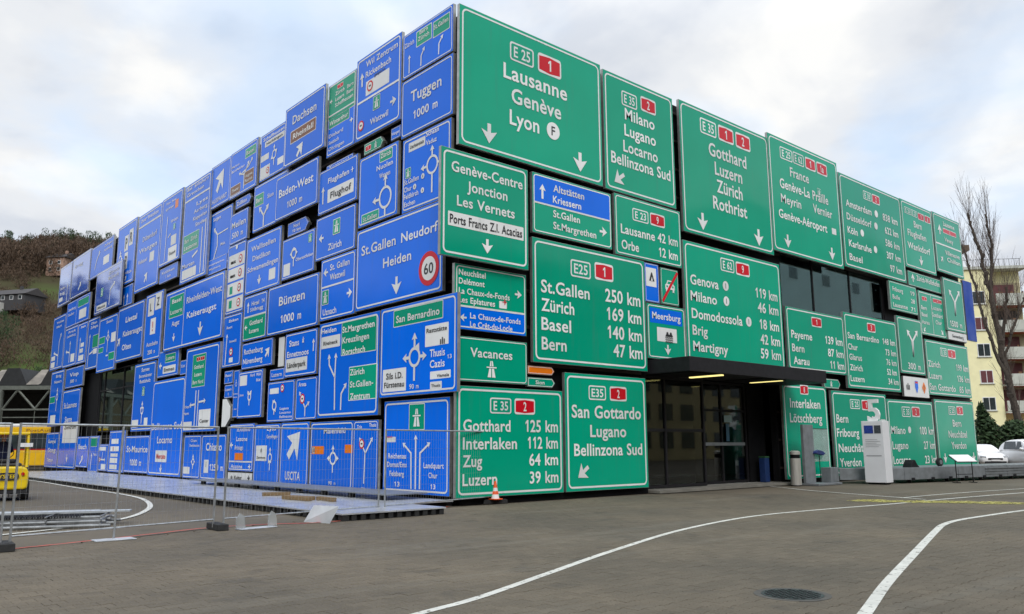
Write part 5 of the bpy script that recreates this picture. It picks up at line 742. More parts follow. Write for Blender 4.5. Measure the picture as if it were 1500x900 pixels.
for k, y0 in enumerate([1.0 + i * 1.6 for i in range(9)]):
    boxp('raised_plate', deck, (-1.55, y0, .30, -.20, y0 + 1.585, .33), GREYP); boxp('support_block', deck, (-1.50, y0 + .3, .17, -1.35, y0 + .45, .298), RUBBER)
for k, (x, y, l_, rz) in enumerate([(-3.1, 3.0, 1.3, .1), (-2.9, 3.15, 1.1, .2), (-2.7, 2.1, .9, .0), (-2.6, 5.3, .8, 1.2)]):
    o = boxp('timber_beam', None, (-.06, -l_ / 2, 0, .06, l_ / 2, .1), WOOD, .006); o.location = (x, y, .17); o.rotation_euler = (0, 0, rz)
    tag(o, ['longest timber beam lying on the plates in front of the wall', 'timber beam lying beside the longest one on the plates', 'short timber beam nearest the camera on the plates', 'short timber beam turned across the plates further along'][k], 'timber', 'timber beams on the deck')
mat('faded_sticker', (.45, .18, .14), .6)
wb = thing('white_board', 'white board leaning against the front edge of the plate deck', 'board', (-5.05, -1.4, 0))
mb = MB(); a1_, b1_, c1_, d1_ = Vector((-4.95, -1.53, .36)), Vector((-4.77, -2.26, .36)), Vector((-4.82, -2.0, .01)), Vector((-5.07, -1.33, .01))
of = Vector((-5.05, -1.4, 0)); Q = [v - of for v in (a1_, b1_, c1_, d1_)]; nn = Vector((0, 0, -.018))
mb.raw(Q + [v + nn for v in Q], [(3, 2, 1, 0), (4, 5, 6, 7), (0, 1, 5, 4), (1, 2, 6, 5), (2, 3, 7, 6), (3, 0, 4, 7)], mat('scuffed_white_board', (.60, .63, .66), .5, nscale=3, namt=.12)); mb.build('board_sheet', wb)
k1 = Q[0].lerp(Q[1], .45).lerp(Q[3].lerp(Q[2], .45), .22); mb = MB(); mb.box(-.08, -.03, 0, .08, .03, .004, MATS['faded_sticker']); o = mb.build('sticker', wb); nz = (Q[1] - Q[0]).cross(Q[3] - Q[0]).normalized(); nz = nz if nz.z > 0 else -nz; o.location = k1 + nz * .003; o.rotation_euler = nz.to_track_quat('Z', 'Y').to_euler()

# ------------------------------------------------------------------ site fence
def fence(i, a_, b_, label, feet=True):
    A_, B_ = Vector((*a_, 0)), Vector((*b_, 0)); d = B_ - A_; Ln = d.length; ang = math.atan2(d.y, d.x)
    t = thing('site_fence', label, 'fence', a_ + (0,), ang, 'site fence panels')
    for x in (.05, Ln - .05):
        mb = MB(); mb.tube([(x, 0, .05), (x, 0, 2.0)], .021, .021, GALV, 8); mb.build('post', t, smooth=True)
    for z in (1.98, .20):
        mb = MB(); mb.tube([(.05, 0, z), (Ln - .05, 0, z)], .019 if z > 1 else .016, .019 if z > 1 else .016, GALV, 8); mb.build('rail', t, smooth=True)
    mb = MB(); k = int(Ln / .09)
    for j in range(1, k):
        x = .05 + (Ln - .1) * j / k; mb.tube([(x, 0, .2), (x, 0, 1.97)], .0017, .0017, GALV, 3, False)
    for z in [.2 + 1.77 * q_ / 8 for q_ in range(1, 8)]: mb.tube([(.05, .004, z), (Ln - .05, .004, z)], .0017, .0017, GALV, 3, False)
    o = mb.build('wire_mesh', t); o['kind'] = 'stuff'
    return t
FL_ = [((-14.4, -2.9), (-10.80, -2.42), 'fence panel at the left edge of the picture, mostly out of view'), ((-10.76, -2.40), (-7.10, -1.62), 'long fence panel in front of the yellow forklift and the stacked steel panels'),
       ((-6.98, -1.60), (-2.88, -.85), 'fence panel in front of the USCITA sign, between the double posts'), ((-2.78, -.83), (1.41, .04), 'fence panel nearest the building corner, ending beside the orange cone')]
for i, (a_, b_, lb) in enumerate(FL_): fence(i, a_, b_, lb)
mb = MB(); mb.tube([(-9.07, -2.05, .02), (-9.03, -2.03, 1.97)], .02, .02, GALV, 8); fp = thing('brace_post', 'slim grey post with a flat white foot plate behind the long fence panel', 'post', (0, 0, 0)); mb.build('post', fp, smooth=True)
FPL = mat('scuffed_plate', (.42, .44, .47), .6, nscale=8, namt=.2)
boxp('foot_plate', fp, (-9.42, -2.32, .004, -8.76, -1.98, .022), FPL, .006)
FOOT = [((-10.78, -2.41), .15, 'black rubber fence foot at the left edge under the fence post'), ((-7.05, -1.6), .15, 'black rubber fence foot under the double post left of the white board'), ((-2.84, -.84), .15, 'black rubber fence foot under the double post right of the white board'), ((1.36, .0), .15, 'black rubber fence foot carrying the orange cone')]
for (x, y), rz, lb in FOOT:
    f_ = thing('fence_foot', lb, 'fence foot', (x, y, .001), rz + 1.35, 'rubber fence feet')
    if x > 0: f_.rotation_euler = (0, 0, -.35)
    mb = MB(); mb.prism([(-.36, 0), (.36, 0), (.34, .12), (-.34, .12)], -.11, .11, RUBBER); mb.build('foot_block', f_, bevel=.012)
    for dx_ in (-.25, .25): mb = MB(); mb.cyl((dx_, 0, .118), .03, .006, STEEL, 12); mb.build('socket', f_)
# clear barrier foot beside the double post
bf = thing('clear_stand', 'small clear plastic stand with a white base plate beside the fence foot', 'stand', (-6.45, -1.95, 0), .15)
PLEX = mat('smoky_plexiglass', (.75, .78, .78), .15, trans=.7, nscale=3, namt=.1)
boxp('base_plate', bf, (-.35, -.12, .003, .45, .12, .022), FPL, .005)
for x0 in (-.33, .38): mb = MB(); mb.prism([(x0 - .07, .03), (x0 + .13, .03), (x0 + .10, .26), (x0 + .0, .32), (x0 - .07, .22)], -.012, .012, PLEX); mb.build('side_panel', bf)

cone = thing('traffic_cone', 'orange and white striped traffic cone on the last fence foot', 'traffic cone', (1.30, -.10, .122))
ORG = mat('orange_plastic', (.80, .10, .02), .45, nscale=8, namt=.1)
boxp('base', cone, (-.15, -.15, 0, .15, .15, .03), ORG, .01)
lv = [(.03, .115), (.14, .095), (.23, .075), (.32, .058), (.41, .042), (.50, .025)]
for k in range(5): mb = MB(); mb.tube([(0, 0, lv[k][0]), (0, 0, lv[k + 1][0])], lv[k][1], lv[k + 1][1], W_ if k % 2 == 0 and k < 4 else ORG, 20, k == 4); mb.build('white_band' if k % 2 == 0 and k < 4 else 'orange_band', cone, smooth=True)

# steel panels stacked on the asphalt at the left
STK = mat('dull_galvanised_steel', (.26, .27, .275), .6, .3, nscale=7, namt=.3)
st = thing('stacked_fence_panels', 'stack of galvanised steel panels lying on the asphalt behind the fence', 'steel panels', (-8.55, .45, 0), math.pi - .42)
for lay in range(3):
    z = .04 + lay * .075; o_ = lay * .12
    for yy in (0 + o_, .62 + o_, 1.25 + o_): mb = MB(); mb.tube([(-.1 + o_, -yy, z), (3.4, -yy, z)], .03, .03, STK, 8); mb.build('rail', st, smooth=True)
    for xx in (0.1, 1.1, 2.2, 3.3): mb = MB(); mb.tube([(xx, -.03, z + .031), (xx, -1.3, z + .031)], .017, .017, STK, 6); mb.build('cross_bar', st)
mb = MB()
for k in range(46): mb.box(.5 + k * .05, -.60, .19, .515 + k * .05, -.10, .235, STEEL)
o = mb.build('grating', st, kind='stuff')
mb = MB(); mb.box(.3, -1.32, .245, 3.3, -1.02, .275, STK); mb.build('sheet', st)
mb = MB(); mb.box(-.35, -1.0, .25, 3.3, -.72, .28, mat('pale_grey_sheet', (.42, .45, .47), .5, .1, nscale=5)); mb.build('sheet', st)

# ------------------------------------------------------------------ objects in front of the green facade
BR = mat('brushed_steel', (.62, .60, .55), .38, .6, nscale=20, namt=.1, stretch=(1, 1, .1))
lb_ = thing('litter_bin', 'cylindrical brushed steel litter bin with a black slot, right of the entrance', 'litter bin', (16.0, -.75, 0))
mb = MB(); mb.cyl((0, 0, .03), .20, 1.02, BR, 28); mb.build('bin_body', lb_, smooth=True)
mb = MB(); mb.cyl((0, 0, 1.05), .185, .14, BLACK, 28); mb.build('opening', lb_, smooth=True)
mb = MB(); mb.cyl((0, 0, 1.19), .20, .10, BR, 28); mb.cyl((0, 0, 1.29), .20, .05, BR, 28, r2=.12); mb.build('lid', lb_, smooth=True)
mb = MB(); mb.cyl((0, 0, 0), .21, .03, STEEL, 28); mb.build('base_ring', lb_)
ds = thing('display_stand', 'tall grey steel display stand with a small blue model, beside the litter bin', 'display stand', (16.72, -.9, 0), .0)
boxp('back_plate', ds, (-.28, -.02, .08, .48, .10, 2.35), GREYP, .01); boxp('foot_plate', ds, (-.30, -.55, 0, 1.55, .25, .075), GREYP, .01); boxp('side_box', ds, (1.15, -.3, .078, 1.8, .12, .66), GREYP, .015)
mb = MB(); mb.box(.5, .03, .9, 1.7, .045, 2.2, PLEX); mb.build('clear_panel', ds)
mb = MB(); mb.tube([(.44, .03, 2.2), (1.72, .03, 2.2)], .012, .012, STEEL, 6); mb.build('top_rail', ds)
MB1 = mat('blue_model_paint', (.006, .02, .13), .3, nscale=6)
mb = MB(); mb.prism([(.35, 1.22), (.95, 1.14), (1.15, 1.22), (.9, 1.32), (.6, 1.36), (.4, 1.30)], -.15, .0, MB1); mb.build('model', ds, bevel=.02)
mb = MB(); mb.tube([(.75, -.07, .08), (.75, -.07, 1.17)], .015, .015, STEEL, 6); mb.build('model_post', ds)
pil = thing('white_pillar', 'white rectangular info pillar with a big white number five on top', 'info pillar', (19.55, -2.35, 0), -1.5)
boxp('pillar_body', pil, (-.42, -.35, .06, .42, .35, 2.50), mat('pillar_white', (.74, .74, .75), .5, nscale=2, namt=.04), .015); boxp('plinth', pil, (-.34, -.28, 0, .34, .28, .058), STEEL)
mb = MB(); mb.box(-.32, -.358, 2.0, .04, -.353, 2.32, mat('blue_print', (.02, .05, .28), .5, nscale=20, namt=.5)); mb.build('print_panel', pil)
mb = MB(); mb.box(.08, -.358, 2.0, .34, -.353, 2.32, mat('dark_print', (.06, .07, .08), .5, nscale=30, namt=.7)); mb.build('print_panel', pil)
mb = MB(); mb.box(.353, -.2, 2.0, .358, .22, 2.30, MATS['blue_print']); mb.build('print_panel', pil)
tx = MB()
for k in range(5): tx.box(-.30, -.357, 1.75 - k * .07, .1 + rnd.uniform(0, .2), -.353, 1.765 - k * .07, mat('grey_print', (.35, .35, .36), .6) if k == 0 else MATS['grey_print'])
tx.box(-.30, -.357, 1.1, .30, -.353, 1.14, MATS['grey_print']); tx.build('text_lines', pil)
five = MB(); vs, fs = text_pts('5'); a0 = min(v[0] for v in vs); a1 = max(v[0] for v in vs); sz = .88 / GL['_cap']; n = len(vs)
P5 = [((v[0] - (a0 + a1) / 2) * sz * .92 - .02, v[1] * sz + 2.505) for v in vs]
five.raw([(x, -.07, z) for x, z in P5] + [(x, .07, z) for x, z in P5], fs + [tuple(i + n for i in reversed(f)) for f in fs], WHITE)
ec = {}
for f in fs:
    for i in range(len(f)): e_ = (f[i], f[(i + 1) % len(f)]); k_ = tuple(sorted(e_)); ec.setdefault(k_, []).append(e_)
five.raw([(x, -.07, z) for x, z in P5] + [(x, .07, z) for x, z in P5], [(e_[0][1], e_[0][0], e_[0][0] + n, e_[0][1] + n) for e_ in ec.values() if len(e_) == 1], WHITE); five.build('number_five', pil)

pf_ = thing('steel_platform', 'long low grey steel platform on small feet in front of the green facade', 'platform', (20.8, -2.80, 0), -.212)
for k in range(4):
    x0 = k * 3.6; boxp('side_panel', pf_, (x0, -.03, .13, x0 + 3.57, .03, .62), GREYP, .008); boxp('deck_panel', pf_, (x0, .035, .56, x0 + 3.57, 2.3, .605), GREYP, .008)
    for dx_ in (.5, 1.8, 3.0): mb = MB(); mb.cyl((x0 + dx_, .15, .0), .07, .13, STEEL, 10); mb.build('foot', pf_); boxp('foot_bracket', pf_, (x0 + dx_ - .09, -.07, .10, x0 + dx_ + .09, -.035, .21), STEEL)
for k in range(3):
    boxp('side_rail', pf_, (5.5, -.055 - .01 * k, .25 + k * .12, 14.3, -.032, .30 + k * .12), GREYP)
mb = MB(); mb.prism([(.75, .607), (1.35, .607), (1.2, .74), (1.08, .92), (.98, .92), (.85, .78)], .2, .6, STEEL); o = mb.build('hitch_cover', pf_, bevel=.02)
o = boxp('ramp_panel', pf_, (-2.55, -.03, .13, 0, .03, .60), GREYP, .008); o.rotation_euler = (0, 0, -.60); o.location = (0, 0, 0)
o = boxp('ramp_deck', pf_, (-2.5, .035, .54, -.02, 1.2, .585), GREYP, .008); o.rotation_euler = (0, 0, -.60)
pf2 = thing('steel_drum', 'black wheel shaped drum lying on the grey platform behind the lectern', 'drum', (24.3, -2.9, .61), -.2)
mb = MB(); mb.cyl((0, 0, .18), .18, .12, RUBBER, 20, axis='y'); mb.build('drum_rim', pf2); mb = MB(); mb.cyl((0, -.02, .18), .09, .02, GREYP, 16, axis='y'); mb.build('hub', pf2)
lec = thing('info_lectern', 'black framed info lectern with a white slanted board in front of the grey platform', 'lectern', (22.9, -4.35, 0), -.45); lec.scale = (.82, .9, .97)
for x0 in (-.52, .48): mb = MB(); mb.tube([(x0, 0, 0), (x0, 0, .98)], .022, .022, STEEL, 8); mb.build('leg', lec, smooth=True); mb = MB(); mb.box(x0 - .03, -.2, 0, x0 + .03, .25, .03, STEEL); mb.build('foot', lec)
mb = MB(); mb.tube([(-.52, 0, .35), (.48, 0, .35)], .015, .015, STEEL, 6); mb.build('cross_bar', lec)
mb = MB(); mb.raw([(-.62, -.22, .90), (.58, -.22, .90), (.58, .25, 1.16), (-.62, .25, 1.16), (-.62, -.22, .87), (.58, -.22, .87), (.58, .25, 1.13), (-.62, .25, 1.13)], [(0, 1, 2, 3), (7, 6, 5, 4), (0, 4, 5, 1), (1, 5, 6, 2), (2, 6, 7, 3), (3, 7, 4, 0)], WHITE); mb.build('board', lec)
mb = MB(); mb.raw([(-.64, -.24, .865), (.60, -.24, .865), (.60, .27, 1.125), (-.64, .27, 1.125), (-.64, -.24, .84), (.60, -.24, .84), (.60, .27, 1.10), (-.64, .27, 1.10)], [(0, 1, 2, 3), (7, 6, 5, 4), (0, 4, 5, 1), (1, 5, 6, 2), (2, 6, 7, 3), (3, 7, 4, 0)], STEEL); mb.build('tray', lec)

# ------------------------------------------------------------------ vehicles
TYRE = mat('tyre', (.02, .02, .02), .85, nscale=20, namt=.2); RIM = mat('rim', (.35, .35, .36), .35, .8, nscale=8)
DGL = mat('tinted_glass', (.03, .04, .045), .06, nscale=2, namt=.3, spec=.6); CARW = mat('white_car_paint', (.92, .92, .92), .35, nscale=2, namt=.02); TRIM = mat('black_trim', (.02, .02, .022), .5)
LENS = mat('lamp_lens', (.6, .62, .64), .1, .3); REDL = mat('red_lens', (.5, .01, .01), .2)
def wheel(parent, x, y, z, r, w_, side=1, name='wheel'):
    mb = MB(); mb.cyl((x, y - w_ / 2, z), r, w_, TYRE, 24, axis='y'); t = mb.build(name, parent, bevel=.02)
    mb = MB(); yy = y + side * (w_ / 2 - .005); mb.cyl((x, yy, z), r * .62, side * .014, RIM, 20, axis='y'); mb.build('rim', t)
    mb = MB()
    for k in range(5):
        a_ = k * 2 * math.pi / 5; mb.tube([(x, yy + side * .016, z), (x + math.cos(a_) * r * .55, yy + side * .016, z + math.sin(a_) * r * .55)], r * .09, r * .07, RIM, 6)
    mb.build('spokes', t); return t
def loft(name, parent, secs, m, sub=2, cap=True):
    """secs: list of (x, [(y,z) half outline bottom->top]) mirrored in y"""
    mb = MB(); n = len(secs[0][1]); vs = []
    for x, pr in secs: vs += [(x, y, z) for y, z in pr] + [(x, -y, z) for y, z in reversed(pr)]
    N2 = 2 * n; fs = []
    for i in range(len(secs) - 1):
        for j in range(N2): fs.append((i * N2 + j, i * N2 + (j + 1) % N2, (i + 1) * N2 + (j + 1) % N2, (i + 1) * N2 + j))
    if cap: fs.append(tuple(range(N2))); fs.append(tuple((len(secs) - 1) * N2 + j for j in range(N2))[::-1])
    mb.raw(vs, fs, m); o = mb.build(name, parent, smooth=True)
    if sub: s_ = o.modifiers.new('sub', 'SUBSURF'); s_.levels = sub; s_.render_levels = sub
    return o
def car(label, loc, rz, L_=4.1, H_=1.55, hood=.98, van=False):
    t = thing('parked_car', label, 'car', loc, rz, 'white cars parked beyond the green signs'); W2 = .86
    f = -L_ / 2        # nose at -x
    def sec(x, zb, zt, wb_, wt): return (x, [(wb_ * .6, zb), (wb_ * .97, zb + .04), (wb_, (zb + zt) / 2), (wt, zt - .05), (wt * .8, zt)])
    loft('body', t, [sec(f, .32, .62, .62, .58), sec(f + .10, .24, .76, .80, .72), sec(f + .5, .2, .86, W2, .78), sec(f + 1.05, .2, hood, W2, .82), sec(0, .2, hood + .02, W2, .84), sec(L_ / 2 - .8, .2, hood + .04, W2, .84), sec(L_ / 2 - .12, .24, hood + .02, .84, .80), sec(L_ / 2, .34, .8, .7, .66)], CARW)
    x0 = f + (.95 if van else 1.1)
    def gs(x, zt, wt): return (x, [(.79, hood - .04), (.79, hood), (.79 - .3 * (.79 - wt), hood + (zt - hood) * .45), (wt, zt - .05), (wt * .8, zt)])
    loft('greenhouse', t, [gs(x0, hood + .05, .76), gs(x0 + .42, (hood + H_) / 2 + .02, .70), gs(x0 + .85, H_ - .02, .62), gs(.35, H_, .62), gs(L_ / 2 - .75, H_ - .03, .62), gs(L_ / 2 - .25, H_ - .28, .66), gs(L_ / 2 - .1, hood + .1, .74)], CARW, 2)
    mb = MB(); z0, z1 = hood + .07, H_ - .11          # windscreen as a slightly proud curved sheet
    for k in range(6):
        ya, yb = -.66 + k * .22, -.66 + (k + 1) * .22; c_ = lambda y: .10 * (y / .7) ** 2
        mb.raw([(x0 - .05 + c_(ya) + .12, ya * 1.02, z0), (x0 - .05 + c_(yb) + .12, yb * 1.02, z0), (x0 + .70 + c_(yb), yb * .84, z1), (x0 + .70 + c_(ya), ya * .84, z1)], [(0, 1, 2, 3)], DGL)
    mb.build('windscreen', t, smooth=True)
    for s_ in (-1, 1):
        for a_, b_ in ((x0 + .75, .05), (.12, L_ / 2 - .75)):
            mb = MB(); y0, y1 = s_ * .80, s_ * .665; mb.raw([(a_ - .12, y0, hood + .07), (b_, y0, hood + .07), (b_ - .02, y1, H_ - .15), (a_ + .12, y1, H_ - .15)], [(0, 1, 2, 3)], DGL); mb.build('side_window', t)
        mb = MB(); mb.tube([(f + .09, s_ * .50, .66), (f + .16, s_ * .64, .68), (f + .30, s_ * .74, .70)], .085, .07, LENS, 12); mb.build('headlight', t, smooth=True)
        mb = MB(); mb.tube([(x0 + .5, s_ * .82, hood + .1), (x0 + .5, s_ * 1.0, hood + .14)], .07, .06, CARW, 8); mb.build('wing_mirror', t, bevel=.01)
        for x in (f + .75, L_ / 2 - .75): wheel(t, x, s_ * .78, .31, .31, .2, s_)
    mb = MB(); mb.box(f - .012, -.42, .50, f + .06, .42, .62, TRIM); mb.build('grille', t, bevel=.01)
    mb = MB(); mb.box(f - .006, -.62, .28, f + .12, .62, .42, TRIM); mb.build('lower_grille', t, bevel=.02)
    mb = MB(); mb.box(f - .035, -.26, .42, f - .010, .26, .52, WHITE); mb.build('number_plate', t)
car('white hatchback half hidden behind the right end of the green signs', (45.1, 2.6, .05), R(38), 4.1, 1.48)
car('white compact van at the right edge of the picture, front towards the camera', (44.6, -.25, .05), R(48), 4.3, 1.78, 1.08, True)

# yellow post bus
bus = thing('yellow_bus', 'yellow and white post bus parked left of the far end of the blue facade', 'bus', (-1.05, 49.0, 0), R(-40))
bus.location = (.9, 49.9, 0)
BL = 11.6; BWT = mat('bus_white', (.78, .77, .73), .3, nscale=3, namt=.03); REDB = mat('bus_red', (.45, .02, .02), .3)
def bb(n_, b_, m_, bv=.03, p=None): return boxp(n_, p or bus, b_, m_, bv)
bb('lower_body', (-BL / 2, -1.25, .32, BL / 2, 1.25, 1.42), BUSY, .06)
bb('red_stripe', (-BL / 2 - .004, -1.256, 1.425, BL / 2 + .004, 1.256, 1.50), REDB, 0)
bb('window_band', (-BL / 2 + .03, -1.23, 1.503, BL / 2 - .03, 1.23, 2.60), DGL, .02)
bb('roof_side', (-BL / 2, -1.25, 2.603, BL / 2, 1.25, 3.05), BUSY, .05)
bb('roof_top', (-BL / 2, -1.22, 3.053, BL / 2, 1.22, 3.30), BWT, .08)
bb('roof_hatch', (1.5, -.6, 3.303, 3.0, .6, 3.38), STEEL, .02)
for k in range(8): bb('window_pillar', (-BL / 2 + .03 + k * 1.63, -1.245, 1.505, -BL / 2 + .12 + k * 1.63, -1.232, 2.598), TRIM, 0)
mb = MB(); mb.raw([(BL / 2 - 3.2, -1.256, .34), (BL / 2 - 1.4, -1.256, 1.41), (BL / 2 - .3, -1.256, 1.41), (BL / 2 - .3, -1.256, .34)], [(0, 1, 2, 3)], BWT); mb.build('white_stripe', bus)
for x in (-3.6, 3.3):
    for s_ in (-1, 1): wheel(bus, x, s_ * 1.12, .48, .48, .28, s_)
bb('door', (BL / 2 - 1.3, -1.262, .42, BL / 2 - .2, -1.258, 2.5), DGL, 0)
mb = MB(); put_text(mb, 'PostAuto', -1.4, .6, 2.83, .2, -1.256, mat('ochre_print', (.30, .12, .01), .4)); mb.build('lettering', bus)
for s_ in (-1, 1): mb = MB(); mb.cyl((BL / 2 - .02, s_ * .95, .75), .12, .04, LENS, 14, axis='x'); mb.build('headlight', bus)

# forklift, seen from behind at the left edge
fk = thing('forklift', 'yellow forklift truck with its rear to the camera at the left edge behind the fence', 'forklift', (-8.44, 11.95, 0), R(-9))
mb = MB(); prof = [(-.62, .50), (-.60, .36), (-.50, .33), (.50, .33), (.60, .36), (.62, .50), (.62, .84), (.56, .97), (.40, 1.02), (-.40, 1.02), (-.56, .97), (-.62, .84)]
mb.prism(prof, -.42, .9, YEL); cw = mb.build('counterweight', fk, bevel=.05)
boxp('chassis', fk, (-.60, -.36, .20, .60, 1.9, .325), TRIM, .02); boxp('front_body', fk, (-.60, .95, .33, .60, 1.9, .70), YEL, .04)
boxp('hood', fk, (-.42, .0, 1.022, .42, .85, 1.12), TRIM, .04)
mb = MB(); face(mb, rrect(-.34, .62, .36, .84, .1), -.462, TRIM); mb.build('badge', fk)
mb = MB(); put_text(mb, 'HYSTER', -.28, .30, .73, .11, -.466, YEL); mb.build('lettering', fk)
for s_ in (-1, 1):
    mb = MB(); mb.tube([(s_ * .55, -.28, 1.0), (s_ * .53, -.16, 2.0)], .042, .038, YEL, 8); mb.build('guard_post', fk, smooth=True)
    mb = MB(); mb.tube([(s_ * .55, 1.55, .7), (s_ * .53, 1.15, 2.0)], .042, .038, YEL, 8); mb.build('guard_post', fk, smooth=True)
    mb = MB(); mb.cyl((s_ * .46, -.468, .80), .05, .03, REDL, 12, axis='y'); mb.build('rear_light', fk)
    mb = MB(); mb.cyl((s_ * .55 - .12, .02, .28), .28, .24, TYRE, 24, axis='x'); mb.build('wheel', fk, bevel=.02)
    mb = MB(); mb.cyl((s_ * .55 - .14, 1.55, .33), .33, .28, TYRE, 24, axis='x'); mb.build('wheel', fk, bevel=.02)
    mb = MB(); mb.box(s_ * .32 - .05, 2.05, .25, s_ * .32 + .05, 2.17, 2.1, STEEL); mb.build('mast_rail', fk)
    mb = MB(); mb.box(s_ * .28 - .06, 2.25, .06, s_ * .28 + .06, 3.3, .10, STEEL); mb.build('fork', fk)
boxp('guard_roof', fk, (-.57, -.22, 2.0, .57, 1.25, 2.07), YEL, .02)
for k in range(6): boxp('roof_bar', fk, (-.5 + k * .19, -.15, 2.072, -.46 + k * .19, 1.2, 2.09), YEL)
mb = MB(); mb.box(.30, -.335, 1.62, .66, -.32, 1.74, WHITE); mb.build('number_plate', fk)
for k in range(7): boxp('tow_grille', fk, (-.45 + k * .14, -.38, .10, -.40 + k * .14, -.362, .20), TRIM)
boxp('seat', fk, (-.25, .35, 1.122, .25, .85, 1.25), TRIM, .04)

# driver sitting in the forklift
drv = thing('person', 'driver in dark blue work clothes and an orange cap sitting in the yellow forklift', 'person', (-8.44 - .02, 11.95 + .62, 1.24), R(-9))
def skin_body():
    V = [((0, 0, 0), .15), ((0, -.02, .22), .15), ((0, -.02, .42), .165), ((0, 0, .54), .06), ((0, .01, .60), .055), ((0, .02, .70), .098), ((0, .02, .80), .085),
         ((-.19, -.02, .47), .062), ((-.25, .10, .24), .048), ((-.15, .36, .20), .038), ((-.13, .44, .20), .030), ((.19, -.02, .47), .062), ((.25, .10, .24), .048), ((.15, .36, .22), .038), ((.13, .44, .22), .030),
         ((-.10, .05, -.02), .10), ((-.12, .45, 0), .075), ((-.12, .50, -.38), .05), ((-.12, .62, -.42), .04), ((.10, .05, -.02), .10), ((.12, .45, 0), .075), ((.12, .50, -.38), .05), ((.12, .62, -.42), .04)]
    E_ = [(0, 1), (1, 2), (2, 3), (3, 4), (4, 5), (5, 6), (2, 7), (7, 8), (8, 9), (9, 10), (2, 11), (11, 12), (12, 13), (13, 14), (0, 15), (15, 16), (16, 17), (17, 18), (0, 19), (19, 20), (20, 21), (21, 22)]
    k = len(V)
    for hx, hz, sg in ((-.13, .20, 1), (.13, .22, -1)):      # fingers and thumb closing on the wheel
        hb_ = 10 if sg > 0 else 14
        for q_, dx_ in enumerate((-.028, -.010, .010, .028)):
            V += [((hx + dx_, .48, hz + .005), .011), ((hx + dx_ * .9, .515 - .004 * abs(q_ - 1.5), hz - .005), .009), ((hx + dx_ * .8, .51, hz - .035), .008)]
            E_ += [(hb_, k), (k, k + 1), (k + 1, k + 2)]; k += 3
        V += [((hx + sg * .035, .455, hz + .0), .011), ((hx + sg * .05, .485, hz - .02), .009)]; E_ += [(hb_, k), (k, k + 1)]; k += 2
    me = bpy.data.meshes.new('body'); me.from_pydata([v for v, r_ in V], E_, []); o = bpy.data.objects.new('body', me); C.objects.link(o)
    sk = o.modifiers.new('skin', 'SKIN'); lay = me.skin_vertices[0].data if me.skin_vertices else None
    if lay is None:
        bm = bmesh.new(); bm.from_mesh(me); bm.verts.layers.skin.verify(); bm.to_mesh(me); bm.free(); lay = me.skin_vertices[0].data
    for i, (v, r_) in enumerate(V): lay[i].radius = (r_, r_)
    lay[0].use_root = True
    su = o.modifiers.new('sub', 'SUBSURF'); su.levels = 1; su.render_levels = 1
    bpy.context.view_layer.update(); dg = bpy.context.evaluated_depsgraph_get(); m2 = bpy.data.meshes.new_from_object(o.evaluated_get(dg)); bpy.data.objects.remove(o)
    SK = mat('skin', (.45, .24, .16), .6); NV = mat('navy_cloth', (.012, .018, .06), .9, nscale=15, namt=.2)
    m2.materials.clear(); m2.materials.append(NV); m2.materials.append(SK)
    for p in m2.polygons:
        c_ = p.center; p.use_smooth = True; p.material_index = 1 if (c_.z > .555 or (c_.y > .40 and .1 < c_.z < .35)) else 0
    b_ = bpy.data.objects.new('body', m2); C.objects.link(b_); b_.parent = drv
    mb = MB()
    for a_ in range(5):
        t0, t1 = a_ * .3, (a_ + 1) * .3; mb.tube([(0, .02, .745 + .10 * math.sin(t0)), (0, .02, .745 + .10 * math.sin(t1))], .108 * math.cos(t0), .108 * math.cos(t1), ORG, 16, False)
    mb.box(-.07, .10, .742, .07, .20, .755, ORG); mb.build('cap', drv, smooth=True)
    for s_ in (-1, 1): mb = MB(); mb.cyl((s_ * .035, .108, .715), .012, .012, TRIM, 8, axis='y'); mb.build('eye', drv); mb = MB(); mb.tube([(s_ * .098, .02, .73), (s_ * .103, .02, .67)], .018, .014, SK, 8); mb.build('ear', drv, smooth=True)
    mb = MB(); mb.tube([(0, .105, .715), (0, .135, .68)], .010, .017, SK, 8); mb.build('nose', drv, smooth=True)
    mb = MB(); mb.tube([(-.025, .108, .648), (.025, .108, .648)], .006, .006, REDL, 6); mb.build('mouth', drv)
skin_body()
mb = MB(); cir = [(.19 * math.cos(k * .5236), .48 + .05 * math.sin(k * .5236), .20 + .18 * math.sin(k * .5236)) for k in range(13)]
mb.tube(cir, .013, .013, TRIM, 6, False); o = mb.build('steering_wheel', fk, smooth=True); o.location = (0, .62, 1.24)

# ------------------------------------------------------------------ vegetation
def leaf_mat(name, c0, c1):
    m = bpy.data.materials.new(name); m.use_nodes = True; t = m.node_tree; B = t.nodes['Principled BSDF']; ge = t.nodes.new('ShaderNodeNewGeometry'); r = t.nodes.new('ShaderNodeValToRGB')
    r.color_ramp.elements[0].color = (*c0, 1); r.color_ramp.elements[1].color = (*c1, 1); t.links.new(ge.outputs['Random Per Island'], r.inputs[0]); t.links.new(r.outputs[0], B.inputs['Base Color'])
    B.inputs['Roughness'].default_value = .7; B.inputs['Specular IOR Level'].default_value = .2; return m
LF1 = leaf_mat('dark_conifer_leaves', (.018, .035, .014), (.045, .08, .03)); LF2 = leaf_mat('hedge_leaves', (.03, .055, .015), (.075, .12, .035)); LF3 = leaf_mat('bare_wood_twigs', (.050, .034, .023), (.135, .088, .058))
LF4 = leaf_mat('spring_green_leaves', (.04, .08, .02), (.10, .17, .05))
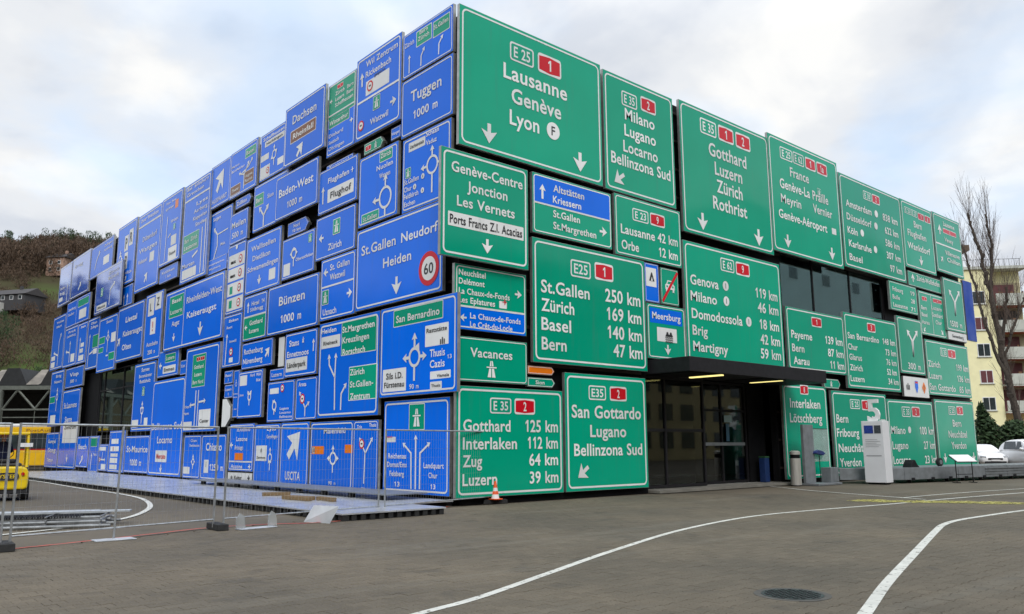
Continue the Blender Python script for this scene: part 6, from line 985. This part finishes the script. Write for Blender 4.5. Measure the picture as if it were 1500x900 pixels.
def leaves(mb, cx, cy, cz, rx, ry, rz_, n, s, m, rg, shell=.55):
    for _ in range(n):
        v = Vector((rg.gauss(0, 1), rg.gauss(0, 1), rg.gauss(0, 1))).normalized(); k = shell + (1 - shell) * rg.random()
        k *= 1 + .22 * noise.noise(v * 2.3 + Vector((cx, cy, cz)))
        p = Vector((cx + v.x * rx * k, cy + v.y * ry * k, cz + v.z * rz_ * k)); a_ = Vector((rg.uniform(-1, 1), rg.uniform(-1, 1), rg.uniform(-1, 1))).normalized(); b_ = a_.orthogonal().normalized()
        q_ = s * rg.uniform(.5, 1.4); mb.poly([p - a_ * q_, p + b_ * q_ * .5, p + a_ * q_, p - b_ * q_ * .5], m)
rg = random.Random(11)
def shrub(name, label, cat, x, y, w_, h_, m, n=2600, s=.16, cone_=False, group=None):
    t = thing(name, label, cat, (x, y, 0), 0, group); mb = MB(); mb.tube([(0, 0, 0), (0, 0, h_ * .6)], .12, .05, BARK, 7); mb.build('trunk', t)
    mb = MB()
    for k in range(9):
        f_ = k / 8; z = h_ * (.12 + .82 * f_); rr = w_ / 2 * (1.05 - (f_ ** 1.6 if cone_ else f_ * f_ * .7)); 
        leaves(mb, rg.uniform(-.2, .2) * w_ * .3, rg.uniform(-.2, .2) * w_ * .3, z, max(rr, .2), max(rr, .2), h_ * .14, n // 9, s, m, rg)
    mb.build('crown', t); return t
shrub('conifer_shrub', 'tall dark green conifer shrub just right of the green signs', 'shrub', 49.4, 3.9, 2.9, 4.1, LF1, 3000, .17, True)
shrub('conifer_shrub', 'lower dark green shrub beside the tall conifer behind the cars', 'shrub', 50.6, 2.3, 3.4, 3.0, LF1, 2400, .17)
shrub('hedge_bush', 'rounded green hedge bush at the right edge behind the white van', 'shrub', 54.6, .9, 4.0, 3.5, LF2, 3200, .16)
shrub('hedge_bush', 'green hedge bush behind the rounded one, half out of the picture', 'shrub', 57.5, -1.8, 4.2, 3.6, LF2, 2400, .16)

def bare_tree(label, loc, limbs, seed, up_len=2.4, cat='tree', tw=True, r0=.30):
    rg_ = random.Random(seed); t = thing('bare_tree', label, cat, loc); tr = MB(); cr_ = MB()
    tops = []
    for pts, ra, rb in limbs:
        P = []
        for a_, b_ in zip(pts, pts[1:]):
            a_, b_ = Vector(a_), Vector(b_)
            for k in range(4): P.append(a_.lerp(b_, k / 4) + Vector((rg_.gauss(0, .05), rg_.gauss(0, .05), 0)) * (0 if k == 0 and not P else 1))
        P.append(Vector(pts[-1])); tr.tube(P, ra, rb, BARK, 9)
        for i, p in enumerate(P):
            if i > len(P) * .30:
                tops.append((p, rb + (ra - rb) * (1 - i / len(P))))
    tr.build('trunk', t, smooth=True)
    for p, r_ in tops:
        cr_.tube([p - Vector((0, 0, .1)), p + Vector((rg_.uniform(-.1, .1), rg_.uniform(-.1, .1), .12))], r_ * 1.15, r_ * 1.1, BARK, 6)
        for k in range(rg_.randint(4, 8)):
            d = Vector((rg_.gauss(0, .30), rg_.gauss(0, .30), 1)).normalized(); l_ = up_len * rg_.uniform(.45, 1.1); mid = p + d * l_ * .5 + Vector((rg_.gauss(0, .05), rg_.gauss(0, .05), 0)); e_ = p + d * l_ + Vector((rg_.gauss(0, .1), rg_.gauss(0, .1), .12 * l_))
            cr_.tube([p, mid, e_], .016, .005, TWIG, 3, False)
            for q_ in range(3):
                s0 = p.lerp(e_, rg_.uniform(.3, .8)); d2 = (d + Vector((rg_.gauss(0, .4), rg_.gauss(0, .4), .2))).normalized(); cr_.tube([s0, s0 + d2 * l_ * .35], .007, .004, TWIG, 3, False)
    cr_.build('crown', t); t.scale = (1.0, 1.0, 1.24); return t
# view-parallel axes at the tree: u runs to the right in the picture
def uvz(u, d, z): return (u * .756 + d * .654, -u * .654 + d * .756, z)
bare_tree('tall bare pollarded tree with upright shoots in front of the yellow apartment block', (51.1, 2.1, 0),
    [([uvz(0, 0, 0), uvz(-.15, 0, 2.5), uvz(-.55, 0, 5.5), uvz(-.95, .1, 8.6)], .28, .18), ([uvz(-.95, .1, 8.4), uvz(-1.15, 0, 10.5), uvz(-1.6, .1, 12.6), uvz(-2.0, .2, 14.6)], .18, .06),
     ([uvz(-.9, .1, 8.2), uvz(-.8, .3, 10.5), uvz(-.65, .2, 12.4)], .12, .05), ([uvz(-.35, 0, 4.6), uvz(-1.6, -.2, 7.2), uvz(-2.4, -.3, 10.2), uvz(-2.9, -.2, 12.6)], .13, .05),
     ([uvz(-.7, 0, 6.5), uvz(.1, .5, 8.8), uvz(.5, .6, 10.2)], .13, .06), ([uvz(-1.1, 0, 10), uvz(-1.0, -.4, 12.0), uvz(-1.05, -.4, 14.4)], .10, .05), ([uvz(-.6, 0, 6.0), uvz(-.2, -.5, 7.5), uvz(.9, -.6, 9.4)], .10, .05)], 5)

# ------------------------------------------------------------------ yellow apartment block
PLAS = mat('pale_yellow_plaster', (.90, .84, .50), .85, nscale=1.5, namt=.06); PARA = mat('balcony_parapet', (.52, .53, .47), .8, nscale=2, namt=.08); SOFF = mat('red_soffit', (.42, .10, .05), .7)
BLND = mat('dark_red_blind', (.12, .03, .035), .6, nscale=3, namt=.2, stretch=(1, 1, 12)); SLAB = mat('brown_roof_edge', (.12, .08, .05), .7)
ab = thing('apartment_block', 'pale yellow apartment block with white balconies, red blinds and a penthouse behind the bare tree', 'building', (76.2, 13.2, 0), R(-49))
# local: x to the right in the picture, y away
boxp('wall', ab, (-14, 0, 0, 2.3, 12, 19.3), PLAS); boxp('wall', ab, (2.3, 1.4, 0, 5.6, 12, 19.28), PLAS)
boxp('roof', ab, (-14.2, -.2, 19.3, 5.8, 12.2, 19.6), PARA)
ph = boxp('penthouse', ab, (-8, 1.5, 19.6, -.6, 10, 21.6), mat('brown_timber_cladding', (.15, .10, .06), .8, nscale=4, namt=.2)); boxp('penthouse_roof', ab, (-8.4, 1.0, 21.6, .9, 10.4, 22.2), SLAB); boxp('awning', ab, (-4.5, .1, 20.4, -.9, 1.5, 20.6), SOFF)
for k in range(9): boxp('awning_stripe', ab, (-4.4 + k * .42, .06, 20.2, -4.2 + k * .42, .098, 20.5), WHITE)
for k, z in enumerate((4.7, 7.4, 10.1, 12.85, 15.6)):
    bal = boxp('balcony', ab, (2.35, -.5, z - .18, 5.9, 1.38, z), PARA)
    boxp('parapet', bal, (2.35, -.55, z + .002, 5.9, -.45, z + 1.05), PARA); boxp('parapet', bal, (5.82, -.44, z + .002, 5.9, 1.38, z + 1.05), PARA); boxp('soffit', bal, (2.4, -.42, z - .21, 5.8, 1.36, z - .183), SOFF)
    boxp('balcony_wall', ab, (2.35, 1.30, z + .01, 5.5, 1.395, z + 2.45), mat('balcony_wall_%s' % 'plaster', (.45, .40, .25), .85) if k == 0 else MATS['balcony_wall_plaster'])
    w2 = boxp('balcony_window', ab, (2.6, 1.22, z + .05, 4.9, 1.29, z + 2.25), BLND if k in (1, 2, 4) or k == 0 else DGL)
    for q_ in range(3): boxp('flower_pot', bal, (2.8 + q_ * 1.0 + rg.uniform(-.2, .2), -.40, z + 1.06, 3.05 + q_ * 1.0, -.25, z + 1.25), mat('pot', (.2, .1, .05), .8) if k + q_ == 0 else MATS['pot'])
for k in range(6):
    z = 2.1 + k * 2.72
    for x0 in (.25, -3.4, -6.8):
        f_ = boxp('window', ab, (x0, -.04, z, x0 + 1.25, .02, z + 1.35), WHITE); boxp('pane', f_, (x0 + .08, -.06, z + .08, x0 + .59, -.042, z + 1.27), BLND if k % 2 == 0 or x0 < 0 else DGL); boxp('pane', f_, (x0 + .66, -.06, z + .08, x0 + 1.17, -.042, z + 1.27), BLND if k % 2 == 0 or x0 < 0 else DGL)
    boxp('sill', ab, (.15, -.12, z - .08, 1.6, -.002, z - .005), PARA)
mb = MB(); 
for k in range(12): mb.tube([(-.2 + k * .5, .3, 19.6), (-.2 + k * .5, .3, 20.4)], .02, .02, STEEL, 4)
mb.tube([(-.2, .3, 20.4), (5.4, .3, 20.4)], .025, .025, STEEL, 4); mb.build('roof_railing', ab)
nb = thing('apartment_block', 'cream apartment wing with balconies at the right edge behind the yellow block', 'building', (88, 5.2, 0), R(-49))
boxp('wall', nb, (1.0, 2, 0, 16, 14, 11.5), PLAS); boxp('roof', nb, (.8, 1.8, 11.5, 16.2, 14.2, 11.8), PARA)
for k, z in enumerate((3.0, 5.7, 8.4)):
    b_ = boxp('balcony', nb, (1.2, .6, z - .18, 8, 1.99, z), PARA); boxp('parapet', b_, (1.2, .5, z + .002, 8, .6, z + 1.0), PARA)
    f_ = boxp('window', nb, (1.6, 1.93, z + .2, 4.2, 1.995, z + 2.1), WHITE); boxp('pane', f_, (1.75, 1.9, z + .3, 4.05, 1.928, z + 2.0), BLND)

# ------------------------------------------------------------------ bus station roof at the left
SHED = mat('dark_shed_steel', (.02, .021, .022), .6, .2, nscale=3, namt=.3); FRM = mat('grey_green_steel', (.13, .14, .12), .6, .2, nscale=4, namt=.2); PALE = mat('weathered_roof_sheet', (.17, .15, .125), .8, nscale=1.2, namt=.45)
sh = thing('bus_station_roof', 'dark bus station roof with pale folded sheets and steel trusses left of the far facade end', 'station roof', (-.2, 57.8, 0), R(-41))
for k in range(-4, 5):
    x0 = k * 3.4 - .75
    mb = MB(); mb.prism([(x0 - 1.15, 6.55), (x0 + 1.25, 6.55), (x0 + .55, 7.95), (x0 - .45, 7.95)], 0, 12, SHED); mb.build('roof_monitor', sh)
    mb = MB(); mb.raw([(x0 + 1.25, -.2, 6.6), (x0 + 2.25, -.2, 6.6), (x0 + 2.9, 3.0, 8.1), (x0 + .6, 3.0, 8.1), (x0 + .6, 3.0, 8.0), (x0 + 2.9, 3.0, 8.0)], [(0, 1, 2, 3), (3, 2, 5, 4)], PALE); mb.build('folded_sheet', sh)
boxp('main_beam', sh, (-16, -.15, 6.2, 14, .15, 6.52), FRM); boxp('lower_beam', sh, (-16, -.1, 4.55, 14, .1, 4.68), FRM); boxp('hand_rail', sh, (-16, -.05, 3.95, 14, .05, 4.03), FRM)
for k in range(-6, 6):
    x0 = k * 2.6
    mb = MB(); mb.tube([(x0 - .2, 0, 6.2), (x0 + 1.3, 0, 4.65)], .09, .09, FRM, 6); mb.tube([(x0 + 2.4, 0, 6.2), (x0 + 1.3, 0, 4.65)], .09, .09, FRM, 6); mb.build('truss_brace', sh)
    mb = MB(); mb.tube([(x0 + 1.3, 0, 3.2), (x0 + 1.3, 0, 4.6)], .035, .035, FRM, 5); mb.build('baluster', sh)
for x0 in (-9.4, -1.6, 6.2): mb = MB(); mb.tube([(x0, 0, 0), (x0, 0, 6.2)], .32, .28, FRM, 12); mb.build('column', sh, smooth=True)
boxp('back_wall', sh, (-16, 7.0, 0, 14, 7.3, 6.5), SHED); boxp('roof', sh, (-16, .2, 6.30, 14, 12, 6.5), SHED)

# ------------------------------------------------------------------ hill, meadow, wood, houses
def hill_h(ang, d):
    """height of the wooded hill round the town; ang in degrees from +X, d metres from the square"""
    t = min(max((d - 165) / 290.0, 0), 1); t = t * t * (3 - 2 * t)
    dip = min(1, max(0, (ang - 86) / 8.0)) * min(1, max(0, (200 - ang) / 40.0))
    top = 90 - 20 * dip + 3 * math.sin(ang * .11 + 1.2) + 3 * noise.noise(Vector((ang * .06, d * .004, 2)))
    edge = min(1, max(0, (ang - 60) / 12.0)) * min(1, max(0, (338 - ang) / 25.0))
    return (t * top + 3.0 * noise.noise(Vector((ang * .25, d * .02, 0))) * min(1, t * 4)) * edge - .3 - (1 - edge) * 3
hm = bpy.data.materials.new('hill_ground'); hm.use_nodes = True; t = hm.node_tree; B = t.nodes['Principled BSDF']; l = t.links.new
ge = t.nodes.new('ShaderNodeNewGeometry'); n = t.nodes.new('ShaderNodeTexNoise'); n.inputs['Scale'].default_value = .022; n.inputs['Detail'].default_value = 7; l(ge.outputs['Position'], n.inputs['Vector'])
r = t.nodes.new('ShaderNodeValToRGB'); e = r.color_ramp.elements; e[0].position = .38; e[0].color = (.055, .042, .024, 1); e[1].position = .66; e[1].color = (.060, .088, .024, 1); m_ = e.new(.5); m_.color = (.056, .050, .026, 1); l(n.outputs['Fac'], r.inputs[0]); l(r.outputs[0], B.inputs['Base Color']); B.inputs['Roughness'].default_value = 1; B.inputs['Specular IOR Level'].default_value = .1
mb = MB(); vs = []; A_ = [58 + 285 * i / 190 for i in range(191)]; Dd = [120 + 480 * j / 36 for j in range(37)]
for a_ in A_:
    for d in Dd: vs.append((CAM.x + math.cos(R(a_)) * d, CAM.y + math.sin(R(a_)) * d, hill_h(a_, d)))
m_ = len(Dd); mb.raw(vs, [(i * m_ + j, i * m_ + j + 1, (i + 1) * m_ + j + 1, (i + 1) * m_ + j) for i in range(190) for j in range(36)], hm); o = mb.build('hill', smooth=True); o['kind'] = 'structure'
wood = MB(); dark = MB(); rg = random.Random(21)
def hill_pt(a_, d): return Vector((CAM.x + math.cos(R(a_)) * d, CAM.y + math.sin(R(a_)) * d, hill_h(a_, d)))
def wood_tree(mb, a_, d, h_, w_, n, m, s):
    p = hill_pt(a_, d)
    for _ in range(n):
        u = rg.random() ** .7; rr = w_ * (.35 + .65 * math.sin(min(1, u * 1.15) * 2.6)); an = rg.uniform(0, 6.283); q_ = Vector((p.x + math.cos(an) * rr * rg.random() ** .5, p.y + math.sin(an) * rr * rg.random() ** .5, p.z + h_ * (-.06 + 1.06 * u)))
        v = Vector((rg.gauss(0, .5), rg.gauss(0, .5), 1)).normalized(); b_ = v.cross(Vector((rg.uniform(-1, 1), rg.uniform(-1, 1), .1))).normalized(); k = s * rg.uniform(.6, 1.5); mb.poly([q_ - v * k, q_ + b_ * k * .22, q_ + v * k, q_ - b_ * k * .22], m)
for k in range(760):                                         # the wood on the hill in view
    a_ = rg.uniform(70, 84); d = rg.uniform(366, 455); wood_tree(wood, a_, d, rg.uniform(9, 14), rg.uniform(2.5, 4.2), 260, LF3, .55)
for k in range(120): a_ = rg.uniform(70, 84); wood_tree(wood, a_, rg.uniform(385, 450), rg.uniform(10, 17), rg.uniform(1.6, 2.6), 260, LF1, .5)
for k in range(620):                                          # scrub lower down
    a_ = rg.uniform(70, 84); d = rg.uniform(165, 385)
    if noise.noise(Vector((a_ * .5, d * .02, 5))) > .34 and d > 225: continue
    wood_tree(wood, a_, d, rg.uniform(3, 7), rg.uniform(1.5, 3.5), 170, LF3, .36)
for k in range(16): a_ = rg.uniform(73, 82); wood_tree(wood, a_, rg.uniform(200, 290), rg.uniform(5, 9), rg.uniform(2, 3), 240, LF1, .4)
for k in range(420): a_ = rg.choice([rg.uniform(60, 70), rg.uniform(84, 94)]); wood_tree(wood, a_, rg.uniform(310, 450), rg.uniform(10, 15), rg.uniform(3, 5), 50, LF3, 1.5)
for k in range(900):
    a_ = rg.uniform(92, 335); wood_tree(wood, a_, rg.uniform(300, 450), rg.uniform(11, 17), rg.uniform(4, 7), 26, LF3, 3.0)
o = wood.build('hillside_wood'); o['kind'] = 'stuff'
def house(label, a_, d, w_, dp, h_, wallm, roofm, rz, nw, floors=1, roof_h=2.5, cat='house'):
    p = hill_pt(a_, d); t = thing('house', label, cat, (p.x, p.y, p.z - 1), rz, 'houses on the hillside')
    boxp('wall', t, (-w_ / 2, -dp / 2, 0, w_ / 2, dp / 2, h_ + 1), wallm)
    mb = MB(); z = h_ + 1.003; e_ = .6; mb.raw([(-w_ / 2 - e_, -dp / 2 - e_, z), (w_ / 2 + e_, -dp / 2 - e_, z), (w_ / 2 + e_, dp / 2 + e_, z), (-w_ / 2 - e_, dp / 2 + e_, z), (-w_ / 2 - e_, 0, z + roof_h), (w_ / 2 + e_, 0, z + roof_h)], [(0, 1, 5, 4), (2, 3, 4, 5), (0, 4, 3), (1, 2, 5), (3, 2, 1, 0)], roofm); rf = mb.build('roof', t)
    boxp('chimney', rf, (w_ * .2, -.5, z + roof_h * .4, w_ * .2 + .8, .4, z + roof_h + 1), wallm)
    for f_ in range(floors):
        for k in range(nw):
            x = -w_ / 2 + w_ * (k + .5) / nw; z0 = (1.9 if nw != 6 else 3.6) + f_ * 2.8; fr = boxp('window', t, (x - .75, -dp / 2 - .06, z0, x + .75, -dp / 2 - .002, z0 + 1.5), WHITE); boxp('pane', fr, (x - .6, -dp / 2 - .09, z0 + .15, x + .6, -dp / 2 - .062, z0 + 1.35), DGL)
    if nw == 6: boxp('lower_storey', t, (-w_ / 2 - .2, -dp / 2 - 1.6, -.8, w_ * .12, -dp / 2 - .01, 2.6), HW)
    return t
HW = mat('house_white', (.55, .54, .50), .85, nscale=.5, namt=.1); HP = mat('house_pink', (.42, .27, .20), .85, nscale=.5, namt=.1); HR = mat('dark_roof_tiles', (.05, .045, .045), .8, nscale=2, namt=.2); HK = mat('house_charcoal', (.05, .048, .05), .8)
def ang_of(x, y): return math.degrees(math.atan2(y - CAM.y, x - CAM.x)), math.hypot(x - CAM.x, y - CAM.y)
for (x, y), args in [((31.5, 268), ('long low dark house with a row of white windows on the hillside left', 21, 9, 4.4, HK, HR, R(-55), 6, 1, 2.6)), ((60.5, 345), ('pinkish house on the hillside just left of the highest blue signs', 7.5, 8, 6.5, HP, HR, R(-50), 2, 2, 2.4)),
                     ((12, 235), ('white house on the hillside, left of the picture edge', 12, 9, 5.5, HW, HR, R(-60), 4, 2, 3))]:
    a_, d = ang_of(x, y); house(args[0], a_, 322 if 'row' in args[0] else d, *args[1:])
a_, d = ang_of(33, 255); p = hill_pt(a_, d - 22)
rw = boxp('retaining_wall', None, (-4, -.4, -1, 4, .4, 3.4), mat('old_pale_wall', (.34, .32, .28), .9, nscale=.8, namt=.3), 0); rw.location = (p.x - 8.5, p.y, p.z - .4); rw.rotation_euler = (0, 0, R(-58)); tag(rw, 'pale retaining wall on the slope under the long dark house', 'wall')

# buildings opposite: two mirrored in the glass, two added unseen to shade lower signs
def block(label, x0, y0, x1, y1, h_, wallm, cols, rows, face_y=True):
    t = thing('backdrop_block', label, 'building', (0, 0, 0)); boxp('wall', t, (x0, y0, 0, x1, y1, h_), wallm); boxp('roof', t, (x0 - .3, y0 - .3, h_, x1 + .3, y1 + .3, h_ + .5), SLAB)
    for i in range(cols):
        for j in range(rows):
            x = x0 + (x1 - x0) * (i + .5) / cols; z = 1.2 + (h_ - 1.5) * j / rows; boxp('window', t, (x - 1.1, y1 + .002, z, x + 1.1, y1 + .08, z + 1.7), DGL)
    return t
block('yellow plastered block across the square, seen only as a reflection in the entrance glass', 42, -50, 71, -35, 16, mat('ochre_render', (.46, .38, .20), .85, nscale=.5, namt=.08), 8, 5)
block('pale grey office block across the square, seen only as a reflection in the upper window', 80, -66, 128, -42, 34, mat('pale_grey_render', (.50, .54, .55), .8, nscale=.4, namt=.06), 5, 4)
block('long dark block added unseen behind the camera to shade the lower signs', -44, -52, 39, -33, 17, mat('dark_blocker_wall', (.09, .085, .08), .7, nscale=.6, namt=.2), 16, 3)  # unseen block, added to keep low sky light off the green signs
t = thing('backdrop_block', 'brown block added out of view to shade the lower blue signs', 'building', (0, 0, 0)); boxp('wall', t, (-64, -30, 0, -50, 26, 13), mat('brown_render', (.12, .095, .075), .8, nscale=.5, namt=.15)); boxp('roof', t, (-64.4, -30.4, 13, -49.6, 26.4, 13.5), SLAB)  # added out of view, darkens the lower part of the blue facade
for i in range(12):
    for j in range(3): boxp('window', t, (-49.98, -28 + i * 4.5, 1.2 + j * 4, -49.9, -25.6 + i * 4.5, 3.4 + j * 4), DGL)
